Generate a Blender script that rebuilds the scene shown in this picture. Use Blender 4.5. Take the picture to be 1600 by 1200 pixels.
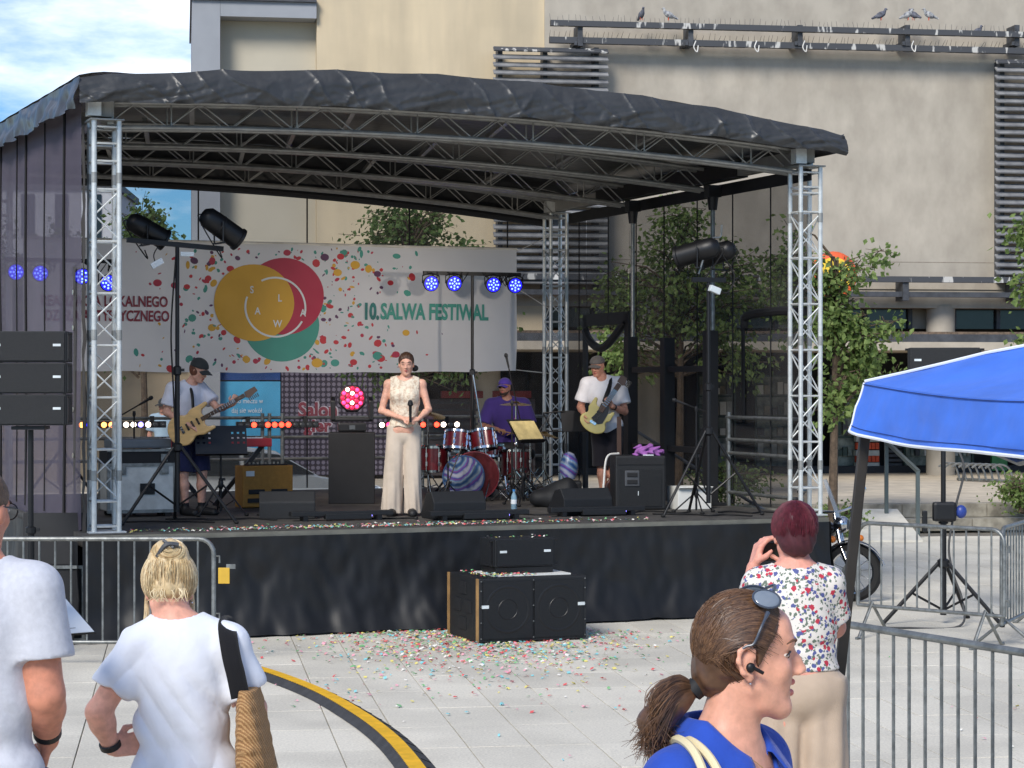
import bpy, bmesh, math, random
import numpy as np
from mathutils import Vector, Matrix
random.seed(7); np.random.seed(7)
for o in list(bpy.data.objects): bpy.data.objects.remove(o)
SC = bpy.context.scene; COL = SC.collection
R = math.radians
# ---------------------------------------------------------------- camera
F, HC = 3400.0, 2.45                      # focal length in pixels of a 1600 px wide frame, lens height
cd = bpy.data.cameras.new('camera'); cam = bpy.data.objects.new('camera', cd); COL.objects.link(cam)
cd.sensor_width = 36; cd.lens = 36*F/1600; cd.clip_start = .1; cd.clip_end = 2000
cam.location = (0, 0, HC); cam.rotation_euler = (R(90), 0, 0); SC.camera = cam
# ---------------------------------------------------------------- sky and sun
SUN_EL, SUN_AZ = R(38), R(204)            # azimuth clockwise from +Y: the sun stands behind the camera, to the left
w = bpy.data.worlds.new('World'); SC.world = w; w.use_nodes = True
nt = w.node_tree; nt.nodes.clear()
out = nt.nodes.new('ShaderNodeOutputWorld'); bg = nt.nodes.new('ShaderNodeBackground'); bg.inputs[1].default_value = .15
sky = nt.nodes.new('ShaderNodeTexSky'); sky.sky_type = 'NISHITA'; sky.sun_disc = False
sky.sun_elevation = SUN_EL; sky.sun_rotation = SUN_AZ; sky.air_density = 1.0; sky.dust_density = .3; sky.ozone_density = 2.0
tc = nt.nodes.new('ShaderNodeTexCoord'); mp = nt.nodes.new('ShaderNodeMapping'); mp.inputs['Scale'].default_value = (1, 1, 3.2)
nz = nt.nodes.new('ShaderNodeTexNoise'); nz.inputs['Scale'].default_value = 5.5; nz.inputs['Detail'].default_value = 7; nz.inputs['Roughness'].default_value = .58
rp = nt.nodes.new('ShaderNodeValToRGB'); rp.color_ramp.elements[0].position = .47; rp.color_ramp.elements[1].position = .80
rp.color_ramp.elements[0].color = (.0, .0, .0, 1); rp.color_ramp.elements[1].color = (.97, .97, .97, 1)
mx = nt.nodes.new('ShaderNodeMix'); mx.data_type = 'RGBA'; mx.inputs[7].default_value = (4.6, 4.6, 4.6, 1)
nt.links.new(tc.outputs['Generated'], mp.inputs[0]); nt.links.new(mp.outputs[0], nz.inputs[0]); nt.links.new(nz.outputs[0], rp.inputs[0])
tn = nt.nodes.new('ShaderNodeMix'); tn.data_type = 'RGBA'; tn.blend_type = 'MULTIPLY'; tn.inputs[0].default_value = 1; tn.inputs[7].default_value = (.105, .205, .315, 1)
nt.links.new(rp.outputs[0], mx.inputs[0]); nt.links.new(sky.outputs[0], tn.inputs[6]); nt.links.new(tn.outputs[2], mx.inputs[6]); nt.links.new(mx.outputs[2], bg.inputs[0]); nt.links.new(bg.outputs[0], out.inputs[0])
sl = bpy.data.lights.new('sun', 'SUN'); sl.energy = 1.3; sl.angle = R(20); sl.color = (1, .94, .85)
so = bpy.data.objects.new('sun', sl); COL.objects.link(so)
sdir = Vector((math.sin(SUN_AZ)*math.cos(SUN_EL), math.cos(SUN_AZ)*math.cos(SUN_EL), math.sin(SUN_EL)))
so.rotation_euler = sdir.to_track_quat('Z', 'Y').to_euler(); so.location = sdir*60
vs = SC.view_settings; vs.view_transform = 'Standard'; vs.look = 'None'; vs.exposure = 1.5; vs.gamma = 1; vs.use_curve_mapping = False
SC.render.engine = 'CYCLES'; SC.cycles.max_bounces = 6; SC.cycles.diffuse_bounces = 3; SC.cycles.glossy_bounces = 2; SC.cycles.transparent_max_bounces = 10; SC.cycles.transmission_bounces = 2; SC.cycles.caustics_reflective = False; SC.cycles.caustics_refractive = False
# ---------------------------------------------------------------- helpers
def V(*a): return Vector(a if len(a) > 1 else a[0])
def lin(c):
    return tuple(((x/255)/12.92 if x/255 <= .04045 else ((x/255+.055)/1.055)**2.4) for x in c)
MATS = {}
def mat(name, c=(128,128,128), rough=.6, metal=0, var=.18, vs=3.0, bump=0, bs=40.0, emit=0, alpha=1, spec=.5, sss=0, c2=None, rnd=0, dirt=0, stretch=(1,1,1), sheen=0, coat=0, thr=(.35,.65), trans=0):
    """procedural principled material; colour is sRGB 0-255; world-position noise varies it"""
    if name in MATS: return MATS[name]
    m = bpy.data.materials.new(name); m.use_nodes = True; t = m.node_tree; b = t.nodes['Principled BSDF']
    L = t.links.new
    c1 = lin(c)
    b.inputs['Roughness'].default_value = rough; b.inputs['Metallic'].default_value = metal
    b.inputs['Specular IOR Level'].default_value = spec
    if sss: b.inputs['Subsurface Weight'].default_value = sss; b.inputs['Subsurface Radius'].default_value = (.012,.005,.003); b.inputs['Subsurface Scale'].default_value = 1
    if sheen: b.inputs['Sheen Weight'].default_value = sheen
    if coat: b.inputs['Coat Weight'].default_value = coat; b.inputs['Coat Roughness'].default_value = .15
    if trans: b.inputs['Transmission Weight'].default_value = trans
    g = t.nodes.new('ShaderNodeNewGeometry'); mp = t.nodes.new('ShaderNodeMapping'); mp.inputs['Scale'].default_value = stretch
    L(g.outputs['Position'], mp.inputs[0])
    n = t.nodes.new('ShaderNodeTexNoise'); n.inputs['Scale'].default_value = vs; n.inputs['Detail'].default_value = 3; n.inputs['Roughness'].default_value = .6
    L(mp.outputs[0], n.inputs[0])
    r = t.nodes.new('ShaderNodeMapRange'); r.inputs[1].default_value = thr[0]; r.inputs[2].default_value = thr[1]
    L(n.outputs[0], r.inputs[0])
    mx = t.nodes.new('ShaderNodeMix'); mx.data_type = 'RGBA'
    a = c1 if c2 else tuple(min(1, x*(1+var)) for x in c1); d = lin(c2) if c2 else tuple(x*(1-var) for x in c1)
    mx.inputs[6].default_value = (*a, 1); mx.inputs[7].default_value = (*d, 1); L(r.outputs[0], mx.inputs[0])
    last = mx.outputs[2]
    if rnd:
        oi = t.nodes.new('ShaderNodeObjectInfo'); rr = t.nodes.new('ShaderNodeMapRange'); rr.inputs[3].default_value = 1-rnd; rr.inputs[4].default_value = 1+rnd
        L(oi.outputs['Random'], rr.inputs[0]); hs = t.nodes.new('ShaderNodeHueSaturation'); L(rr.outputs[0], hs.inputs['Value']); L(last, hs.inputs['Color']); last = hs.outputs[0]
    if dirt:
        n3 = t.nodes.new('ShaderNodeTexNoise'); n3.inputs['Scale'].default_value = .9; n3.inputs['Detail'].default_value = 5; L(g.outputs['Position'], n3.inputs[0])
        r3 = t.nodes.new('ShaderNodeMapRange'); r3.inputs[1].default_value = .35; r3.inputs[2].default_value = .6; r3.inputs[3].default_value = 1-dirt; r3.inputs[4].default_value = 1.03; L(n3.outputs[0], r3.inputs[0])
        h3 = t.nodes.new('ShaderNodeHueSaturation'); L(r3.outputs[0], h3.inputs['Value']); L(last, h3.inputs['Color']); last = h3.outputs[0]
    L(last, b.inputs['Base Color'])
    if bump:
        n2 = t.nodes.new('ShaderNodeTexNoise'); n2.inputs['Scale'].default_value = bs; n2.inputs['Detail'].default_value = 2; L(mp.outputs[0], n2.inputs[0])
        bp = t.nodes.new('ShaderNodeBump'); bp.inputs['Strength'].default_value = bump; bp.inputs['Distance'].default_value = .02
        L(n2.outputs[0], bp.inputs['Height']); L(bp.outputs[0], b.inputs['Normal'])
    if emit:
        b.inputs['Emission Color'].default_value = (*c1, 1); b.inputs['Emission Strength'].default_value = emit
    if alpha < 1:
        o = t.nodes['Material Output']; tr = t.nodes.new('ShaderNodeBsdfTransparent'); ms = t.nodes.new('ShaderNodeMixShader'); ms.inputs[0].default_value = alpha
        L(tr.outputs[0], ms.inputs[1]); L(b.outputs[0], ms.inputs[2]); L(ms.outputs[0], o.inputs[0])
    MATS[name] = m; return m
def tag(o, label=None, cat=None, group=None, kind=None):
    if label: o['label'] = label
    if cat: o['category'] = cat
    if group: o['group'] = group
    if kind: o['kind'] = kind
    return o
def thing(name, label, cat, loc=(0,0,0), rz=0, group=None):
    o = bpy.data.objects.new(name, None); COL.objects.link(o); o.location = loc; o.rotation_euler = (0,0,rz); o.empty_display_size = .1
    return tag(o, label, cat, group)
def Rz(a): return Matrix.Rotation(a, 3, 'Z')
def Rx(a): return Matrix.Rotation(a, 3, 'X')
def Ry(a): return Matrix.Rotation(a, 3, 'Y')
def frame(d, up=(0,0,1)):
    """3x3 whose z column is d"""
    z = V(d).normalized(); u = V(up)
    if abs(z.dot(u)) > .98: u = V(1,0,0)
    x = u.cross(z).normalized(); y = z.cross(x)
    return Matrix((x, y, z)).transposed()
class MB:
    def __init__(s): s.v = []; s.f = []
    def add(s, vs, fs):
        k = len(s.v); s.v += [tuple(p) for p in vs]; s.f += [tuple(i+k for i in f) for f in fs]; return s
    def box(s, c, sz, M=None):
        x, y, z = sz[0]/2, sz[1]/2, sz[2]/2; c = V(c)
        ps = [V(i*x, j*y, k*z) for k in (-1,1) for j in (-1,1) for i in (-1,1)]
        if M is not None: ps = [M @ p for p in ps]
        return s.add([p+c for p in ps], [(0,2,3,1),(4,5,7,6),(0,1,5,4),(2,6,7,3),(0,4,6,2),(1,3,7,5)])
    def cyl(s, a, b, r, r1=None, n=10, cap=True):
        return s.tube([a, b], [r, r if r1 is None else r1], n, cap=cap)
    def tube(s, pts, r, n=8, closed=False, cap=True):
        pts = [V(p) for p in pts]; m = len(pts)
        rs = r if isinstance(r, (list, tuple)) else [r]*m
        vs = []; fs = []; ref = None
        for i in range(m):
            a = pts[i-1] if (i > 0 or closed) else pts[i]; b = pts[(i+1) % m] if (i < m-1 or closed) else pts[i]
            d = (b-a).normalized()
            if ref is None: ref = d.orthogonal().normalized()
            ref = (ref - d*ref.dot(d)); ref = ref.normalized() if ref.length > 1e-6 else d.orthogonal().normalized()
            y = d.cross(ref)
            for k in range(n):
                t = 2*math.pi*k/n; vs.append(pts[i] + (ref*math.cos(t) + y*math.sin(t))*rs[i])
        for i in range(m if closed else m-1):
            j = (i+1) % m
            for k in range(n): fs.append((i*n+k, i*n+(k+1)%n, j*n+(k+1)%n, j*n+k))
        if cap and not closed: fs.append(tuple(range(n-1,-1,-1))); fs.append(tuple((m-1)*n+k for k in range(n)))
        return s.add(vs, fs)
    def lathe(s, prof, n=20, M=None, c=(0,0,0)):
        vs = []; fs = []; m = len(prof); c = V(c)
        for (r, z) in prof:
            for k in range(n):
                t = 2*math.pi*k/n; p = V(r*math.cos(t), r*math.sin(t), z); vs.append((M @ p if M is not None else p)+c)
        for i in range(m-1):
            for k in range(n): fs.append((i*n+k, i*n+(k+1)%n, (i+1)*n+(k+1)%n, (i+1)*n+k))
        if m > 2 and prof[0][0] > 1e-4 and abs(prof[0][0]-prof[-1][0]) < 1e-6:
            for k in range(n): fs.append(((m-1)*n+k, (m-1)*n+(k+1)%n, (k+1)%n, k))
        else:
            if prof[0][0] > 1e-4: fs.append(tuple(range(n-1,-1,-1)))
            if prof[-1][0] > 1e-4: fs.append(tuple((m-1)*n+k for k in range(n)))
        return s.add(vs, fs)
    def ell(s, c, r, M=None, n=12):
        m = max(4, n//2)
        pr = []; vs = []; fs = []; c = V(c)
        for i in range(m+1):
            a = -math.pi/2 + math.pi*i/m
            for k in range(n):
                t = 2*math.pi*k/n; p = V(r[0]*math.cos(a)*math.cos(t), r[1]*math.cos(a)*math.sin(t), r[2]*math.sin(a)); vs.append((M @ p if M is not None else p)+c)
        for i in range(m):
            for k in range(n): fs.append((i*n+k, i*n+(k+1)%n, (i+1)*n+(k+1)%n, (i+1)*n+k))
        return s.add(vs, fs)
    def grid(s, nu, nv, fn):
        vs = [fn(i/nu, j/nv) for j in range(nv+1) for i in range(nu+1)]
        fs = [(j*(nu+1)+i, j*(nu+1)+i+1, (j+1)*(nu+1)+i+1, (j+1)*(nu+1)+i) for j in range(nv) for i in range(nu)]
        return s.add(vs, fs)
    def poly(s, pts): return s.add(pts, [tuple(range(len(pts)))])
    def prism(s, pts, d):
        """polygon pts (3d) extruded by vector d"""
        n = len(pts); d = V(d); ps = [V(p) for p in pts]
        return s.add(ps + [p+d for p in ps], [tuple(range(n-1,-1,-1)), tuple(range(n,2*n))] + [(i,(i+1)%n,n+(i+1)%n,n+i) for i in range(n)])
    def mesh(s, name, m, smooth=False, bevel=0, fix=True, ang=40):
        me = bpy.data.meshes.new(name); me.from_pydata(s.v, [], s.f)
        bm = bmesh.new(); bm.from_mesh(me)
        if fix: bmesh.ops.recalc_face_normals(bm, faces=bm.faces)
        if bevel:
            es = [e for e in bm.edges if len(e.link_faces) == 2 and e.calc_face_angle(0) > R(30)]
            bmesh.ops.bevel(bm, geom=es, offset=bevel, segments=2, profile=.6, affect='EDGES', clamp_overlap=True)
        bm.to_mesh(me); bm.free()
        for x in (m if isinstance(m, (list, tuple)) else [m]): me.materials.append(x)
        if smooth:
            me.polygons.foreach_set('use_smooth', [True]*len(me.polygons)); me.set_sharp_from_angle(angle=R(ang))
        return me
    def build(s, name, m, parent=None, smooth=False, bevel=0, fix=True, ang=40):
        o = bpy.data.objects.new(name, s.mesh(name, m, smooth, bevel, fix, ang)); COL.objects.link(o)
        if parent is not None: o.parent = parent
        return o
UNIT = {}
def rod(parent, name, m, a, b, r, n=8):
    """instance of a shared unit cylinder between two points"""
    k = (m.name, n)
    if k not in UNIT: UNIT[k] = MB().cyl((0,0,0), (0,0,1), 1, n=n).mesh('rod_'+m.name, m, True)
    a = V(a); b = V(b); o = bpy.data.objects.new(name, UNIT[k]); COL.objects.link(o); o.parent = parent
    d = b-a; Q = frame(d).to_4x4(); o.matrix_local = Matrix.Translation(a) @ Q @ Matrix.Diagonal((r, r, d.length, 1)); return o
def slab(parent, name, m, c, sz, M=None, rz=0):
    k = (m.name, 'b')
    if k not in UNIT: UNIT[k] = MB().box((0,0,0), (1,1,1)).mesh('slab_'+m.name, m)
    o = bpy.data.objects.new(name, UNIT[k]); COL.objects.link(o); o.parent = parent
    Q = (M if M is not None else Rz(rz)).to_4x4()
    o.matrix_local = Matrix.Translation(V(c)) @ Q @ Matrix.Diagonal((*sz, 1)); return o
def copy_tree(o, parent=None):
    c = o.copy(); COL.objects.link(c); c.parent = parent
    for ch in o.children: copy_tree(ch, c)
    return c
def bez(p, n=12):
    """Catmull-Rom through points"""
    p = [V(x) for x in p]; q = [p[0]*2-p[1]] + p + [p[-1]*2-p[-2]]; o = []
    for i in range(1, len(q)-2):
        for k in range(n):
            t = k/n; a, b, c, d = q[i-1], q[i], q[i+1], q[i+2]
            o.append(.5*((2*b)+(c-a)*t+(2*a-5*b+4*c-d)*t*t+(3*b-a-3*c+d)*t**3))
    return o + [p[-1]]
def text_pts(txt, h, bold=0.0, sx=1.0):
    """flat filled lettering -> (verts 2d list, faces), cap height h, left-aligned at the origin"""
    cu = bpy.data.curves.new('t', 'FONT'); cu.body = txt; cu.size = 1; cu.offset = bold; cu.resolution_u = 3
    ob = bpy.data.objects.new('t', cu); COL.objects.link(ob); dg = bpy.context.evaluated_depsgraph_get(); dg.update()
    me = ob.evaluated_get(dg).to_mesh()
    vs = [(v.co.x, v.co.y) for v in me.vertices]; fs = [tuple(p.vertices) for p in me.polygons]
    ob.evaluated_get(dg).to_mesh_clear(); bpy.data.objects.remove(ob); bpy.data.curves.remove(cu)
    k = h/.73; x0 = min(v[0] for v in vs)
    return [((x-x0)*k*sx, y*k) for x, y in vs], fs
def Pt(px, py, Y): return V((px-800)/F*Y, Y, HC-(py-600)/F*Y)
def Gd(px, py, z=0.0):
    Y = (HC-z)*F/(py-600); return Pt(px, py, Y)
def wob(x, y, z=0, s=1.0):
    from mathutils import noise
    return noise.noise(V(x*s, y*s, z*s))
# ---- signed-distance modelling for people and soft things
def smin(a, b, k):
    h = np.clip(.5+.5*(b-a)/k, 0, 1); return b*(1-h)+a*h-k*h*(1-h)
def rc(p, a, b, ra, rb):
    a = np.array(a, np.float32); b = np.array(b, np.float32); ab = b-a; pa = p-a
    h = np.clip((pa@ab)/max(1e-9, float(ab@ab)), 0, 1); pa = pa-h[:,None]*ab; return np.sqrt(np.einsum('ij,ij->i', pa, pa))-(ra+(rb-ra)*h)
def el(p, c, r, M=None):
    q = p-np.array(c, np.float32)
    if M is not None: q = q@np.array(M, np.float32)
    r = np.array(r, np.float32); a = q/r; b = a/r; k0 = np.sqrt(np.einsum('ij,ij->i', a, a)); k1 = np.sqrt(np.einsum('ij,ij->i', b, b))+1e-6
    return k0*(k0-1)/k1
def ev(prims, p, k=.02):
    d = None
    if len(prims) > 5 and 8 < len(p) < 40000:                    # skip primitives too far away to matter for this chunk
        lo, hi = p.min(0), p.max(0); c = (lo+hi)/2; rad = float(np.linalg.norm(hi-lo))/2; bd = []
        for q in prims:
            if q[0] == 'e': e = float(np.linalg.norm(c-np.array(q[1]))); a, b = max(q[2]), min(q[2])
            else:
                A = np.array(q[1]); AB = np.array(q[2])-A; t = min(1, max(0, float((c-A)@AB)/max(1e-9, float(AB@AB)))); e = float(np.linalg.norm(c-A-t*AB)); a, b = max(q[3], q[4]), min(q[3], q[4])
            bd.append((e-a-rad, e-b+rad))
        lim = min(x[1] for x in bd)+.12; prims = [q for q, x in zip(prims, bd) if x[0] <= lim]
    for q in prims:
        if q[0] == 'c': e = rc(p, *q[1:5])
        elif q[0] == 'k':                       # capped limb: cut square at its end
            e = rc(p, *q[1:5]); a, b = np.array(q[1], np.float32), np.array(q[2], np.float32); n = (b-a)/np.linalg.norm(b-a); e = np.maximum(e, (p-b)@n + (q[5] if len(q) > 5 else 0))
        else: e = el(p, *q[1:])
        d = e if d is None else smin(d, e, k)
    return d
def sdf_mesh(fn, lo, hi, h, B=6):
    lo = np.array(lo, np.float32); n = (np.ceil((np.array(hi)-lo)/h/B).astype(int)+1)
    N = n*B; D = np.empty(N, np.float32)
    ii = np.stack(np.meshgrid(*[np.arange(k) for k in n], indexing='ij'), -1).reshape(-1, 3)
    c = lo+(ii*B+(B-1)/2)*h; dc = fn(c.astype(np.float32))
    D6 = np.repeat(np.repeat(np.repeat(dc.reshape(n), B, 0), B, 1), B, 2); D[:] = D6
    keep = ii[np.abs(dc) < B*h*1.25+.004]
    off = np.stack(np.meshgrid(*[np.arange(B)]*3, indexing='ij'), -1).reshape(-1, 3)
    key = (keep//4)@np.array([1000000, 1000, 1]); order = np.argsort(key, kind='stable'); keep = keep[order]; key = key[order]
    cuts = np.flatnonzero(np.diff(key))+1
    for kb in np.split(keep, cuts):
        if not len(kb): continue
        idx = (kb[:,None,:]*B+off[None]).reshape(-1, 3)
        D[idx[:,0], idx[:,1], idx[:,2]] = fn((lo+idx*h).astype(np.float32))
    I = D < 0
    cs = [I[a:N[0]-1+a, b:N[1]-1+b, c:N[2]-1+c] for a in (0,1) for b in (0,1) for c in (0,1)]
    cnt = sum(x.astype(np.int8) for x in cs); act = np.argwhere((cnt > 0) & (cnt < 8))
    vid = np.full(N-1, -1, np.int32); vid[tuple(act.T)] = np.arange(len(act))
    acc = np.zeros((len(act), 3), np.float32); num = np.zeros(len(act), np.float32)
    cor = [(a,b,c) for a in (0,1) for b in (0,1) for c in (0,1)]
    val = {q: D[act[:,0]+q[0], act[:,1]+q[1], act[:,2]+q[2]] for q in cor}
    for q in cor:
        for ax in range(3):
            if q[ax]: continue
            r = list(q); r[ax] = 1; r = tuple(r); m = (val[q] < 0) != (val[r] < 0)
            t = np.where(m, val[q]/np.where(m, val[q]-val[r], 1), 0); e = np.array(q, np.float32)[None].repeat(len(act), 0); e[:,ax] += t
            acc[m] += e[m]; num += m
    vs = lo+(act+acc/num[:,None])*h; fs = []
    for ax in range(3):
        b, c = (ax+1) % 3, (ax+2) % 3
        s0 = [slice(None)]*3; s1 = [slice(None)]*3; s0[ax] = slice(0, -1); s1[ax] = slice(1, None)
        A = I[tuple(s0)]; Bq = I[tuple(s1)]; e = np.argwhere(A != Bq)
        e = e[(e[:,b] > 0) & (e[:,c] > 0) & (e[:,b] < N[b]-1) & (e[:,c] < N[c]-1)]
        fl = A[tuple(e.T)]
        def cell(db, dc_):
            q = e.copy(); q[:,b] -= db; q[:,c] -= dc_; return vid[tuple(q.T)]
        Q = np.stack([cell(1,1), cell(0,1), cell(0,0), cell(1,0)], 1); Q[~fl] = Q[~fl][:, ::-1]; fs.append(Q)
    return vs, np.concatenate(fs)
def sdf_obj(name, fn, lo, hi, h, m, parent, ang=180):
    vs, fs = sdf_mesh(fn, lo, hi, h)
    me = bpy.data.meshes.new(name); me.from_pydata(vs.tolist(), [], fs.tolist())
    me.polygons.foreach_set('use_smooth', [True]*len(me.polygons))
    if ang < 180: me.set_sharp_from_angle(angle=R(ang))
    me.materials.append(m); o = bpy.data.objects.new(name, me); COL.objects.link(o); o.parent = parent; return o
# ================================================================ SETTING
TY = R(8.6)
M_tile = mat('paving_granite', (212,206,191), .85, var=.13, vs=55, bump=.12, bs=120, rnd=.06, dirt=.16)
M_joint = mat('paving_joint', (118,112,102), .95, var=.2, vs=6)
M_sand = mat('terrace_paving', (196,184,164), .9, var=.14, vs=2.2, bump=.1, bs=60)
M_conc = mat('concrete_grey', (184,175,160), .9, c2=(170,161,147), vs=2.2, bump=.15, bs=14, stretch=(1,1,.6), dirt=.1)
M_cream = mat('render_cream', (210,192,160), .9, c2=(194,178,150), vs=1.6, bump=.08, bs=16, stretch=(1,1,.14), dirt=.08)
M_pier = mat('render_blue_grey', (150,153,158), .9, var=.07, vs=.8, bump=.06, bs=16)
M_niche = mat('render_pale', (186,178,160), .9, var=.06, vs=.6, bump=.06, bs=16)
M_steel = mat('steel_slate', (74,76,80), .6, .2, var=.25, vs=5)
M_drop = mat('steel_with_droppings', (70,72,76), .7, c2=(196,194,188), vs=4.5, thr=(.57,.62), stretch=(1,1,.3))
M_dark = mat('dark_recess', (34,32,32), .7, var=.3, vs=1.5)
M_glass = mat('shop_glass', (38,42,44), .12, var=.4, vs=.8, spec=.6)
M_stone = mat('step_stone', (170,164,150), .9, c2=(120,114,102), vs=3.5, bump=.15, bs=30)
M_white = mat('white_paint', (225,224,218), .5, var=.06, vs=5)
ground = MB().box((0, 200, -.3), (900, 900, .5)).build('ground', M_joint); tag(ground, kind='structure')
plaza = bpy.data.objects.new('plaza_paving', None); COL.objects.link(plaza); tag(plaza, kind='structure')
plaza.rotation_euler = (0, 0, TY)
S_TH = math.atan2(2.75, 7.133); S_O = V(-3.934, 21.0, 0); DZ = 1.02
def S(u, v, z=0): return V(S_O.x+u*math.cos(S_TH)-v*math.sin(S_TH), S_O.y+u*math.sin(S_TH)+v*math.cos(S_TH), z)
def toS(p):
    x, y = p[0]-S_O.x, p[1]-S_O.y; c, s = math.cos(S_TH), math.sin(S_TH); return x*c+y*s, -x*s+y*c
TW, TL = .434, .905
tiles = []
for i in range(-26, 42):
    for j in range(-16, 24):
        lx = 1.904+(i+.5)*TW; ly = 17.27+(j+.5)*TL
        x = lx*math.cos(TY)-ly*math.sin(TY); y = lx*math.sin(TY)+ly*math.cos(TY)
        if y > 35.3 or y < 5 or (y < 10.2 and -6 < x < 8): continue
        px = 800+F*x/y; py = 600+F*HC/y; u, v = toS((x, y))
        hid = -.1 < u < 7.9 and v > -.1
        vis = -30 < px < 1630 and py < 1225 and not hid and not (px < 1240 and v > 0 and u < 8.2)
        tiles.append((not vis, y, lx, ly))
tiles.sort(); tm = []
for k in range(5):
    b = MB().box((0,0,0), (TW-.007, TL-.007, .05)); tm.append(b.mesh('paving_tile', M_tile, bevel=.004))
stuff = MB(); rr = random.Random(3)
for n, (hidn, y, lx, ly) in enumerate(tiles):
    z = -.025+rr.uniform(-.002, .002)
    if n < 298 and not hidn:
        o = bpy.data.objects.new('paving_tile', tm[n % 5]); COL.objects.link(o); o.parent = plaza; o.location = (lx, ly, z); o.rotation_euler = (rr.uniform(-.002,.002), rr.uniform(-.003,.003), 0)
    else: stuff.box((lx, ly, z), (TW-.007, TL-.007, .05))
tag(stuff.build('paving_field', M_tile, plaza), kind='stuff')
near = MB().box((1, 3.0, .17), (26, 14, .32)).build('near_terrace', M_sand); tag(near, kind='structure')
near.location = (0, 0, 0)
# raised terrace behind the stage, with two steps
BO = V((60/F)*47, 47, 0); cB, sB = math.cos(TY), math.sin(TY)
def onf(px, py, d):
    k = (px-800)/F; a = (k*(BO.y+d*cB)-BO.x+d*sB)/(cB-k*sB); Y = BO.y+a*sB+d*cB
    return a, HC-(py-600)/F*Y
ter = MB().box((0, 30, .11), (90, 82, .62)).build('terrace', M_sand); tag(ter, kind='structure'); ter.location = (BO.x, BO.y, 0); ter.rotation_euler = (0,0,TY)
TE = -11.0                                           # local y of the terrace edge
ter.data.clear_geometry(); b = MB().box((0, (TE+45)/2, .1), (90, 45-TE, .64)); ter.data = b.mesh('terrace', [M_sand])
st = MB()
for i in range(-22, 23): 
    st.box((i*1.5, TE-.2, .09), (1.49, .4, .2))
sto = st.build('terrace_step', M_stone, bevel=.008); tag(sto, kind='structure'); sto.location = ter.location; sto.rotation_euler = (0,0,TY)
kerb = MB()
for i in range(-22, 23): kerb.box((i*1.5+.4, TE+.12, .312), (1.49, .3, .23))
ko = kerb.build('terrace_kerb', M_stone, bevel=.008); tag(ko, kind='structure'); ko.location = ter.location; ko.rotation_euler = (0,0,TY)
# ---------------------------------------------------------------- large building
bld = thing('concrete_building', 'large grey and cream concrete building with steel louvres filling the background', 'building', BO, TY)
def fbox(x0, y0, x1, y1, d0, d1, m, name='wall', parent=None, bevel=0):
    a0, z1 = onf(x0, y0, d0); a1, z0 = onf(x1, y1, d0)
    return MB().box(((a0+a1)/2, (d0+d1)/2, (z0+z1)/2), (a1-a0, abs(d1-d0), z1-z0)).build(name, m, parent or bld, bevel=bevel)
zt = 14.5
def wallz(x0, x1, d0, d1, z0, z1, m, name='wall'):
    a0, _ = onf(x0, 600, d0); a1, _ = onf(x1, 600, d0)
    return MB().box(((a0+a1)/2, (d0+d1)/2, (z0+z1)/2), (a1-a0, d1-d0, z1-z0)).build(name, m, bld)
wg = wallz(851, 2300, 0, 6, 4.55, zt, M_conc); wg['label'] = 'grey stained concrete wall'
wc = wallz(495, 851, .05, 5.9, 3.6, zt, M_cream); wc['label'] = 'cream rendered wall'
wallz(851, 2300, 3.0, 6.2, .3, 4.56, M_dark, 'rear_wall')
# left bay: pier, head band, recessed panel
_, zb = onf(400, 2, -.1)
wallz(300, 344, -.1, 5.8, 0, zb, M_pier, 'pier'); 
a0, z25 = onf(344, 25, -.1)
wallz(344.4, 494.6, -.1, 5.8, z25, zb, M_pier, 'head_band'); wallz(344.4, 494.6, .45, 5.7, 0, z25-.003, M_niche, 'recessed_panel')
wallz(297, 494.6, -.18, 5.9, zb+.002, zb+.09, M_steel, 'coping')
# stains running down the wall and hairline pour joints
M_stain = mat('rain_stain', (150,140,126), .95, c2=(128,118,105), vs=7, stretch=(1,1,.08))
for (z0, z1) in ((5.15, 5.16),):
    a0, _ = onf(852, 300, 0); a1, _ = onf(2200, 300, 0); slab(bld, 'pour_joint', M_stain, ((a0+a1)/2, -.001, z0), (a1-a0, .004, .014))

def louvre(x0, x1, ys, n, dy, brs, lab):
    lv = MB()
    for bx in brs:
        a, z1 = onf(bx, ys, -.22); _, z0 = onf(bx, ys+n*dy, -.22); lv.box((a, -.2, (z0+z1)/2), (.1, .36, z1-z0))
    fr = lv.build('louvre_bracket', M_steel, bld); fr['label'] = lab
    for i in range(n):
        a0, z = onf(x0, ys+i*dy, -.5); a1, _ = onf(x1, ys+i*dy, -.5)
        slab(fr, 'slat', M_drop if i < 1 else M_slat, ((a0+a1)/2, -.5+(i % 3)*.004, z), (a1-a0, .17, .03), Rx(R(35)))
M_slat = mat('louvre_slat', (150,150,150), .6, .1, c2=(112,113,116), vs=2.5)
louvre(771, 950, 76, 31, 12.1, (780, 850, 930), 'steel louvre screen across the cream and grey walls')
louvre(1556, 1790, 96, 28, 12.2, (1562, 1640, 1720), 'steel louvre screen on the right of the grey wall')
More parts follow.
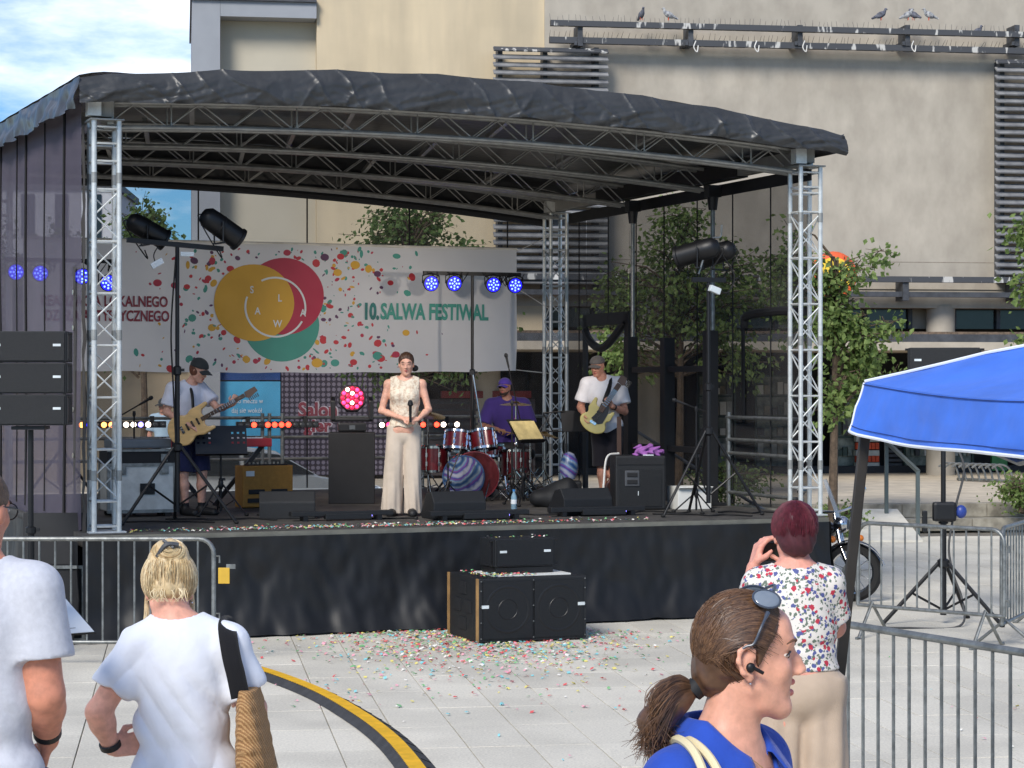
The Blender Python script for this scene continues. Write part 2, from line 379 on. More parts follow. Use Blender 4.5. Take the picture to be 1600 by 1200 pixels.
# double steel rail with bird droppings
for (yy, hh, nm) in ((36, .12, 'rail'), (61, .13, 'rail')):
    a0, z = onf(860, yy, -.55); a1, _ = onf(1900, yy, -.55)
    o = slab(bld, nm, M_drop, ((a0+a1)/2, -.55+(yy > 50)*.12, z), (a1-a0, .14, hh))
    sp = MB(); rr = random.Random(int(yy)); x = a0
    while x < a1-.1:
        sp.cyl((x, -.55+(yy > 50)*.12, z+.06), (x+rr.uniform(-.03,.03), -.55+rr.uniform(-.04,.04), z+.06+rr.uniform(.09,.15)), .005, .003, 4); x += rr.uniform(.07, .16)
    tag(sp.build('bird_spikes', M_steel, bld), kind='stuff')
for px in (907, 1080, 1251, 1419, 1590, 1760):
    a, z1 = onf(px, 38, -.55); _, z0 = onf(px, 72, -.55)
    MB().box((a, -.28, (z0+z1)/2), (.11, .5, z1-z0-.02)).box((a-.1, -.28, z0+.06), (.06, .55, .08)).build('rail_bracket', M_steel, bld)
M_cord = mat('pale_cord', (215,212,205), .8)
for px in (1087, 1182, 1257, 1427):
    a, z = onf(px, 64, -.6); MB().tube(bez([(a,-.62,z), (a-.05,-.64,z-.14), (a+.02,-.64,z-.24), (a+.05,-.63,z-.1)], 5), .014, 5).build('cord_loop', M_cord, bld, smooth=True)
# lower steel beams, strip windows, slab and canopy
for (y0, y1, d) in ((432, 441, -.5), (456, 464, -.42)):
    a0, z1 = onf(560, y0, d); a1, _ = onf(2100, y0, d); _, z0 = onf(1400, y1, d); _, z1 = onf(1400, y0, d)
    slab(bld, 'beam', M_drop if y0 < 440 else M_steel, ((a0+a1)/2, d, (z0+z1)/2), (a1-a0, .2, z1-z0))
for px in (1060, 1237, 1412, 1585, 1760):
    a, z1 = onf(px, 436, -.4); _, z0 = onf(px, 470, -.4); slab(bld, 'beam_bracket', M_steel, (a, -.3, (z0+z1)/2), (.14, .5, z1-z0))
_, zs0 = onf(1400, 513, .4); _, zs1 = onf(1400, 482, .4)
a0, _ = onf(560, 500, .4); a1, _ = onf(2100, 500, .4)
slab(bld, 'lintel', M_conc, ((a0+a1)/2, .31, (zs1+4.55)/2+.06), (a1-a0, .55, 4.67-zs1))
for i in range(22):
    x0 = a0+(a1-a0)*i/22; x1 = a0+(a1-a0)*(i+1)/22
    slab(bld, 'strip_window', M_glass if i % 3 else M_conc, ((x0+x1)/2, .72, (zs0+zs1)/2), (x1-x0-.08, .08, zs1-zs0))
    slab(bld, 'mullion', M_steel, (x1, .68, (zs0+zs1)/2), (.09, .2, zs1-zs0))
for px in (760, 1010, 1472, 1735):
    a, _ = onf(px, 500, .2); MB().cyl((a, .3, .3), (a, .3, zs1+.05), .32, n=18).build('column', M_conc, bld, smooth=True)
_, zc1 = onf(1400, 522, -2.6); _, zc0 = onf(1400, 547, -2.6); _, zcm = onf(1400, 534, -2.6)
M_gravel = mat('roof_gravel', (132,112,94), .95, c2=(90,78,66), vs=14, bump=.4, bs=50)
slab(bld, 'canopy', M_steel, ((a0+a1)/2, -.6, (zcm+zc1)/2), (a1-a0, 4.0, zc1-zcm))
slab(bld, 'canopy_fascia', mat('canopy_fascia', (176,166,150), .8, var=.1), ((a0+a1)/2, -.64, (zc0+zcm)/2-.004), (a1-a0, 4.1, zcm-zc0))
slab(bld, 'roof_gravel_bed', M_gravel, ((a0+a1)/2, -.55, zc1+.03), (a1-a0-.1, 3.7, .055))
# shop front under the canopy
SF = 1.6
def shop(x0, x1, y0, y1, m, name, d=SF, t=.1):
    o = fbox(x0, y0, x1, y1, d, d+t, m, name); return o
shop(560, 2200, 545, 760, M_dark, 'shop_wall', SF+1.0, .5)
M_green = mat('shop_frame_green', (38,62,54), .5); M_red = mat('orange_packets', (206,74,34), .6, var=.25, vs=9); M_shelf = mat('shelf_white', (176,178,172), .6, var=.15, vs=4)
M_disp = mat('window_display', (150,156,144), .6, c2=(86,98,92), vs=5)
fbox(560, 733, 2200, 748, SF-.15, SF+.3, mat('plinth_black', (30,31,36), .6), 'plinth')
for (x0, x1) in ((1297, 1345), (1412, 1456), (1482, 1522), (1590, 1640), (1680, 1740), (1180, 1240), (1090, 1150)):
    w0 = shop(x0, x1, 586, 731, M_disp, 'shop_window', SF+.2, .06)
    for yy in (586, 618, 650, 682, 729): fbox(x0, yy, x1, yy+2.5, SF+.16, SF+.2, M_green, 'glazing_bar', w0)
    for xx in (x0, x1-3): fbox(xx, 586, xx+3, 731, SF+.12, SF+.195, M_green, 'glazing_post', w0)
    rr = random.Random(int(x0))
    for row in range(4):
        for k in range(5):
            xa = x0+4+k*(x1-x0-8)/5; hh = rr.uniform(8, 24); yb = 616+row*32
            fbox(xa, yb-hh, xa+(x1-x0-8)/5-rr.uniform(.5,3), yb, SF+.1, SF+.15, rr.choice([M_shelf, M_disp, M_white, M_steel, M_green, M_stone]), 'display_item', w0)
sh = shop(1338, 1375, 650, 732, M_dark, 'goods_rack', SF+.1, .3)
for yy in (682, 704, 723): fbox(1338, yy, 1374, yy+8, SF-.1, SF+.08, M_shelf, 'shelf', sh)
for yy in (672, 692, 712):
    for k in range(6): fbox(1338.5+k*6, yy, 1343.6+k*6, yy+9.8, SF-.08, SF+.06, M_red, 'packet', sh)
for k in range(14): fbox(1386, 640+k*7, 1410, 644+k*7, SF+.05, SF+.09, M_steel, 'shutter_slat', bld)
gr = fbox(1455, 560, 1457, 748, SF-.6, SF-.57, M_shelf, 'grille')
for k in range(1, 5): fbox(1455+k*5, 560, 1456.3+k*5, 748, SF-.6, SF-.57, M_shelf, 'grille_bar', gr)
for k in range(9): fbox(1457, 580+k*18, 1476, 581.5+k*18, SF-.57, SF-.55, M_shelf, 'grille_rail', gr)
shop(1550, 1574, 700, 735, mat('green_sheet', (52,120,66), .5), 'green_panel', SF-.3, .1)
# arcade front behind the stage: blue poster wall and dotted window film
M_blue = mat('poster_blue', (74,160,200), .5, var=.12, vs=1.5); M_navy = mat('poster_navy', (34,66,120), .5); M_wt = mat('print_white', (216,222,226), .6, var=.05)
fbox(560, 545, 320, 592, SF, SF+.2, M_navy, 'shop_header') if False else None
ps = fbox(300, 582, 438, 594, 0.1, .3, M_navy, 'sign_header'); pp = fbox(330, 596, 438, 742, .12, .3, M_blue, 'poster_panel')
def ftext(txt, px, py, hpx, d, m, parent, sx=.8, bold=.0, name='lettering'):
    a, z = onf(px, py, d); a2, z2 = onf(px, py-hpx, d); vs, fs = text_pts(txt, z2-z, bold, sx)
    return MB().add([(a+x, d, z+y) for x, y in vs], fs).build(name, m, parent, fix=False)
ftext('po meczu w', 368, 630, 8, .105, M_wt, pp); ftext('daj się wokół', 362, 645, 8, .105, M_wt, pp); ftext('radiowozu', 375, 659, 8, .105, M_wt, pp)
a, z = onf(334, 606, .09); stp = [(a+.14*(1 if k % 2 == 0 else .45)*math.sin(k*math.pi/5), .08, z+.14*(1 if k % 2 == 0 else .45)*math.cos(k*math.pi/5)) for k in range(10)]
MB().prism(stp, (0, .03, 0)).build('star', M_wt, pp)
M_dots = bpy.data.materials.new('dotted_film'); M_dots.use_nodes = True; t = M_dots.node_tree; bb = t.nodes['Principled BSDF']
g = t.nodes.new('ShaderNodeTexCoord'); vo = t.nodes.new('ShaderNodeTexVoronoi'); vo.inputs['Scale'].default_value = 9; vo.inputs['Randomness'].default_value = 0
cr = t.nodes.new('ShaderNodeValToRGB'); cr.color_ramp.elements[0].position = .3; cr.color_ramp.elements[1].position = .45
cr.color_ramp.elements[0].color = (*lin((122,114,128)), 1); cr.color_ramp.elements[1].color = (*lin((46,38,52)), 1)
t.links.new(g.outputs['Object'], vo.inputs[0]); t.links.new(vo.outputs['Distance'], cr.inputs[0]); t.links.new(cr.outputs[0], bb.inputs['Base Color']); bb.inputs['Roughness'].default_value = .4
dp = fbox(440, 580, 640, 742, .1, .3, M_dots, 'dotted_window')
M_gier = mat('sign_maroon', (132,52,66), .6)
M_gout = mat('sign_outline', (186,176,184), .6)
for (tx, px, py, hp, sx) in (('Salon', 466, 651, 23, .9), ('gier', 474, 674, 20, 1.0)): ftext(tx, px, py, hp, .094, M_gout, dp, sx, .075, 'lettering_outline'); ftext(tx, px, py, hp, .086, M_gier, dp, sx, .035)
fbox(690, 611, 830, 622, .0, .2, mat('sign_red', (120,30,30), .6), 'red_sign_strip'); shb = fbox(640, 624, 836, 742, .1, .3, mat('roller_shutter', (74,66,66), .6, var=.2), 'roller_shutter')
for k in range(10): fbox(642, 628+k*11, 834, 631+k*11, .06, .099, M_steel, 'shutter_rib', shb)
sgn = thing('round_sign', 'round yellow shop sign with orange rim behind the right-hand truss', 'sign', (0,0,0))
c = Pt(1302, 430, 45.5)
MB().lathe([(.48,-.06),(.5,0),(.48,.06),(.38,.075),(.36,.08)], 28, Rx(R(90)), c).build('rim', mat('sign_orange', (222,92,44), .5), sgn, smooth=True)
MB().lathe([(.37,0),(.37,.1)], 28, Rx(R(90)), c+V(0,0.0,0)).build('face', mat('sign_yellow', (236,200,60), .5), sgn)
# pigeons on the rails
M_pig = mat('pigeon_feather', (92,94,104), .7, var=.5, vs=18); M_pigl = mat('pigeon_pale', (190,190,188), .7, c2=(96,98,106), vs=16)
def pigeon(px, py, pale, face, lab, low=0):
    a, z = onf(px, 36 if not low else 61, -.55); zz = z+(.06 if not low else .065)
    o = thing('pigeon', lab, 'bird', BO+Rz(TY)@V(a, -.55+(.12 if low else 0), zz), TY+face, 'pigeons on the steel rails')
    M = M_pigl if pale else M_pig
    bd = MB().ell((0,0,.12), (.13,.062,.07), Ry(R(-28)), 12).tube([(.07,0,.16),(.1,0,.21),(.105,0,.235)], [.045,.03,.028], 8).ell((.115,0,.245), (.034,.028,.028)).tube([(-.1,0,.08),(-.2,0,.03)], [.04,.022], 6)
    bd.build('body', M, o, smooth=True)
    MB().cyl((.14,0,.243), (.172,0,.236), .008, .002, 6).build('beak', M_steel, o)
    for s in (-1,1): MB().cyl((.01,.025*s,.07), (.01,.025*s,0), .007, n=5).build('leg', M_red, o)
pigeon(1002, 30, 0, R(-80), 'dark pigeon facing the wall, leftmost on the upper rail')
pigeon(1045, 30, 1, R(180), 'pale pigeon near the left end of the upper rail')
pigeon(1376, 40, 0, 0, 'dark pigeon alone on the upper rail, left of the trio')
pigeon(1418, 44, 1, R(10), 'crouching grey pigeon, first of the trio on the upper rail')
pigeon(1428, 40, 0, R(120), 'upright dark pigeon, middle of the trio on the upper rail')
pigeon(1452, 42, 1, R(170), 'pale pigeon, last of the trio on the upper rail')
pigeon(1530, 60, 0, R(20), 'pigeon sitting on the lower rail at the right', 1)
# ---------------------------------------------------------------- low pavilion and far flats on the left
pav = thing('low_pavilion', 'low beige pavilion with flat roof behind the stage, left of the tall building', 'building', Pt(160, 600, 46)*1.0, TY); pav.location.z = .4
M_beige = mat('render_beige', (166,150,126), .9, var=.12, vs=1); 
MB().box((0, 2, 2.2), (9.6, 4, 4.6)).build('wall', M_beige, pav); MB().box((0, 2, 4.6), (10.2, 4.6, .22)).build('roof', M_steel, pav, bevel=.02)
for k in range(5): 
    wn = MB().box((-4+k*1.7, -.02, 3.0), (1.1, .1, 1.1)).build('window', M_glass, pav); MB().box((-4+k*1.7, -.08, 2.42), (1.2, .12, .06)).build('sill', M_shelf, wn)
MB().box((3.9, -.02, 1.2), (1.2, .1, 2.4)).build('door', M_dark, pav)
fl = thing('apartment_block', 'distant pale apartment block with tall window strips seen through the left mesh', 'building', Pt(20, 600, 95), R(4)); fl.location.z = 0
MB().box((0, 4, 5), (9, 8, 12.0)).build('wall', mat('flat_pale', (196,198,204), .8, var=.05), fl); MB().box((0, 4, 11.1), (9.3, 8.3, .3)).build('roof', M_steel, fl)
for k in range(6):
    for j in range(4): MB().box((-3.7+k*1.45, -.03, 2+j*2.6), (.55, .1, 1.9)).build('window', M_glass, fl)
# ---------------------------------------------------------------- trees
def leafmat(n, c, c2):
    m = mat(n, c, .55, c2=c2, vs=7, spec=.25); t = m.node_tree; b = t.nodes['Principled BSDF']; tr = t.nodes.new('ShaderNodeBsdfTranslucent'); ms = t.nodes.new('ShaderNodeMixShader'); ms.inputs[0].default_value = .35
    t.links.new(b.inputs['Base Color'].links[0].from_socket, tr.inputs[0]); t.links.new(b.outputs[0], ms.inputs[1]); t.links.new(tr.outputs[0], ms.inputs[2]); t.links.new(ms.outputs[0], t.nodes['Material Output'].inputs[0]); return m
M_leaf = leafmat('leaf_green', (112,134,78), (70,94,50)); M_leaf2 = leafmat('leaf_light', (138,156,92), (88,112,58))
M_bark = mat('bark', (88,74,60), .9, var=.3, vs=12, bump=.5, bs=40)
def tree(base, h, crown, n, seed, lab, leaf=M_leaf, ls=.115, cat='tree', name='broadleaf_tree'):
    """crown: ellipsoids (dx,dy,z,rx,ry,rz)"""
    rr = random.Random(seed); o = thing(name, lab, cat, base, 0)
    tk = MB(); top = V(rr.uniform(-.15,.15), rr.uniform(-.15,.15), h)
    tk.tube(bez([(0,0,0), (.04,.02,h*.4), top], 6), [.085-.05*i/12 for i in range(13)], 8)
    vs = []; fs = []; tw = MB()
    tot = sum(c[3]*c[4]*c[5] for c in crown)
    for c in crown:
        k = max(3, int(n*c[3]*c[4]*c[5]/tot)); cc = V(c[0], c[1], c[2])
        for i in range(k):
            while True:
                q = V(rr.uniform(-1,1), rr.uniform(-1,1), rr.uniform(-1,1))
                if .25 < q.length < 1: break
            q = q*(.75+.25*rr.random()); tip = cc+V(q.x*c[3], q.y*c[4], q.z*c[5])
            st_ = V(top.x*.6, top.y*.6, max(h*.45, min(h, tip.z-.5)))
            if i % 3 == 0:
                md = (st_+tip)/2+V(rr.uniform(-.15,.15), rr.uniform(-.15,.15), .15)
                tw.tube([st_, md, tip], [.028,.016,.005], 5)
            out = V(q.x, q.y, q.z*.4).normalized()
            tw.tube([tip-out*.45+V(0,0,.05), tip], [.008,.004], 4)
            for j in range(rr.randint(16, 26)):
                p = tip+V(rr.gauss(0,.13), rr.gauss(0,.13), rr.gauss(-.05,.11))-out*rr.random()*.55
                d = (out*.6+V(rr.gauss(0,.5), rr.gauss(0,.5), -.55+rr.gauss(0,.35))).normalized(); sd = d.cross(V(rr.gauss(0,1), rr.gauss(0,1), rr.gauss(0,1))).normalized(); nn = sd.cross(d)
                L = ls*rr.uniform(.6,1.25); W = L*rr.uniform(.28,.42); b = len(vs)
                vs += [p, p+d*L*.45+sd*W+nn*L*.1, p+d*L, p+d*L*.45-sd*W+nn*L*.1]; fs += [(b,b+1,b+2),(b,b+2,b+3)]
    tk.add(tw.v, tw.f); tk.build('trunk', M_bark, o, smooth=True)
    me = bpy.data.meshes.new('crown'); me.from_pydata([tuple(p) for p in vs], [], fs); me.materials.append(leaf); cr = bpy.data.objects.new('crown', me); COL.objects.link(cr); cr.parent = o
    return o
def tb(px, Y, z=.42): return V((px-800)/F*Y, Y, z)
tree(tb(222, 41), 4.6, [(0,0,4.4,1.0,1,1.4),(.5,.2,3.6,.9,.9,1.1),(-.6,0,3.4,.9,.9,1.2),(.1,0,5.0,.7,.7,.6)], 300, 1, 'leafy tree behind the left front truss beside the tall building')
tree(tb(95, 44), 4.4, [(0,0,4.2,1.1,1,1.4),(-.9,0,3.6,.9,.9,1.2)], 130, 2, 'tree seen dimly through the left mesh wall, nearer the truss')
tree(tb(-30, 42), 4.6, [(0,0,4.2,1.2,1,1.5)], 90, 3, 'tree seen dimly through the left mesh wall at the picture edge')
tree(tb(645, 39), 4.6, [(0,0,4.2,1.2,1.1,1.2),(-.6,.1,3.0,1.5,1.1,1.2),(.7,0,3.1,1.2,1,1.3),(.1,0,5.0,1.2,.8,.55),(-.7,0,4.5,.8,.7,.6),(.9,0,4.4,.7,.7,.6)], 380, 4, 'tree rising behind the banner in front of the cream wall')
tree(tb(1060, 38), 4.8, [(0,0,3.9,1.6,1.2,1.5),(-1.0,.2,3.0,1.0,1,1.5),(.9,0,3.3,1.3,1,1.6),(-.1,0,5.0,.7,.7,.6)], 250, 5, 'broad tree behind the right mesh wall', M_leaf2)
tree(tb(1300, 34.2, 0), 4.4, [(0,0,3.7,.65,.6,1.2),(.45,0,3.1,.6,.6,.8),(-.6,.1,4.1,.7,.6,1.1),(.35,0,4.3,.4,.4,.35),(.1,0,2.3,.5,.5,.6),(.9,0,3.4,.35,.4,.3),(.85,0,2.5,.3,.4,.22),(.65,0,4.5,.22,.3,.2)], 190, 6, 'tree with drooping branches just right of the right-hand front truss', M_leaf2)
tree(tb(1640, 34), 4.4, [(0,0,3.6,.75,.7,.5),(-.2,0,4.4,.5,.6,.35),(-.15,0,2.7,.55,.5,.4)], 130, 8, 'tree reaching in at the right edge above the blue canopy', M_leaf2)
def shrub(p, h, r, n, seed, lab):
    return tree(p, h*.6, [(0,0,h*.6,r,r,h*.45)], n, seed, lab, M_leaf2, .08, 'shrub', 'shrub')
shrub(Gd(1308, 838), .55, .32, 40, 21, 'bushy shrub beside the motorcycle at the stage corner'); shrub(V(8.5, 36.3, .3), .7, .5, 50, 22, 'small shrub at the right edge by the terrace steps'); shrub(tb(1140, 36), .8, 1.0, 70, 23, 'low shrub row seen through the railing of the stage stairs')
# ---------------------------------------------------------------- ramp and handrail on the terrace steps
rp_ = MB(); A = Gd(1352, 862); Bq = Gd(1470, 862)
rm = thing('access_ramp', 'pale concrete ramp up the terrace steps', 'ramp', (0,0,0))
p0 = [Gd(1330, 846, .01), Gd(1442, 846, .01), Pt(1402, 797, 36.4), Pt(1340, 797, 36.4)]
MB().add([p+V(0,0,.02) for p in p0]+[V(p.x,p.y,-.02) for p in p0], [(0,1,2,3),(0,4,5,1),(1,5,6,2),(2,6,7,3),(3,7,4,0)]).build('slope', mat('ramp_concrete', (206,202,190), .9, var=.1, bump=.1), rm)
M_rail = mat('handrail_grey', (86,96,96), .45, .4, var=.1)
hr = thing('handrail', 'grey metal handrail standing on the ramp', 'handrail', (0,0,0))
t1, t2 = Pt(1385, 690, 36.0), Pt(1434, 736, 34.6); b1 = V(t1.x, t1.y, .25); b2 = V(t2.x, t2.y, 0)
for a, b in ((b1, t1), (b2, t2)): MB().box((a+b)/2, (.06,.06,(b-a).length)).build('post', M_rail, hr)
d = t2-t1; MB().box((t1+t2)/2, (.055,.055,d.length+.06), frame(d)).build('top_rail', M_rail, hr)
# bicycle rack
br = thing('bicycle_rack', 'row of bent-tube bicycle stands in front of the shop', 'bicycle rack', (0,0,0))
M_galv = mat('galvanised', (132,134,132), .45, .7, var=.25, vs=14, bump=.05, bs=60)
for k in range(9):
    b = tb(1500+k*10.5, 45.5-k*.12); MB().tube(bez([b, b+V(-.1,0,.3), b+V(-.3,0,.38), b+V(-.45,0,.3)], 5), .022, 6).build('loop', M_galv, br, smooth=True)
a, b = tb(1496, 45.6), tb(1590, 44.4); rod(br, 'base_rail', M_galv, a+V(0,0,.04), b+V(0,0,.04), .03)
# ---------------------------------------------------------------- parked car behind the stage
M_car = mat('car_silver', (186,190,190), .25, .5, var=.04, coat=.6); M_tyre = mat('rubber', (26,26,27), .8)
car = thing('parked_car', 'silver hatchback parked behind the stage', 'car', Pt(385, 600, 35.5), S_TH+math.pi); car.location.z = 0
prof = [(-2.05,.3),(-2.1,.55),(-2.02,.78),(-1.3,.92),(-1.0,.97),(-.3,1.38),(.2,1.45),(1.0,1.44),(1.55,1.36),(1.95,1.0),(2.08,.9),(2.1,.5),(2.0,.3)]
def carsec(y, k): return [(x*(1-.02*k), y, z if z < 1 else 1+(z-1)*(1-.02*k)) for x, z in prof]
cb = MB(); secs = [(-.86,1.2),(-.84,.6),(-.66,0),(.66,0),(.84,.6),(.86,1.2)]; n = len(prof)
for y, k in [(-.88,1),(-.6,0),(.6,0),(.88,1)]:
    cb.v += [(x, y*(1 if z < 1 else .86), z) for x, y, z in carsec(y, k)]
for i in range(3):
    for j in range(n): cb.f.append((i*n+j, i*n+(j+1)%n, (i+1)*n+(j+1)%n, (i+1)*n+j))
cb.f += [tuple(range(n)), tuple(range(4*n-1, 3*n-1, -1))]
cb.build('body', M_car, car, bevel=.03)
for s in (-1, 1):
    for (q) in ([(-.9,1.0),(-.32,1.32),(.25,1.38),(.25,1.0)], [(.33,1.0),(.33,1.38),(1.0,1.37),(1.45,1.28),(1.62,1.02)]):
        pts = [(x, s*(.895-.11*max(0,(z-.95)/.45)), z) for x, z in q]
        MB().prism(pts, (0, s*.012, 0)).build('side_window', M_glass, car)
    for x in (-1.3, 1.3):
        w_ = MB().lathe([(.2,-.1),(.3,-.1),(.33,-.06),(.33,.06),(.3,.1),(.2,.1)], 24, Rx(R(90)), (x, s*.8, .33)).build('wheel', M_tyre, car, smooth=True)
        MB().lathe([(.02,-.105),(.2,-.1),(.2,.1),(.02,.105)], 16, Rx(R(90)), (x, s*.8, .33)).build('rim', M_galv, w_, smooth=True)
    MB().ell((-2.03, s*.6, .7), (.08,.2,.09)).build('headlight', M_wt, car, smooth=True); MB().ell((2.06, s*.68, .8), (.06,.14,.14)).build('tail_light', M_red, car, smooth=True)
# ================================================================ STAGE
M_alu = mat('aluminium_truss', (206,209,207), .42, .35, var=.1, vs=14); M_alud = mat('aluminium_roof_truss', (150,150,146), .45, .45, var=.15, vs=10)
M_tarp = mat('tarp_slate', (56,57,58), .36, var=.15, vs=2.5, bump=.5, bs=7, spec=.45); M_skirt = mat('skirt_black', (20,21,23), .5, var=.25, vs=2, bump=.12, bs=5, spec=.4, stretch=(1,1,.4))
M_deck = mat('deck_ply', (72,69,65), .75, var=.3, vs=5, bump=.1, bs=60); M_blk = mat('black_metal', (24,24,26), .45, .2, var=.15); M_blkm = mat('black_matt', (21,22,25), .7, var=.2, vs=6)
M_mesh = mat('scrim_left', (78,71,84), .85, var=.1, vs=1.2, alpha=.8); M_mesh2 = mat('scrim_back', (60,58,60), .9, var=.1, alpha=.42); M_mesh3 = mat('scrim_right', (40,39,41), .9, var=.1, vs=1.2, alpha=.72)
M_seam = mat('seam_black', (18,18,20), .8)
def uAt(px, v):
    k = (px-800)/F; c, s = math.cos(S_TH), math.sin(S_TH)
    u = (k*(S_O.y+v*c)-S_O.x+v*s)/(c-k*s); return u
def onS(px, py, v):
    u = uAt(px, v); Y = S(u, v).y; return u, HC-(py-600)/F*Y
def sthing(name, label, cat, u=0, v=0, z=0, rz=0, group=None): return thing(name, label, cat, S(u, v, z), S_TH+rz, group)
arch = lambda u: 1-((u-3.82)/3.82)**2
lb = lambda u, v: .2*(v/7.2)*(1-u/7.65)
zL = lambda u, v: 4.93-.17*u/7.65+.13*arch(u)+lb(u, v)
zT = lambda u, v: 5.385-.2*u/7.65+.26*max(-.3, arch(u))+lb(u, v)
zF = lambda u, v: 5.15-.17*u/7.65+.13*max(-.3, arch(u))+lb(u, v)
stg = sthing('stage_platform', 'raised stage platform with black cloth skirt along its front', 'stage')
for i in range(4):
    for j in range(4):
        MB().box((-.26+8.0*(i+.5)/4, -.3+7.8*(j+.5)/4, .96), (8.0/4-.008, 7.8/4-.008, .12)).build('deck_panel', M_deck, stg)
MB().box((3.74, -.318, .985), (8.02, .03, .05)).build('edge_trim', mat('edge_alu', (120,118,108), .5, .5), stg)
for i in range(5):
    for j in range(4): rod(stg, 'leg', M_alud, (-.15+7.8*i/4, -.1+7.2*j/3, 0), (-.15+7.8*i/4, -.1+7.2*j/3, .9), .03)
def cloth(name, p0, p1, z0, z1, amp, m, parent, seed, nu=120, nv=14, out=(0,-1), sweep=0):
    ln = math.hypot(p1[0]-p0[0], p1[1]-p0[1])
    def fn(a, b):
        x = p0[0]+(p1[0]-p0[0])*a; y = p0[1]+(p1[1]-p0[1])*a; s = a*ln; h = 1-b
        d = amp*(wob(s*1.6, b*1.2, seed)*(.35+h)+.5*wob(s*4, b*2.5, seed+5)*h+.25*wob(s*9, b*5+s, seed+9))+.02+h*h*.06+sweep*h**6
        return (x+out[0]*d, y+out[1]*d, z0+(z1-z0)*b+(.012*wob(s*5, 3, seed) if b == 0 else 0))
    return MB().grid(nu, nv, fn).build(name, m, parent, smooth=True, fix=False, ang=180)
cloth('skirt', (-.27,-.33), (7.75,-.33), .02, .965, .07, M_skirt, stg, 1, 300, 26, sweep=.12)
cloth('skirt', (-.28,7.4), (-.28,-.33), .02, .965, .06, M_skirt, stg, 2, 120, 10, out=(-1,0)); cloth('skirt', (7.76,-.33), (7.76,7.4), .02, .965, .06, M_skirt, stg, 3, 120, 10, out=(1,0))
# ---- towers
def tower(u, v, zt_, lab):
    o = sthing('truss_tower', lab, 'truss', u, v, DZ, 0, 'truss towers of the stage'); H = zt_-DZ; q = .12
    for a in (-q, q):
        for b in (-q, q): MB().cyl((a,b,.012), (a,b,H), .0255, n=12).build('chord', M_alu, o, smooth=True)
    zs = [.06,.3]+[.3+.5*k for k in range(1, int((H-.75)/.5)+1)]; zs += [zs[-1]+.02+(H-zs[-1])*.38, H-.22, H-.06]
    fc = [((-q,-q),(q,-q)),((q,-q),(q,q)),((q,q),(-q,q)),((-q,q),(-q,-q))]
    for fi, (a, b) in enumerate(fc):
        for z in zs: rod(o, 'rung', M_alu, (*a,z), (*b,z), .011, 6)
        for k in range(1, len(zs)-4):
            z0, z1 = zs[k], zs[k+1]; zm = (z0+z1)/2
            (p, r_) = (a, b) if fi % 2 else (b, a)
            rod(o, 'brace', M_alu, (*p,z0+.02), (*r_,zm), .0085, 6); rod(o, 'brace', M_alu, (*r_,zm), (*p,z1-.02), .0085, 6)
    MB().box((0,0,.008), (.36,.36,.016)).build('base_plate', M_alu, o, bevel=.003); MB().box((0,0,H+.008), (.33,.33,.016)).build('top_plate', M_alud, o, bevel=.003)
    for (a, b) in ((-q,-q),(q,-q),(-q,q),(q,q)):
        for z in (.55, 1.9, H-.55): MB().cyl((a,b,z-.05), (a,b,z+.05), .029, n=10).build('coupler', M_alud, o, smooth=True)
    return o
tower(0, 0, 4.98, 'white truss tower at the left front corner of the stage'); tower(7.645, 0, 4.81, 'white truss tower at the right front corner of the stage')
tower(7.645, 7.2, 4.83, 'truss tower at the right rear corner, right of the banner'); tower(0, 7.2, 5.0, 'truss tower at the left rear corner behind the mesh')
# ---- roof
rf = sthing('stage_roof', 'arched stage roof with dark slate tarpaulin over aluminium trusses', 'stage roof')
wr = lambda a, b, s: .03*wob(a*2.2+b*1.5, b*2, s)+.05*abs(wob(a*3.2+b*2.6, b*1.6, s+3))+.03*abs(wob(a*8-b*3, b*4, s+7))
def top(a, b):
    u = -.3+8.22*a; v = -.33+7.9*b; return (u, v, zT(u, v)+.012*wob(u*1.5, v*1.5, 1)+(.05*math.exp(-((u+.1)/.3)**2)))
tp = MB().grid(70, 50, top).build('tarpaulin', M_tarp, rf, smooth=True, fix=False, ang=180)
def fasc(a, b):
    u = -.31+8.25*a; t = 1-b; v = -.33-.05*math.sin(t*1.6)-.07*t*(1-t)*2
    z = zF(u,0)-.02-.02*abs(math.sin(u*2.9+.6*wob(u,0,4)))+(zT(u,0)-zF(u,0)+.035)*b
    d = wr(u+.35*t, t, 11)*(1-.9*b)+.03*(1-abs(math.sin(u*4.3+t*1.9+2.2*wob(u*.9, t*.6, 6))))**3*t+.022*(1-abs(math.sin(u*7.1-t*2.6+2.5*wob(u*1.3, t, 9))))**4
    return (u, v-d, z)
MB().grid(800, 24, fasc).build('front_valance', M_tarp, rf, smooth=True, fix=False, ang=180)
def fascl(a, b, sd=-1):
    v = -.38+7.95*a; t = 1-b; u = -.3-.06*t; z = zF(-.1,v)-.06+(zT(-.3,v)-zF(-.1,v)+.075)*b
    d = .06*wob(v*2, t*1.5, 21)+.05*wob(v*5, t*2+v, 24)*t; return (u-d, v, z-.03*abs(math.sin(v*3))*t)
MB().grid(200, 12, fascl).build('left_valance', M_tarp, rf, smooth=True, fix=False, ang=180)
def fascr(a, b):
    v = -.38+7.95*a; t = 1-b; z = zF(7.8,v)+.0+(zT(7.92,v)-zF(7.8,v)+.01)*b; return (7.92+.05*t+.04*wob(v*3, t*2, 31), v, z)
MB().grid(120, 8, fascr).build('right_valance', M_tarp, rf, smooth=True, fix=False, ang=180)
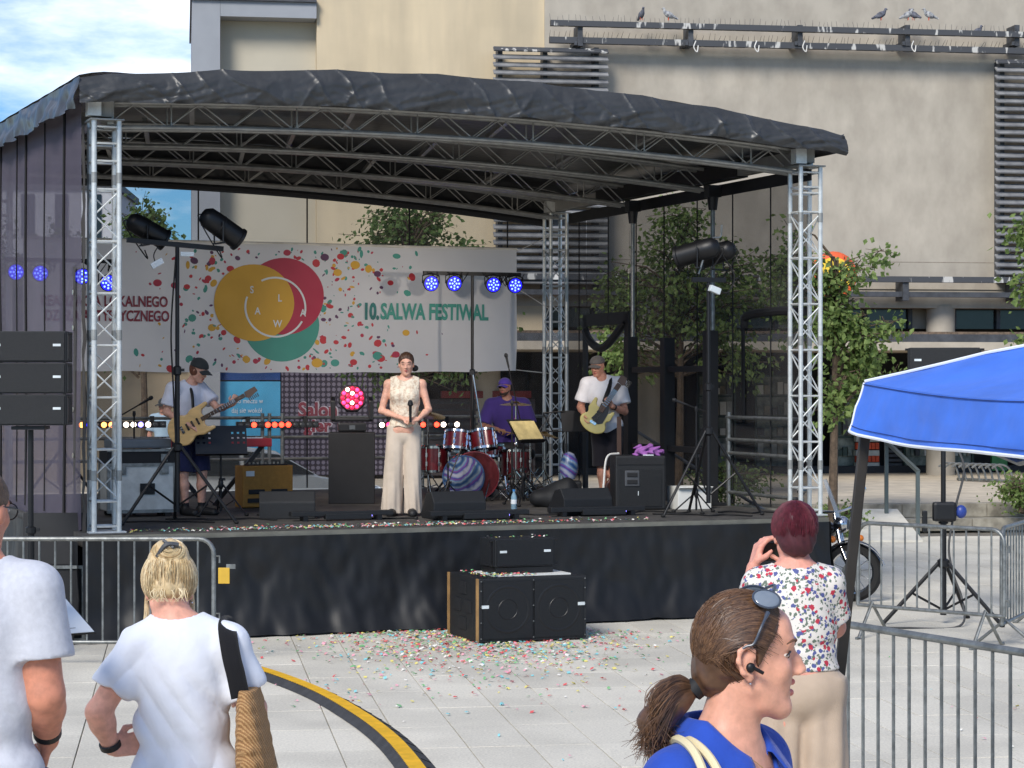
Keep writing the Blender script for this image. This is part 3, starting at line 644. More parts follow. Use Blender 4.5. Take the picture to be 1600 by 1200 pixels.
for vi, v in enumerate((.06, 2.35, 4.7, 7.05)):
    us = [.0+7.62*i/24 for i in range(25)]
    for dv in (0, .2):
        for up in (0, .24): MB().tube([(u, v+dv, zL(u, v)+up) for u in us], .0245, 8).build('chord', M_alud, rf, smooth=True)
        for i in range(24):
            a, b = us[i], us[i+1]; z0, z1 = zL(a, v), zL(b, v)
            rod(rf, 'brace', M_alud, (a, v+dv, z0+(.24 if i % 2 else 0)), (b, v+dv, z1+(0 if i % 2 else .24)), .008, 6)
            if i % 4 == 2: rod(rf, 'strut', M_alud, (a+.03, v+dv, z0), (a+.03, v+dv, z0+.24), .009, 6)
    for i in range(0, 25, 4): rod(rf, 'cross_strut', M_alud, (us[i], v, zL(us[i], v)), (us[i], v+.2, zL(us[i], v)), .009, 6)
for u0 in (.9, 2.6, 4.3, 6.0):
    for k, (va, vb) in enumerate(((.2,2.4),(2.5,4.75),(4.85,7.1))):
        MB().box(((u0+u0+.5)/2, (va+vb)/2, zL(u0, (va+vb)/2)+.27), (.05, math.hypot(vb-va,.5), .05), Rz(-math.atan2(.5, vb-va))).build('purlin', M_alud, rf)
M_box = mat('beam_grey', (140,140,136), .5, .3, var=.12)
for u in (0, 7.645):
    zt_ = 5.02 if u == 0 else 4.87
    for (v0, v1, m, nm, w_) in ((-.1, 1.5, M_box, 'side_beam', .0), (1.5, 5.6, M_blk, 'beam_wrap', .03), (5.6, 7.35, M_box, 'side_beam', 0)):
        za = zt_+lb(u, (v0+v1)/2)*.6; MB().box((u, (v0+v1)/2, za+.06), (.13+w_, v1-v0-.004, .15+w_)).build(nm, m, rf, bevel=.006)
    for v in (0, 7.2): MB().cyl((u+.06, v, 4.8 if u else 4.96), (u+.06, v, zL(u,v)+.3), .035, n=10).box((u-.12, v-.08, (4.8 if u else 4.98)+.12), (.13,.12,.16)).build('post_sleeve', M_alu, rf, smooth=True)
    if u: MB().box((u+.1, 3.5, 4.75), (.02, 6.9, .14)).build('scrim_rail', M_blkm, rf)
MB().box((3.82, 7.36, 5.0), (7.6, .05, .16)).build('rear_hem', M_blkm, rf).hide_render = False
bpy.data.objects.remove(bpy.data.objects['rear_hem'])
MB().tube([(u, 7.38, zL(u, 7.1)-.05) for u in [7.62*i/24 for i in range(25)]], .06, 8).build('rear_hem', M_blkm, rf, smooth=True)
MB().grid(60, 4, lambda a, b: (8.22*a-.3, 7.5+.03*wob(a*9, b, 8), zL(8.22*a-.3, 7.1)-.04+(zT(8.22*a-.3, 7.5)-zL(8.22*a-.3, 7.1)+.04)*b)).build('rear_valance', M_tarp, rf, smooth=True, fix=False, ang=180)
# ---- mesh walls
def scrim(name, lab, fn, nu, nv, m): 
    o = thing(name, lab, 'mesh wall', S_O, S_TH); MB().grid(nu, nv, fn).build('scrim', m, o, smooth=True, fix=False, ang=180); return o
ml = scrim('mesh_wall', 'purple-grey mesh wall hanging along the left side of the stage', lambda a, b: (-.2+.05*wob(a*9, b*2, 41)*(1-b), .12+7.1*a, 1.04+(zF(0, 7.2*a)+.1-1.04)*b-.06*(b == 0)*abs(math.sin(a*20))), 90, 20, M_mesh)
for k, v in enumerate((1.05, 2.3, 3.6, 4.3, 5.6, 6.6)): MB().tube([(-.21, v+.03*math.sin(z*2), z) for z in (1.1, 2, 3, 4, zF(0,v))], .008 if k % 2 else .016, 5).build('seam', M_seam, ml)
hm = MB().grid(6, 60, lambda a, b: (-.19+.03*wob(a*2, b*20, 3), -.02+.16*a+.03*wob(0, b*12, 7)-.04*(1-b), .62+(4.95-.62)*b)).build('front_hem', mat('hem_brown', (58,54,50), .9, var=.2), ml, smooth=True, fix=False)
M_eye = mat('eyelet_metal', (210,205,190), .3, .8)
for z in (1.15, 1.75, 2.2, 3.0, 3.35): MB().lathe([(.012,-.004),(.024,-.004),(.024,.004),(.012,.004)], 10, Ry(R(90)), (-.23, .42, z)).build('eyelet', M_eye, ml)
MB().grid(4, 50, lambda a, b: (-.215, .36+.13*a+.03*wob(0, b*9, 17), 1.0+2.6*b)).build('strap', mat('hem_brown'), ml, smooth=True, fix=False)
mb_ = scrim('mesh_wall', 'grey mesh wall closing the back of the stage behind the banner', lambda a, b: (.0+7.6*a, 7.42+.03*wob(a*9, b*2, 43), 1.04+(zL(7.6*a, 7.1)-1.04)*b), 60, 16, M_mesh2)
for px in (310, 480, 640, 793): MB().tube([(uAt(px, 7.4), 7.405, 1.05), (uAt(px, 7.4), 7.405, zL(uAt(px, 7.4), 7.1))], .011, 5).build('seam', M_seam, mb_)
mr = thing('mesh_wall', 'dark mesh wall along the right side of the stage with a rolled-up opening', 'mesh wall', S_O, S_TH)
def panel(v0, v1, z0, z1): MB().grid(int((v1-v0)*8)+2, 14, lambda a, b: (7.78+.03*wob(a*(v1-v0), b*2, 47+v0), v0+(v1-v0)*a, z0+(z1-z0)*b)).build('scrim', M_mesh3, mr, smooth=True, fix=False, ang=180)
panel(.15, 5.0, 1.04, 4.72); panel(5.0, 6.4, 3.2, 4.72); panel(6.4, 7.2, 1.04, 4.72)
for v in (5.0, 6.4): MB().box((7.76, v, 2.2), (.03, .13, 2.35)).build('opening_hem', M_blkm, mr)
MB().box((7.76, 5.7, 3.32), (.03, 1.5, .16)).build('opening_hem', M_blkm, mr)
MB().tube(bez([(7.74,5.05,3.25),(7.7,5.4,3.02),(7.7,5.75,2.93),(7.7,6.1,3.03),(7.74,6.38,3.2)], 6), [.03]+[.055]*23+[.03], 8).build('rolled_scrim', M_blkm, mr, smooth=True)
MB().tube(bez([(7.73,1.62,3.12),(7.72,1.5,3.24),(7.72,.8,3.27),(7.73,.15,3.25)], 6), .05, 8).build('rolled_scrim', M_blkm, mr, smooth=True)
MB().box((7.74, 1.66, 2.58), (.02,.06,1.15)).build('opening_hem', M_blkm, mr)
for v in (1.0, 1.95, 2.9, 3.85, 4.7, 5.6, 6.6): MB().cyl((7.75, v, 3.3 if 5 < v < 6.4 else 1.05), (7.75, v, 4.72), .009, n=5).build('seam', M_seam, mr)
# ---- banner
BV = 7.0
bn = sthing('festival_banner', 'long white festival banner with overlapping yellow, magenta and teal circles', 'banner')
bu0, bu1 = uAt(36, BV), uAt(807, BV); bz0 = HC+20/111.5; bz1 = HC+206/111.5
def bw(u, z): 
    e = (u-bu0)/(bu1-bu0); return .035*wob(u*1.1, z*1.3+u*.5, 51)+.018*wob(u*3+z*1.5, z*2.5, 53)+.05*max(0, e-.85)*math.sin((z-bz0)*5+u*2)
def bpt(u, z, off=0): return (u, BV+bw(u, z)-off, z)
M_ban = mat('banner_vinyl', (230,229,230), .6, var=.03, vs=2, bump=.12, bs=5)
t = M_ban.node_tree; b_ = t.nodes['Principled BSDF']; tr_ = t.nodes.new('ShaderNodeBsdfTranslucent'); tr_.inputs[0].default_value = (.8,.8,.8,1); ms_ = t.nodes.new('ShaderNodeMixShader'); ms_.inputs[0].default_value = .4
t.links.new(b_.outputs[0], ms_.inputs[1]); t.links.new(tr_.outputs[0], ms_.inputs[2]); t.links.new(ms_.outputs[0], t.nodes['Material Output'].inputs[0])
MB().grid(140, 30, lambda a, b: bpt(bu0+(bu1-bu0)*a, bz0+(bz1-bz0)*b-.03*math.sin(a*math.pi)*(1-b)+.02*math.sin(a*40)*.3)).build('vinyl', M_ban, bn, smooth=True, fix=False, ang=180)
BC = {'yellow': mat('print_yellow', (206,160,52), .6, var=.04), 'magenta': mat('print_magenta', (172,40,72), .6, var=.04), 'teal': mat('print_teal', (62,146,134), .6, var=.04), 'red': mat('print_red', (186,46,58), .6, var=.04), 'purple': mat('print_purple', (92,52,92), .6), 'white': M_wt, 'maroon': mat('print_maroon', (128,40,60), .6), 'deep': mat('print_deep_teal', (34,112,110), .6, var=.15, vs=4)}
def bpx(px, py): return onS(px, py, BV)
def disc(name, px, py, r, m, off):
    u, z = bpx(px, py); k = S(u, BV).y/F; b = MB(); vs = [bpt(u, z, off)]; fs = []
    for i in range(1, 9):
        for j in range(48): t = j*math.pi/24; vs.append(bpt(u+r*k*1.07*i/8*math.cos(t), z+r*k*i/8*math.sin(t), off))
    for j in range(48): fs.append((0, 1+j, 1+(j+1)%48))
    for i in range(7):
        for j in range(48): a = 1+i*48; fs.append((a+j, a+48+j, a+48+(j+1)%48, a+(j+1)%48))
    b.add(vs, fs).build(name, m, bn, smooth=True, fix=False)
disc('teal_circle', 440, 508, 57, BC['teal'], .004); disc('magenta_circle', 444, 463, 60, BC['magenta'], .008); disc('yellow_circle', 397, 473, 60, BC['yellow'], .012)
u, z = bpx(430, 480); k = S(u, BV).y/F
for (t0, t1) in ((-15, 118), (160, 332)):
    b = MB(); vs = []; N = 40
    for i in range(N+1):
        t = R(t0+(t1-t0)*i/N)
        for r in (44.6, 47.6): vs.append(bpt(u+r*k*1.05*math.cos(t), z+r*k*math.sin(t), .016))
    b.add(vs, [(2*i,2*i+1,2*i+3,2*i+2) for i in range(N)]).build('ring_arc', M_wt, bn, fix=False)
def btext(txt, px, py, hpx, m, sx=1, bold=0, right=None, wpx=None, name='lettering'):
    u, z = bpx(px, py); k = S(u, BV).y/F*1.0; vs, fs = text_pts(txt, hpx*k, bold, sx); w_ = max(v[0] for v in vs)
    if wpx:
        u2, _ = bpx(px+wpx, py); f = (u2-u)/w_; vs = [(x*f, y) for x, y in vs]; w_ *= f
    x0 = u-(w_ if right else 0)
    return MB().add([bpt(x0+x, z+y, .018) for x, y in vs], fs).build(name, m, bn, fix=False)
for ch, px, py in (('S', 390, 458), ('L', 434, 471), ('A', 397, 491), ('W', 426, 511), ('A', 468, 494)): btext(ch, px, py, 11.5, M_wt, .85, .02, name='letter')
btext('10.', 570, 498, 25, BC['deep'], bold=.05, wpx=22); btext('SALWA FESTIWAL', 594, 498, 25, BC['teal'], bold=.035, wpx=168)
btext('REALIZACJA LOKALNEGO', 64, 477, 17, BC['maroon'], bold=.03, wpx=198); btext('DZIEŁA ARTYSTYCZNEGO', 70, 500, 17, BC['maroon'], bold=.03, wpx=194)
rr = random.Random(12); pr = {}
for i in range(560):
    px = rr.uniform(205, 700) if i % 3 else rr.gauss(440, 95); py = rr.uniform(388, 578)
    if px < 205 or px > 720 or (px < 272 and 452 < py < 506) or (562 < px and 462 < py < 504) or (px > 640 and rr.random() < .8): continue
    if math.hypot(px-397, py-473) < 63 or math.hypot(px-444, py-463) < 63 or math.hypot(px-440, py-508) < 60: continue
    if px < 300 and rr.random() < .6: continue
    u, z = bpx(px, py); k = S(u, BV).y/F; r = rr.choice([1.2,1.8,2.4,3,3,4.5,6.5])*k; e = rr.uniform(.3,1); a = rr.uniform(0, 3.14)
    if r/k > 5 and py < 530 and rr.random() < .5: r *= .5
    c = rr.choice(['red','red','magenta','teal','yellow','purple','teal']); b = pr.setdefault(c, MB()); vs = []
    for j in range(10):
        t = j*math.pi/5; x, y = r*math.cos(t), r*e*math.sin(t)*(1 if rr.random() < .9 else .6); vs.append(bpt(u+x*math.cos(a)-y*math.sin(a), z+x*math.sin(a)+y*math.cos(a), .003))
    b.poly(vs)
for c, b in pr.items(): tag(b.build('printed_confetti', BC[c], bn, fix=False), kind='stuff')
for (px, py, r, c) in ((448,395,6,'magenta'),(360,420,6,'red'),(507,402,7,'purple'),(532,401,6,'red'),(527,426,7,'yellow'),(246,442,7,'magenta'),(273,446,6,'magenta'),(555,414,8,'yellow'),(590,428,6,'purple'),(610,442,5,'red'),(292,448,5,'red'),(634,520,6,'yellow'),(595,560,7,'red'),(590,556,8,'teal'),(552,566,6,'red'),(523,567,7,'teal'),(495,567,9,'yellow')):
    u, z = bpx(px, py); k = S(u, BV).y/F; MB().poly([bpt(u+r*k*math.cos(j*.39), z+r*.8*k*math.sin(j*.39), .0045) for j in range(16)]).build('printed_dot', BC[c], bn, fix=False)
for (px, py) in ((807, 393), (807, 578), (807, 450)): 
    u, z = bpx(px, py); MB().cyl((u, BV, z), (7.55, 7.1, z+(.25 if py < 400 else -.05 if py > 500 else -.3)), .006, n=5).build('guy_rope', M_cord, bn)
MB().cyl((bu0-.02, BV+.03, bz1+.015), (bu1+.02, BV+.03, bz1+.015), .018, n=8).build('top_batten', M_cord, bn, smooth=True)
# ---- guard rails
def rails(name, lab, pts, zs, posts, m=M_galv):
    o = thing(name, lab, 'railing', S_O, S_TH)
    for z in zs: MB().tube([(p[0], p[1], z) for p in pts], .021, 8).build('rail', m, o, smooth=True)
    for p in posts: MB().cyl((p[0], p[1], DZ-.1), (p[0], p[1], zs[0]+.06), .026, n=8).build('post', m, o, smooth=True)
    return o
px_ = [uAt(x, 7.25) for x in (410, 421, 441, 660)]
rails('guard_rail', 'galvanised guard rail along the back edge of the stage', [(0,7.25),(7.6,7.25)], (2.0,1.74,1.45), [(u,7.25) for u in [0.1]+px_+[7.5]])
rails('guard_rail', 'galvanised guard rail at the right front side of the stage', [(7.7,.16),(7.7,2.0)], (2.06,1.8,1.64,1.18), [(7.7,.2),(7.7,1.95)])
sr = thing('stair_handrail', 'sloping pipe handrails of the stage stairs behind the right mesh', 'handrail', (0,0,0))
for (a, b) in (((975, 662, 31.2), (1195, 798, 29.6)), ((968, 722, 31.2), (1120, 806, 29.8)), ((1000, 740, 30.2), (1165, 822, 28.8))): rod(sr, 'rail', M_galv, Pt(*a), Pt(*b), .024)
for (x, y, Y) in ((1195, 798, 29.6), (1090, 733, 30.4), (985, 668, 31.1)): p = Pt(x, y, Y); rod(sr, 'post', M_galv, (p.x, p.y, 0), p, .022)
# ---- lifting columns under the right beam
lc = sthing('lifting_columns', 'three black lifting columns with steel rods under the right roof beam', 'lifting frame')
for (v, z1, rd) in ((4.36, 3.05, 1), (3.26, 3.02, 0), (2.07, 3.08, 1)):
    MB().box((7.52, v, (DZ+z1)/2), (.14,.14,z1-DZ)).build('column', M_blkm, lc, bevel=.008); MB().box((7.52, v, DZ+.02), (.28,.28,.03)).build('foot_plate', M_blkm, lc)
    if rd: MB().cyl((7.55, v, z1), (7.55, v, 4.75), .026, n=10).build('rod', M_galv, lc, smooth=True); MB().box((7.55, v, 4.72), (.16,.14,.14)).lathe([(.05,4.5),(.07,4.66)], 10, c=(7.55,v,0)).build('head', M_blk, lc)
for z in (2.63, 1.66): MB().box((7.52, 3.2, z), (.07,2.1,.07)).build('cross_bar', M_blkm, lc)
# ================================================================ EQUIPMENT ON THE STAGE
def D(px, py): return Gd(px, py, DZ)
M_tolex = mat('black_tolex', (20,22,25), .62, var=.15, vs=30, bump=.2, bs=180); M_grille = mat('speaker_grille', (19,21,24), .5, .2, var=.2, vs=60, bump=.3, bs=260)
M_chrome = mat('chrome', (200,200,200), .15, 1.0, var=.05); M_logo = mat('logo_silver', (205,212,214), .4); M_rope = M_seam
M_lred = mat('lamp_red', (255,52,34), .3, emit=3.0); M_lwhite = mat('lamp_white', (255,236,220), .3, emit=2.2); M_lblue = mat('lamp_blue', (24,20,235), .3, emit=1.0); M_lblueb = mat('lamp_blue_core', (110,140,255), .3, emit=1.6); M_loff = mat('lamp_off', (84,88,92), .2); M_lorange = mat('lamp_orange', (255,140,70), .3, emit=2.6); M_lpink = mat('lamp_pink', (255,40,90), .3, emit=2.2); M_lviol = mat('lamp_violet', (140,130,255), .3, emit=1.5)
def plate(parent, c, sz, M=None, nm='logo_plate'): return MB().box(c, sz, M).build(nm, M_logo, parent)
def par_can(name, lab, pos, axis, group, s=1.0):
    """can lamp: dome at the back, frame clips at the open front; axis points out of the front"""
    o = thing(name, lab, 'stage light', pos, 0, group); Q = frame(axis); r = .105*s
    MB().lathe([(.02,-.2*s),(.06*s,-.19*s),(.1*s,-.14*s),(r,-.05*s),(r,.0),(r+.004,.004),(r+.004,.016),(r,.02),(r,.22*s),(r+.012,.225*s),(r+.012,.25*s),(r-.01,.25*s),(r-.012,.05*s),(0.0,.04*s)], 24, Q).build('housing', M_blk, o, smooth=True)
    MB().lathe([(.0,.052*s),(r-.014,.05*s)], 20, Q).build('lens', mat('can_lens', (255,190,120), .2, emit=2.0), o)
    x = Q @ V(1,0,0)
    for sgn in (-1, 1): MB().box(x*sgn*(r+.012)+V(0,0,-.07*s), (.012,.04,.2*s), Q if False else None).build('yoke_arm', M_blk, o)
    MB().box(V(0,0,-.17*s), (2*r+.05,.04,.014), Rz(math.atan2(x.y, x.x))).build('yoke_bar', M_blk, o)
    MB().tube(bez([Q@V(0,0,-.19*s), Q@V(0,0,-.24*s)+V(0,0,-.08), V(.02,0,-.3*s), V(.0,0,-.22*s)], 5), .007, 5).build('cable', M_seam, o, smooth=True)
    return o
def tripod(o, H, r, hub, feet, m=M_blk, rad=.018, brace=True):
    MB().cyl((0,0,hub*.15), (0,0,H*.55), rad*1.25, n=10).build('pole', m, o, smooth=True); MB().cyl((0,0,H*.5), (0,0,H), rad, n=10).build('inner_pole', m, o, smooth=True)
    MB().lathe([(rad*1.3,hub-.05),(rad*2.4,hub-.03),(rad*2.4,hub+.03),(rad*1.3,hub+.05)], 12).build('collar', m, o, smooth=True); MB().lathe([(rad*1.2,H*.53),(rad*1.9,H*.535),(rad*1.9,H*.56),(rad*1.2,H*.565)], 12).build('clamp_collar', m, o, smooth=True); MB().box((rad*2.4,0,H*.55), (.04,.02,.03)).build('clamp_knob', m, o)
    for a in feet:
        d = V(math.cos(a), math.sin(a), 0); lg = MB().tube([d*rad*2+V(0,0,hub), d*r+V(0,0,.012)], [rad*.8,rad*.8], 8).build('leg', m, o, smooth=True)
        MB().ell(d*r+V(0,0,.018), (.026,.026,.018)).build('rubber_foot', M_tyre, lg, smooth=True)
        if brace: MB().cyl(d*rad+V(0,0,hub*.25), d*r*.5+V(0,0,hub*.5), rad*.5, n=6).build('brace', m, o)
def sub3(a): return [a, a+2*math.pi/3, a+4*math.pi/3]
# left stand with two cans
p = D(277, 818); ls = thing('lighting_stand', 'tall black tripod lighting stand with crossbar at the left of the stage', 'lighting stand', p, S_TH, 'lighting stands on the stage front')
tripod(ls, 2.86, .62, .78, [R(-165), R(-28), R(80)], rad=.022)
MB().box((-.02,0,2.86), (1.0,.05,.05), Ry(R(4))).build('crossbar', M_blk, ls)
MB().tube(bez([(-.02,-.03,2.75),(-.07,-.03,2.0),(-.05,-.04,1.4),(-.02,-.03,.8)], 6), .009, 5).build('cable', M_seam, ls, smooth=True)
plate(ls, (.09,-.05,2.76), (.14,.03,.045), nm='power_box')
MB().box((-.22,-.05,2.66), (.13,.03,.06), Ry(R(-30))).build('paper_tag', M_wt, ls); MB().tube(bez([(-.2,-.02,2.84),(-.25,-.04,2.75),(-.24,-.05,2.67)], 5), .006, 5).build('tag_cord', M_seam, ls)
par_can('can_light', 'black can light at the left end of the left crossbar', Pt(226, 357, p.y), V(.72,.35,-.42), 'can lights'); par_can('can_light', 'black can light raised at the right end of the left crossbar', Pt(342, 352, p.y), V(.62,.35,-.45), 'can lights', 1.08)
p = D(1107, 806); ls = thing('lighting_stand', 'black tripod lighting stand with two lights at the right of the stage', 'lighting stand', p, S_TH, 'lighting stands on the stage front')
tripod(ls, 2.55, .6, .92, [R(-170), R(-12), R(85)], rad=.02); MB().box((.05,-.05,2.45), (.13,.06,.07), Ry(R(20))).build('power_box', M_logo, ls, bevel=.008)
MB().tube(bez([(.16,0,2.85),(.3,-.03,2.6),(.2,-.04,2.42),(.06,-.03,2.5)], 6), .008, 5).build('cable', M_seam, ls, smooth=True); MB().box((0,0,2.56), (.4,.05,.05)).build('crossbar', M_blk, ls)
MB().tube(bez([(-.12,0,2.62),(0,-.03,2.98),(.14,0,3.03),(.16,0,3.16)], 6), .012, 6).build('safety_hook', M_galv, ls, smooth=True)
par_can('can_light', 'nearer black can light of the pair on the right stand', Pt(1094, 392, p.y), V(-.82,.3,-.22), 'can lights', 1.1); par_can('can_light', 'farther black can light of the pair on the right stand', Pt(1122, 396, p.y+.3), V(-.75,.5,-.25), 'can lights', 1.05)
# stage spots are lit: warm light on the singer
# blue LED bars on T stands
def tbar(px, v, ztop, lab, lamps, y0):
    u = uAt(px, v); o = sthing('lamp_stand', lab, 'lighting stand', u, v, DZ, 0, 'T-bar stands with blue lamps')
    H = ztop-DZ; tripod(o, H, .5, .6, sub3(.4), rad=.02); MB().box((0,0,H), (1.36,.045,.05)).build('crossbar', M_blk, o)
    rr = random.Random(px); cb = MB()
    for k in range(16): a = rr.uniform(-.6,.6); cb.tube(bez([(a,-.02,H+.02), (a+rr.uniform(-.1,.1),-.04,H-rr.uniform(.04,.16)), (a+rr.uniform(-.15,.15),-.03,H+.01)], 4), .006, 4)
    tag(cb.build('cable_bundle', M_seam, o, smooth=True), kind='stuff')
    for (lx, lz) in lamps:
        uu, z = onS(lx, lz, v); c = V(uu-u, -.03, z-DZ); Q = Rx(R(97))
        h = MB().lathe([(.03,-.12),(.08,-.1),(.1,-.03),(.105,.0),(.105,.02),(.09,.022)], 20, Q, c).build('lamp', M_blk, o, smooth=True)
        MB().lathe([(0,.026),(.092,.025)], 20, Q, c).build('lamp_face', M_lblue, h)
        for k in range(12):
            a = k*math.pi/6 if k < 8 else k*math.pi/2; r = .064 if k < 8 else .028; a = k*math.pi/4 if k < 8 else a
            MB().lathe([(.013,.027),(.009,.033),(0,.034)], 8, Q, c+Q@V(r*math.cos(a), r*math.sin(a), 0)).build('led', M_lblueb, h)
        MB().tube([c+V(-.115,0,0), c+V(-.115,0,.1), c+V(0,0,H-c.z), c+V(.115,0,.1), c+V(.115,0,0)], .008, 5).build('bracket', M_blk, h)
tbar(738, 5.9, 3.9, 'T-bar stand with four blue lamps in front of the banner', [(672,443),(708,443),(769,445),(803,446)], 425)
tbar(96, 5.6, 3.95, 'T-bar stand with four blue lamps behind the left truss and mesh', [(24,425),(62,427),(127,432),(168,442)], 405)
# LED bars on the rear rail
def ledbar(x0, x1, n, cols, lab):
    v = 7.12; u0, z = onS(x0, 664, v); u1, _ = onS(x1, 664, v); o = sthing('led_bar', lab, 'led bar', u0, v, z, 0, 'LED bars on the rear guard rail'); L = u1-u0
    MB().box((L/2, 0, 0), (L, .07, .085)).build('housing', M_blk, o, bevel=.006)
    for k in range(n): c = V((k+.5)*L/n, -.036, 0); MB().lathe([(.036,0),(.034,.012),(.02,.02),(0,.023)], 14, Rx(R(90)), c).build('lamp', cols[k], o, smooth=True)
    for x in (.15*L, .85*L): MB().box((x, .05, .04), (.05,.06,.14)).build('clamp', M_blk, o)
O_, W_, B_, N_, R_, P_ = M_lorange, M_lwhite, M_lblue, M_loff, M_lred, M_lpink
ledbar(121, 259, 12, [O_, B_, N_, O_, O_, N_, W_, W_, M_lviol, W_, N_, N_], 'LED bar with white and orange lamps at the left of the rear rail'); ledbar(369, 497, 12, [N_, N_, R_, N_, R_, R_, R_, R_, N_, N_, N_, N_], 'LED bar glowing red behind the mustard amplifier'); ledbar(590, 718, 12, [W_, P_, N_, R_, N_, R_, R_, N_, R_, W_, N_, W_], 'LED bar with red lamps behind the singer and drums')
# flight case, rack, keyboard
M_case = mat('case_silver', (196,198,196), .4, .3, var=.12, vs=8)
p = D(222, 808); fc = thing('flight_case', 'silver flight case with butterfly latches behind the left truss', 'flight case', p+V(-.1,.28,0), S_TH)
MB().box((0,0,.31), (.72,.5,.5)).build('shell', M_case, fc, bevel=.01)
for x in (-.36,.36):
    for y in (-.25,.25): MB().box((x,y,.31), (.035,.035,.52)).build('edge_profile', M_galv, fc, bevel=.004); MB().lathe([(.04,0),(.04,.05)], 10, Rx(R(90)), (x*.8,y*.8,.03)).build('castor', M_tyre, fc)
for z in (.06,.56): MB().box((0,-.252,z), (.74,.02,.035)).build('edge_profile', M_galv, fc)
MB().box((.06,-.256,.3), (.16,.02,.12)).box((.06,-.262,.3), (.12,.02,.07)).build('handle', M_blk, fc, bevel=.004)
for x in (-.22,.24): MB().box((x,-.262,.5), (.1,.012,.09)).lathe([(.035,0),(.035,.012)], 12, Rx(R(90)), (x,-.268,.5)).build('butterfly_latch', M_galv, fc, bevel=.004)
rk = thing('equipment_rack', 'black equipment rack lying on the silver flight case', 'rack case', p+V(-.1,.28,.565), S_TH); MB().box((0,0,.08), (.74,.5,.15)).build('shell', M_blkm, rk, bevel=.008); MB().box((0,-.255,.15), (.75,.02,.025)).build('edge_profile', M_galv, rk); MB().box((.24,-.262,.07), (.07,.02,.08)).build('latch', M_galv, rk)
MB().box((0,-.02,.22), (.66,.4,.1)).build('mixer', mat('mixer_grey', (96,104,112), .5), rk, bevel=.02)
kb = thing('stage_keyboard', 'red stage keyboard on a stand behind the guitarist', 'keyboard', Pt(328, 600, 25.6), S_TH); kb.location.z = DZ
M_kred = mat('keyboard_red', (150,30,40), .4); MB().box((0,0,.74), (1.42,.32,.1)).build('case', M_kred, kb, bevel=.012); MB().box((0,-.06,.796), (1.2,.17,.012)).build('keybed', M_wt, kb)
for k in range(36): MB().box((-.58+k*.0333,-.03,.806), (.014,.1,.012)).build('black_key', M_blk, kb) if k % 7 not in (2,6) else None
for s in (-1,1): MB().box((s*.35,0,.36), (.05,.04,.95), Ry(R(40*s))).build('stand_leg', M_blk, kb); MB().cyl((s*.36,-.25,.02), (s*.36,.25,.02), .018).build('stand_foot', M_blk, kb)
# music stand with perforated desk
def music_stand(p, rz, lab, h=.95, w=.56, perf=True, tilt=-18):
    o = thing('music_stand', lab, 'music stand', p, rz, 'music stands'); tripod(o, h, .3, .34, [R(-150),R(-30),R(90)], rad=.012)
    Q = Rx(R(tilt)); c = V(0,-.02,h+.1)
    b = MB(); nx, nz_ = 9, 6; W, H = w, .33; xs = [-W/2+W*i/nx for i in range(nx+1)]; zs = [-H/2+H*i/nz_ for i in range(nz_+1)]
    for i in range(nx):
        for j in range(nz_):
            if perf and (i < 3 or i > 5) and 2 <= j <= 4:
                cx = (xs[i]+xs[i+1])/2; cz = (zs[j]+zs[j+1])/2; r = .017; q = [(xs[i],zs[j]),(xs[i+1],zs[j]),(xs[i+1],zs[j+1]),(xs[i],zs[j+1])]
                inn = [(cx+r*math.cos(R(225+90*k)), cz+r*.9*math.sin(R(225+90*k))) for k in range(4)]
                vs = [Q@V(x,0,z)+c for x, z in q+inn]; b.add(vs, [(k,(k+1)%4,4+(k+1)%4,4+k) for k in range(4)])
            else: b.add([Q@V(x,0,z)+c for x, z in ((xs[i],zs[j]),(xs[i+1],zs[j]),(xs[i+1],zs[j+1]),(xs[i],zs[j+1]))], [(0,1,2,3)])
    b.build('desk', M_blk, o, fix=False); MB().box(Q@V(0,-.03,-H/2)+c, (w,.07,.012), Q).build('ledge', M_blk, o)
    return o
music_stand(D(345, 806), S_TH-.1, 'perforated black music stand in front of the guitarist', .72)
ms = music_stand(D(818, 790), S_TH+.5, 'music stand with an open score beside the drum kit', .78, .46, False, -35)
MB().box((0,-.045,.885), (.44,.012,.26), Rx(R(-35))).build('score', mat('score_paper', (176,160,110), .8, var=.2, vs=9), ms)
ms2 = thing('music_stand', 'folding wire music stand in front of the bassist', 'music stand', D(885, 785), S_TH, 'music stands'); tripod(ms2, .9, .28, .3, [R(-150),R(-30),R(90)], rad=.01)
for a, b in (((-.36,0,.86),(.0,0,.86)),((-.3,0,1.08),(-.02,0,1.1)),((-.36,0,.86),(-.18,0,1.1)),((-.18,0,.86),(-.3,0,1.08)),((0,0,.86),(-.12,0,1.08)),((.02,0,.86),(.36,0,.9)),((.25,0,.88),(.36,0,1.0)),((.36,0,1.0),(.28,0,.86))): rod(ms2, 'wire', M_blk, a, b, .008, 5)
MB().box((.1,-.01,.98), (.34,.012,.26), Rx(R(-15))).build('folder', M_blkm, ms2)
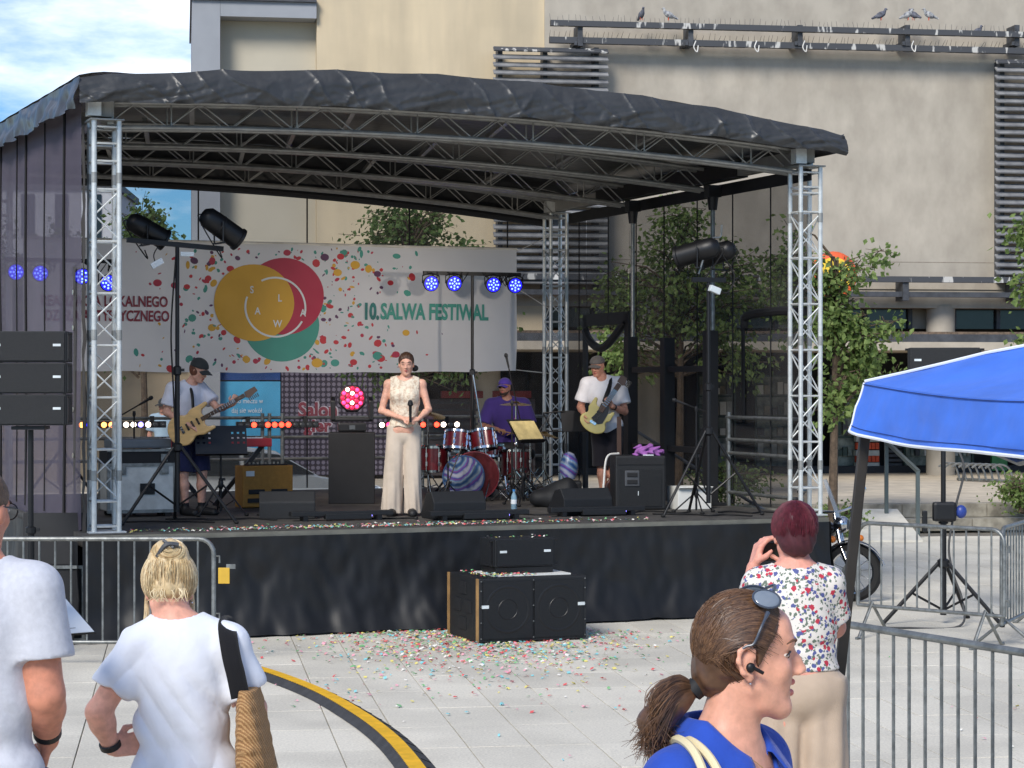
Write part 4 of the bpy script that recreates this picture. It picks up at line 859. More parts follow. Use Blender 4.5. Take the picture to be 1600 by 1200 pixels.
# mustard combo amplifier
p = D(410, 794); am = thing('guitar_amplifier', 'mustard yellow tweed guitar combo amplifier', 'amplifier', p+V(0,.15,0), S_TH+.12)
M_must = mat('tolex_mustard', (158,112,42), .65, var=.1, vs=20, bump=.15, bs=150)
MB().box((0,0,.25), (.62,.26,.48)).build('cabinet', M_must, am, bevel=.015)
for x in (-.14,.14): MB().box((x,-.132,.19), (.2,.02,.055)).build('slot', M_blkm, am, bevel=.012)
MB().box((-.02,-.132,.09), (.46,.02,.05)).build('slot', M_blkm, am); plate(am, (-.22,-.134,.4), (.1,.01,.06)); MB().box((0,-.06,.495), (.5,.1,.02)).build('control_panel', M_blkm, am)
for k in range(9): MB().lathe([(.014,0),(.011,.025),(0,.026)], 8, c=(-.2+k*.05,-.06,.505)).build('knob', M_stone, am)
# wedge monitors
def wedge(p, rz, lab, k=.82):
    o = thing('stage_monitor', lab, 'stage monitor', p, rz, 'wedge monitors along the stage front'); x0, x1 = -.36*k, .36*k
    pf = [(-.24,0),(-.28,.06),(-.05,.33),(.12,.36),(.24,.22),(.24,0)]
    MB().prism([(x0,y*k,z*k) for y, z in pf], (x1-x0,0,0)).build('cabinet', M_tolex, o, bevel=.012)
    return o
wedge(D(445, 812)+V(0,.25,0), S_TH+R(165), 'black wedge monitor left of the singer, beside the mustard amplifier'); wedge(D(708, 812)+V(0,.25,0), S_TH+R(180), 'black wedge monitor in front of the bass drum'); wedge(D(908, 806)+V(0,.25,0), S_TH+R(183), 'black wedge monitor in front of the bassist')
for (x, y, lab) in ((533, 813, 'flat black light batten lying left of the singer'), (748, 812, 'flat black light batten lying in front of the drums'), (932, 806, 'flat black light batten lying at the bassist\'s feet')):
    o = thing('floor_batten', lab, 'light batten', D(x, y), S_TH-.02, 'light battens lying on the stage front')
    MB().box((0,0,.075), (1.1,.12,.05)).build('housing', M_tolex, o, bevel=.006); MB().box((.06,-.05,.045), (.5,.09,.06)).build('driver_box', M_tolex, o, bevel=.006)
    for s in (-1,1): MB().box((s*.4,0,.025), (.05,.16,.05)).build('foot', M_blk, o)
    MB().lathe([(.02,0),(.015,.02)], 8, Rx(R(90)), (.3,-.07,.05)).build('indicator', M_lviol, o)
# pedestal and moving head
p = D(548, 787); pd = thing('plinth_box', 'tall black cloth-covered plinth left of the singer', 'plinth', p+V(0,.2,0), R(3)); MB().box((0,0,.425), (.55,.5,.85)).build('cover', M_blkm, pd, bevel=.01)
mh = thing('moving_head_light', 'moving-head light glowing red on top of the black plinth', 'stage light', p+V(.0,.2,.851), R(6))
MB().box((0,0,.06), (.34,.26,.11)).build('base', M_blk, mh, bevel=.02); MB().box((.0,-.135,.06), (.07,.01,.05)).build('display', M_loff, mh)
for s in (-1,1): MB().prism([(s*.2,-.1,.14),(s*.2,.1,.14),(s*.2,.1,.36),(s*.2,.03,.43),(s*.2,-.1,.38)], (s*.055,0,0)).build('yoke_arm', M_blk, mh, bevel=.015); 
MB().box((0,0,.15), (.5,.18,.05)).build('yoke_base', M_blk, mh, bevel=.02)
Q = Rx(R(84)); MB().lathe([(.05,-.2),(.13,-.18),(.165,-.06),(.175,.06),(.165,.1),(.15,.1)], 8, Q@Rz(R(22)), (0,0,.4)).build('head', M_blk, mh, bevel=.01)
MB().lathe([(.0,.104),(.148,.1)], 20, Q, (0,0,.4)).build('lens_plate', mat('lens_dark_red', (90,10,24), .3, emit=.25), mh)
for k in range(19):
    a, r = (0,0) if k == 0 else ((k-1)*math.pi/3, .058) if k < 7 else ((k-7)*math.pi/6, .115)
    lit = M_lwhite if k in (2, 5, 10) else M_lpink if k % 3 else mat('lamp_crimson', (190,20,60), .3, emit=.9)
    MB().lathe([(.024,.105),(.02,.118),(0,.124)], 10, Q, V(0,0,.4)+Q@V(r*math.cos(a+.5), r*math.sin(a+.5), 0)).build('led', lit, mh, smooth=True)
# ---------------------------------------------------------------- drum kit
KP = D(735, 784); KY = S_TH*.4
kit = thing('drum_kit', 'dark red drum kit with a swirl-painted bass drum head', 'drum kit', KP+V(0,.35,0), KY)
M_drum = mat('drum_lacquer_red', (96,22,30), .25, var=.25, vs=6, coat=.6); M_skin = mat('drum_skin', (222,220,212), .5); M_cym = mat('cymbal_bronze', (176,140,70), .25, .9, var=.15, vs=12)
sw = bpy.data.materials.new('swirl_paint'); sw.use_nodes = True; t = sw.node_tree; bb = t.nodes['Principled BSDF']; tcx = t.nodes.new('ShaderNodeTexCoord')
wv = t.nodes.new('ShaderNodeTexWave'); wv.wave_type = 'RINGS'; wv.rings_direction = 'SPHERICAL'; wv.inputs['Scale'].default_value = 1.5; wv.inputs['Distortion'].default_value = 2.2; wv.inputs['Detail'].default_value = 3; wv.inputs['Detail Scale'].default_value = 2.5
cr = t.nodes.new('ShaderNodeValToRGB'); cols = [(0,(176,180,196)),(.2,(60,70,150)),(.42,(128,70,140)),(.6,(86,130,180)),(.78,(150,164,176)),(1,(26,70,120))]
while len(cr.color_ramp.elements) < len(cols): cr.color_ramp.elements.new(.5)
for e, (q, c) in zip(cr.color_ramp.elements, cols): e.position = q; e.color = (*lin(c), 1)
mpn = t.nodes.new('ShaderNodeMapping'); mpn.inputs['Location'].default_value = (.12, 0, -.22); t.links.new(tcx.outputs['Object'], mpn.inputs[0]); t.links.new(mpn.outputs[0], wv.inputs[0]); t.links.new(wv.outputs[0], cr.inputs[0]); t.links.new(cr.outputs[0], bb.inputs['Base Color']); bb.inputs['Roughness'].default_value = .35
def drum(nm, c, r, h, Q, lugs=8, front=M_skin):
    c = V(c); o = MB().lathe([(r,-h/2),(r,h/2)], 28, Q, c).build(nm, M_drum, kit, smooth=True)
    for s in (-1,1): MB().lathe([(r-.005,s*h/2-.014),(r+.012,s*h/2-.014),(r+.012,s*h/2+.016),(r-.005,s*h/2+.016)], 28, Q, c).build('hoop', M_chrome if nm != 'bass_drum' else M_drum, o, smooth=True); MB().lathe([(0,s*h/2+.004),(r-.004,s*h/2+.004)], 28, Q, c).build('skin', front if s > 0 else M_skin, o)
    for k in range(lugs):
        a = k*2*math.pi/lugs+.2; d = Q@V(math.cos(a)*(r+.014), math.sin(a)*(r+.014), 0); dz = Q@V(0,0,1)
        MB().cyl(c+d-dz*h*.5, c+d+dz*h*.5, .006, n=6).box(c+d+dz*h*.18, (.022,.022,.05), Q).box(c+d-dz*h*.18, (.022,.022,.05), Q).build('lug', M_chrome, o)
    return o
drum('bass_drum', (.02,0,.31), .29, .4, Rx(R(90))@Rz(0), 8, mat('bass_skin', (96,24,28), .4, var=.3, vs=8))
# painted disc on the front head, left half
swd = MB().lathe([(0,0),(.245,0)], 40, Rx(R(90))).build('painted_head', sw, kit); swd.location = (-.12,-.225,.30)
MB().lathe([(.246,-.006),(.262,-.006),(.262,.006),(.246,.006)], 40, Rx(R(90)), (-.12,-.225,.30)).build('painted_head_rim', mat('rim_blue', (40,70,110), .4), kit, smooth=True)
Qt = Rx(R(-12)); drum('tom', (-.17,.02,.73), .15, .21, Qt@Ry(R(6)), 6); drum('tom', (.15,.02,.74), .16, .22, Qt@Ry(R(-6)), 6); drum('floor_tom', (.62,.5,.42), .2, .36, Rx(0), 8); drum('snare', (.32,.62,.58), .18, .14, Rx(R(-6)), 8)
drum('side_tom', (-.42,.35,.5), .19, .3, Rx(0), 8)
def stand(x, y, H, rr_=.28, rz=.3):
    b = MB(); b.cyl((x,y,.1), (x,y,H), .011, n=8)
    for a in sub3(rz): b.cyl((x,y,.36), (x+rr_*math.cos(a), y+rr_*math.sin(a), .012), .009, n=6); b.cyl((x,y,.14), (x+.5*rr_*math.cos(a), y+.5*rr_*math.sin(a), .18), .007, n=6)
    b.lathe([(.013,H*.55),(.022,H*.56),(.022,H*.6),(.013,H*.61)], 8, c=(x,y,0)); b.build('cymbal_stand', M_chrome, kit, smooth=True)
def cymbal(x, y, z, r, tilt=6, az=0): MB().lathe([(.01,.03),(.035,.024),(.05,.01),(r*.6,.0),(r,-.018),(r*.6,-.004),(.05,.004)], 30, Rz(az)@Rx(R(tilt)), (x,y,z)).build('cymbal', M_cym, kit, smooth=True)
for (x, y, H, r, tl, az) in ((.56,.0,1.18,.2,3,0), (.78,.28,.8,.2,-2,0), (.95,.2,.8,.19,12,1.2), (-.5,.28,1.05,.22,14,.5)): stand(x, y, H, rz=x*3); cymbal(x, y, H+.01, r, tl, az)
rr = random.Random(5); hw = MB()
for k in range(26):
    x, y = rr.uniform(.3,1.0), rr.uniform(-.1,.55); hw.cyl((x,y,rr.uniform(.01,.3)), (x+rr.uniform(-.25,.25), y+rr.uniform(-.2,.2), rr.uniform(.05,.42)), rr.uniform(.006,.012), n=6)
tag(hw.build('pedal_hardware', M_chrome, kit, smooth=True), kind='stuff')
for s in (-1,1): MB().cyl((.02+s*.26,-.1,.18), (.02+s*.42,-.25,.01), .012, n=8).build('spur', M_chrome, kit)
MB().cyl((0,0,.6), (0,.02,.8), .014).box((0,.02,.78), (.24,.04,.04)).build('tom_mount', M_chrome, kit)
# microphones and booms
def mic(parent, a, b, nm='microphone'): 
    a, b = V(a), V(b); d = (b-a).normalized(); MB().tube([a, b-d*.04], [.011,.015], 8).ell(b-d*.02, (.024,.024,.03), frame(d)).build(nm, M_blkm, parent, smooth=True)
def micstand(p, h, boom, lab, rz=0, foot=.26):
    o = thing('microphone_stand', lab, 'microphone stand', p, rz, 'microphone stands on stage'); tripod(o, h, foot, .22, sub3(.7), rad=.01, brace=False)
    a, b = V(boom[0]), V(boom[1]); MB().cyl(a, b, .008, n=6).lathe([(.014,h-.03),(.02,h),(.014,h+.03)], 8).build('boom', M_blk, o, smooth=True); d = (b-a).normalized(); mic(o, b, b+d*.17); return o
micstand(D(800, 790)+V(0,.9,0), 1.2, ((.12,0,.9), (-.04,-.1,1.63)), 'overhead microphone stand beside the drummer')
micstand(D(700, 786), .45, ((.18,-.02,.72), (-.02,-.08,.18)), 'short microphone boom in front of the bass drum')
micstand(D(1088, 802), 1.15, ((.12,.0,1.12), (-.1,0,1.2)), 'microphone stand with a horizontal boom at the right of the stage'); micstand(D(197, 806)+V(0,.5,0), 1.1, ((-.2,0,1.05), (.06,-.02,1.2)), 'microphone stand behind the left truss')
bm_ = thing('boom_stand', 'slanting chrome boom stand left of the drummer', 'microphone stand', D(766, 786)+V(0,.5,0), 0, 'microphone stands on stage'); MB().cyl((.0,0,.2), (-.22,0,1.55), .011, n=8).build('boom', M_chrome, bm_, smooth=True); MB().box((-.23,0,1.57), (.06,.06,.05)).build('clamp', M_blk, bm_)
for a in sub3(.2): MB().cyl((0,0,.3), (.25*math.cos(a),.25*math.sin(a),.01), .009, n=6).build('leg', M_chrome, bm_)
# bass amplifier
p = D(998, 797); ba = thing('bass_amplifier', 'large black bass amplifier cabinet at the bassist\'s side', 'amplifier', p+V(0,.22,0), S_TH*.3)
MB().box((0,0,.31), (.58,.42,.61)).build('cabinet', M_tolex, ba, bevel=.018); MB().box((0,-.213,.25), (.48,.015,.42)).build('grille', M_grille, ba); MB().box((0,-.213,.55), (.54,.012,.07)).build('control_panel', M_blkm, ba)
hd = MB().box((-.1,-.222,.36), (.17,.02,.18)).build('handle_plate', M_steel, ba, bevel=.015)
for z in (.32,.4): MB().box((-.1,-.232,z), (.12,.015,.05)).build('handle_slot', M_blkm, hd, bevel=.012)
plate(ba, (-.03,-.224,.19), (.008,.008,.05)); MB().box((.1,-.1,.62), (.12,.1,.012)).build('paper', M_wt, ba)
cl = thing('purple_cloth', 'crumpled purple cloth on top of the bass amplifier', 'cloth', p+V(.12,.22,.62), 0)
def scarf(q): return el(q, (0,0,.03), (.16,.12,.075))+.018*np.sin(q[:,0]*48+3*np.sin(q[:,2]*40))+.014*np.sin(q[:,1]*60+q[:,0]*20)
sdf_obj('folds', scarf, (-.22,-.2,-.06), (.22,.2,.16), .009, mat('cloth_purple', (150,92,164), .9, var=.25, vs=14), cl)
cbl = thing('cable', 'pale cable hanging from the bass amplifier to the floor', 'cable', p, 0); MB().tube(bez([(-.22,.1,.64),(-.36,.0,.6),(-.4,-.05,.3),(-.42,-.1,.06),(-.5,-.2,.01)], 8), .012, 6).build('lead', M_cord, cbl, smooth=True)
# second guitar on a stand, painted egg, white carton, bottle
ag = thing('electric_guitar', 'sunburst guitar standing between bassist and amplifier', 'guitar', D(966, 794)+V(0,.25,0), 0)
def gbody(q): return np.maximum(smin(el(q,(0,0,.2),(.15,.2,.16)), el(q,(.02,0,.42),(.11,.2,.13)), .05), np.abs(q[:,1])-.025)
sdf_obj('body', gbody, (-.25,-.05,0), (.25,.05,.62), .012, mat('sunburst', (120,54,24), .3, c2=(40,20,14), vs=4), ag); MB().box((.02,-.03,.75), (.05,.03,.6)).build('neck', mat('fretboard', (66,44,32), .6), ag)
for s in (-1,1): MB().cyl((s*.1,.05,.1), (s*.16,-.12,.01), .01).build('stand_leg', M_blk, ag)
eg = thing('painted_egg', 'egg-shaped ornament painted in blue and violet swirls behind the right wedge', 'ornament', D(890, 790)+V(0,.3,.0), 0)
MB().lathe([(.0,.28),(.07,.3),(.105,.38),(.115,.44),(.1,.52),(.06,.6),(0,.625)], 24).build('shell', sw, eg, smooth=True); MB().box((0,0,.14), (.3,.26,.28)).build('stool', M_blkm, eg, bevel=.03)
gb = thing('gig_bag', 'slumped black soft bag left of the bassist', 'bag', D(868, 794)+V(0,.25,0), 0)
sdf_obj('bag', lambda q: smin(el(q,(0,0,.1),(.3,.16,.14)), el(q,(.12,0,.2),(.16,.12,.14)), .08)+.008*np.sin(q[:,0]*30), (-.4,-.25,-.06), (.4,.25,.4), .014, M_blkm, gb)
cx = thing('carton', 'open white carton on the floor at the right of the stage', 'box', D(1080, 797)+V(0,.3,0), S_TH); MB().box((0,0,.13), (.42,.3,.26)).build('box', M_white, cx, bevel=.006); MB().box((.0,-.17,.24), (.42,.06,.01), Rx(R(-30))).build('flap', M_white, cx)
bt = thing('water_bottle', 'clear plastic water bottle standing near the stage edge', 'bottle', D(803, 797), 0)
M_pet = mat('bottle_plastic', (150,186,206), .15, var=.1, alpha=.6); MB().lathe([(.028,0),(.034,.01),(.034,.14),(.03,.16),(.014,.2),(.014,.215)], 16).build('body', M_pet, bt, smooth=True); MB().lathe([(.035,.07),(.035,.12)], 16).build('label', M_wt, bt); MB().lathe([(.016,.213),(.016,.235),(0,.236)], 10).build('cap', mat('cap_blue', (60,130,200), .4), bt)
# cables on the deck
rr = random.Random(9)
for (x0, y0, lab) in ((250, 818, 'black cable coiled at the foot of the left truss'), (350, 815, 'black cable under the perforated music stand'), (480, 808, 'black cable between the left wedge and the plinth'), (610, 812, 'black cable at the singer\'s feet'), (830, 806, 'black cable beside the water bottle'), (1000, 803, 'black cable in front of the bass amplifier'), (1090, 806, 'black cable under the right microphone stand'), (1190, 803, 'black cable beside the right front truss')):
    pts = []; q = D(x0, y0)
    for j in range(7): pts.append((q.x+(j-3)*rr.uniform(.1,.22)+rr.gauss(0,.06), q.y+rr.gauss(0,.14)+.12, DZ+.01))
    cbk = MB().tube(bez(pts, 6), .009, 5).build('stage_cable', M_seam, smooth=True); tag(cbk, lab, 'cable', 'cables lying on the stage floor')
# confetti
CM = [mat('paper_'+n, c, .8, var=.1) for n, c in (('red',(210,92,92)),('green',(120,176,120)),('cyan',(130,196,200)),('yellow',(220,206,120)),('white',(226,222,212)),('pink',(224,160,172)))]
def confetti(name, pts, lab, sz=(.016,.04), seed=1):
    rr = random.Random(seed); vs = []; fs = []; mi = []
    for p in pts:
        a = rr.uniform(0,6.3); d = V(math.cos(a), math.sin(a), rr.uniform(-.3,.5)).normalized(); e = V(-math.sin(a), math.cos(a), rr.uniform(-.4,.4)); L = rr.uniform(*sz); W = L*rr.uniform(.4,.8); b = len(vs); c = V(p)+V(0,0,.006+L*.3*abs(d.z)+rr.random()*.006)
        vs += [c-d*L/2-e*W/2, c-e*W/2+V(0,0,L*.18), c+d*L/2-e*W/2, c+d*L/2+e*W/2, c+e*W/2+V(0,0,L*.18), c-d*L/2+e*W/2]; fs += [(b,b+1,b+4,b+5),(b+1,b+2,b+3,b+4)]; m = rr.randrange(6); mi += [m,m]
    me = bpy.data.meshes.new(name); me.from_pydata([tuple(v) for v in vs], [], fs); [me.materials.append(m) for m in CM]; me.polygons.foreach_set('material_index', mi); o = bpy.data.objects.new(name, me); COL.objects.link(o); return tag(o, lab, 'confetti', kind='stuff')
rr = random.Random(31); pts = []
for k in range(900):
    px = min(1010, max(205, rr.gauss(600, 190))); v = -.27+abs(rr.gauss(0,.22)); pts.append(S(uAt(px, v), v, DZ))
confetti('deck_confetti', pts, 'coloured paper confetti along the stage edge')
pts = []
for k in range(2600):
    a = rr.random()
    if a < .62: px, py = rr.gauss(700, 110) if rr.random() < .55 else rr.gauss(830, 95), 985+abs(rr.gauss(0, 26))
    elif a < .9: px, py = rr.gauss(740, 150), 988+abs(rr.gauss(0, 42))
    elif a < .94: px, py = rr.uniform(520, 1300), rr.uniform(985, 1120)
    elif a < .955: px, py = rr.uniform(420, 1600), rr.uniform(985, 1195)
    else: continue
    p = Gd(px, py, 0); u, v = toS(p)
    if v > -.5 and u < 8.1: continue
    pts.append(p)
confetti('ground_confetti', pts, 'coloured paper confetti scattered on the paving in front of the stage', (.018,.05), 2)
# ---------------------------------------------------------------- subwoofer and fill speaker in front of the stage
p = Gd(748, 1007); sb = thing('subwoofer', 'large black double subwoofer on the paving in front of the stage', 'loudspeaker', p, S_TH)
MB().box((.55,.43,.315), (1.1,.86,.6)).build('cabinet', M_tolex, sb, bevel=.008)
for x in (.29,.81):
    g_ = MB().box((x,-.004,.315), (.5,.02,.54)).build('grille', M_grille, sb); MB().lathe([(.2,0),(.215,.005),(.23,0),(.2,0)], 32, Rx(R(90)), (x,-.014,.32)).lathe([(.09,0),(.095,.004),(.1,0),(.09,0)], 24, Rx(R(90)), (x,-.014,.32)).build('cone_ring', M_blk, g_, smooth=True)
M_wood = mat('bare_plywood', (150,116,72), .7, var=.2, vs=8)
for y in (.02,.83): MB().box((-.006,y,.315), (.02,.035,.6)).build('plywood_edge', M_wood, sb)
for (y, z) in ((.28,.33),(.58,.33),(.43,.5),(.43,.16)): MB().box((-.003,y,z), (.015,.17,.12)).build('handle_recess', M_blkm, sb, bevel=.004)
for x in (.06,1.04): plate(sb, (x,-.018,.35), (.07,.008,.03))
for x in (.02,.55,1.08):
    for z in (.05,.2,.35,.5,.59): MB().lathe([(.008,0),(.006,.006)], 6, Rx(R(90)), (x,-.012,z)).build('screw', M_galv, sb)
wb = thing('white_board', 'thin white board lying on top of the subwoofer', 'board', p+Rz(S_TH)@V(.6,.4,.617), S_TH); MB().box((0,0,.008), (.78,.55,.014)).build('sheet', M_white, wb)
def cab(o, c, w_, d, h, nm='cabinet'):
    c = V(c); b = MB().box(c, (w_,d,h)).build(nm, M_tolex, o, bevel=.008); MB().box(c+V(0,-d/2-.004,0), (w_-.03,.014,h-.03)).build('grille', M_grille, b)
    for s in (-1,1):
        plate(b, c+V(s*(w_/2-.08),-d/2-.013,h*.05), (.07,.006,.022)); MB().box(c+V(s*(w_/2+.008),-d/2+.04,0), (.016,.05,h-.02)).build('rigging_plate', M_blk, b)
        for z in (-h/2+.02, h/2-.02): MB().cyl(c+V(s*(w_/2),-d/2+.03,z), c+V(s*(w_/2+.045),-d/2+.03,z), .012, n=6).build('rigging_pin', M_blk, b)
    return b
fs_ = thing('front_fill_speaker', 'small black loudspeaker standing on the subwoofer', 'loudspeaker', p+Rz(S_TH)@V(.55,.42,.632), S_TH+.04); cab(fs_, (0,0,.2), .62, .38, .27); MB().box((0,0,.03), (.6,.36,.06)).build('base_frame', M_blk, fs_)
confetti('speaker_confetti', [p+Rz(S_TH)@V(rr.uniform(.02,.6),abs(rr.gauss(0,.3)) % .8,.63) for k in range(160)]+[p+Rz(S_TH)@V(.55+rr.uniform(-.28,.28),.42+rr.uniform(-.15,.15),.965) for k in range(18)], 'coloured paper confetti lying on the subwoofer', seed=4)
# ---------------------------------------------------------------- PA towers on tripod stands
def pa(p, rz, H, lab1, lab2, feet):
    o = thing('speaker_stand', lab1, 'speaker stand', p, rz, 'loudspeaker stands beside the stage'); tripod(o, H, .62, .62, feet, rad=.026); MB().box((0,0,H+.02), (.3,.3,.03)).build('top_plate', M_blk, o)
    s = thing('loudspeaker_array', lab2, 'loudspeaker', p+V(0,0,H+.035), rz, 'stacked loudspeaker arrays')
    for k in range(3): cab(s, (0,0,.15+k*.287), .7, .4, .28)
    return o
pa(V((48-800)/F*19.9, 19.9, 0), .05, 2.03, 'black tripod speaker stand at the left behind the barrier', 'stack of three black loudspeakers at the left edge', [R(-62), R(178), R(60)])
pa(Gd(1474, 975), -.12, 1.92, 'black tripod speaker stand behind the right barriers', 'black loudspeakers behind the blue canopy', [R(190), R(-24), R(62)])
q = Gd(1474, 975); kx = thing('stage_box', 'small black box clamped to the right speaker stand', 'control box', q+V(0,-.05,1.15), 0); MB().box((0,0,0), (.24,.1,.2)).build('case', M_blk, kx, bevel=.03); MB().ell((.17,0,0), (.06,.05,.07)).build('knob', mat('knob_blue', (40,60,130), .4), kx, smooth=True); MB().box((-.2,0,-.1), (.05,.05,.22)).build('lever', M_blk, kx, bevel=.01)
cb2 = thing('speaker_cable', 'grey cable running down the right speaker stand and across the paving', 'cable', q, 0); MB().tube(bez([(.08,-.02,1.9),(.2,-.05,1.6),(.12,-.03,1.2),(.05,-.03,.8),(.1,-.03,.5),(.18,-.05,.25),(.1,-.3,.01),(-.5,-.45,.01),(-.9,-.35,.01),(-1.3,-.3,.01)], 8), .012, 6).build('lead', mat('cable_grey', (70,70,70), .7), cb2, smooth=True)
# crate and shelves left of the stage
lt = thing('storage_trunk', 'half-open black storage trunk left of the stage behind the barrier', 'trunk', Gd(62, 1010)+V(0,.6,0), .1); MB().box((0,0,.36), (.62,.5,.7)).build('body', M_blkm, lt, bevel=.01)
for x in (-.31,.31): MB().box((x,-.25,.36), (.03,.03,.72)).build('edge_profile', M_galv, lt)
for z in (.02,.71): MB().box((0,-.255,z), (.64,.03,.03)).build('edge_profile', M_galv, lt)
MB().box((0,.2,.95), (.62,.04,.5), Rx(R(-12))).build('lid', M_blkm, lt)
# ================================================================ PEOPLE
def skin(n, c, r=.5): return mat('skin_'+n, c, r, var=.13, vs=28, sss=.08, bump=.07, bs=420, spec=.35, dirt=0)
def cloth_m(n, c=(128,128,128), **k): return mat('cloth_'+n, c, .85, var=k.pop('var', .06), vs=k.pop('vs', 9), bump=k.pop('bump', .12), bs=k.pop('bs', 220), sheen=.15, spec=.2, **k)
def lerp(a, b, t): return V(a)*(1-t)+V(b)*t
def hframe(f, u=(0,0,1)):
    f = V(f).normalized(); r = f.cross(V(u)).normalized(); u = r.cross(f); return Matrix((r, f, u)).transposed()
def head_prims(c, M, s=1.0, nk=None, nose=1.0, ears=True, nr=.05):
    c = V(c); T = lambda x, y, z: tuple(c+M@(V(x,y,z)*s)); E = lambda p, r: ('e', T(*p), tuple(x*s for x in r), M)
    L = [E((0,-.015,.03),(.073,.09,.083)), E((0,.02,-.025),(.057,.066,.086)), E((0,.064,-.09),(.021,.019,.018))]
    for q in (-1,1): L += [('c', T(q*.042,.0,-.05), T(q*.014,.056,-.092), .024*s, .019*s), E((q*.032,.056,-.02),(.021,.019,.02))]
    L += [('c', T(-.028,.072,.03), T(.028,.072,.03), .012*s, .012*s)]
    F2 = [('c', T(0,.082,.014), T(0,.082+.022*nose,-.022), .007*s, .0105*s), E((-.01,.09,-.029),(.008,.011,.007)), E((.01,.09,-.029),(.008,.011,.007)), ('c', T(-.017,.082,-.052), T(.017,.082,-.052), .0055*s, .0055*s), ('c', T(-.014,.081,-.062), T(.014,.081,-.062), .0065*s, .0065*s)]
    if ears: F2 += [E((-.073,-.008,-.008),(.009,.019,.031)), E((.073,-.008,-.008),(.009,.019,.031))]
    if nk is not None: L.append(('c', T(0,-.018,-.06), tuple(nk), nr*s, (nr+.008)*s))
    return L, F2, T
def hand_prims(W, d, n, t, curl=.6, s=1.0):
    """wrist, finger direction, palm normal, thumb side"""
    W = V(W); d = V(d).normalized(); n = V(n); n = (n-d*n.dot(d)).normalized(); t = V(t); t = (t-d*t.dot(d)-n*t.dot(n)).normalized(); L = []
    for i, ln in enumerate((.9,1.0,.95,.76)):
        o = t*(1.5-i)*.0195*s; b = W+d*.088*s+o; L.append(('c', W+d*.015*s+o*.65, b, .0155*s, .0115*s))
        d1 = (d*math.cos(curl)+n*math.sin(curl)).normalized(); d2 = (d*math.cos(curl*2.1)+n*math.sin(curl*2.1)).normalized()
        m = b+d1*.042*ln*s; L += [('c', b, m, .0098*s, .009*s), ('c', m, m+d2*.036*ln*s, .009*s, .0072*s)]
    b = W+d*.03*s+t*.026*s; m = b+(d*.55+t*.6+n*.45).normalized()*.042*s; L += [('c', W+d*.012*s, b, .017*s, .014*s), ('c', b, m, .0135*s, .011*s), ('c', m, m+(d*.85+n*.5).normalized()*.03*s, .0105*s, .008*s)]
    return L
def torso_prims(J, w=1.0, dp=1.0, bust=0):
    pel, nek, sl, sr = V(J['pel']), V(J['nek']), V(J['shL']), V(J['shR']); up = (nek-pel).normalized(); sd = (sr-sl).normalized(); fw = up.cross(sd).normalized(); sd = fw.cross(up); M = Matrix((sd, fw, up)).transposed(); H = (nek-pel).length; hw = (sr-sl).length/2
    P = lambda t, f=0: tuple(lerp(pel, nek, t)+fw*f)
    L = [('e', P(0), (.165*w,.118*dp,.13), M), ('e', P(.36), (.142*w,.105*dp,.2), M), ('e', P(.68), (max(.13,hw*.92),.112*dp,.2), M), ('c', tuple(sl+up*.0), tuple(lerp(sl, nek, .75)), .05, .05), ('c', tuple(sr), tuple(lerp(sr, nek, .75)), .05, .05)]
    if bust:
        for q in (-1,1): L.append(('e', tuple(lerp(pel, nek, .66)-fw*(.085*dp)+sd*q*.07), (.06,.055*bust,.06), M))
    return L, M
def arm_prims(J, s, ru=.05, rf=.038, rw=.026):
    return [('c', J['sh'+s], J['el'+s], ru, rf*1.05)], [('c', J['el'+s], tuple(lerp(J['el'+s], J['wr'+s], .3)), rf, rf*1.03), ('c', tuple(lerp(J['el'+s], J['wr'+s], .3)), J['wr'+s], rf*1.03, rw)]
def leg_prims(J, s, r=(.088,.056,.053,.036)):
    k = J['kn'+s]; a = J['an'+s]; return [('c', J['hip'+s], k, r[0], r[1])], [('c', k, tuple(lerp(k, a, .35)), r[1]*.95, r[2]), ('c', tuple(lerp(k, a, .35)), a, r[2], r[3])]
def foot_prims(J, s): 
    a, t = V(J['an'+s]), V(J['to'+s]); h = a.copy(); h.z = .045; return [('c', a, tuple(h), .036, .04), ('c', tuple(h+(h-t)*.12), tuple(t), .042, .034)]
def folds(q, amp, f=26, d=(.5,.3,1), sd=0):
    w = q@np.array(d, np.float32); x = q[:,0]*9+sd; return amp*(np.sin(w*f+2*np.sin(x)+sd)*.6+.4*np.sin(q[:,2]*f*.55+q[:,0]*f*.8+1.5*np.sin(q[:,1]*14+sd)))
def bbox(prims, pad=.06):
    ps = []
    for q in prims:
        if q[0] in 'ck': ps += [(q[1], max(q[3], q[4])), (q[2], max(q[3], q[4]))]
        else: ps.append((q[1], max(q[2])))
    a = np.array([p for p, r in ps]); r = np.array([r for p, r in ps])[:,None]; return (a-r).min(0)-pad, (a+r).max(0)+pad
def solid(name, prims, h, m, parent, k=.02, off=0, cut=None, fold=None, pad=.06):
    lo, hi = bbox(prims, pad)
    def fn(q):
        d = ev(prims, q, k)-off
        if fold: d = d+fold(q)
        if cut: d = cut(q, d)
        return d
    return sdf_obj(name, fn, lo, hi, h, m, parent)
def multi(name, groups, h, m, parent, pad=.05):
    """groups: list of (prims, k) smooth-joined together"""
    allp = [p for g in groups for p in g[0]]; lo, hi = bbox(allp, pad)
    def fn(q):
        d = None
        for pr, k, kj in groups: e = ev(pr, q, k); d = e if d is None else smin(d, e, kj)
        return d
    return sdf_obj(name, fn, lo, hi, h, m, parent)
zcut = lambda z: (lambda q, d: np.maximum(d, z-q[:,2]))
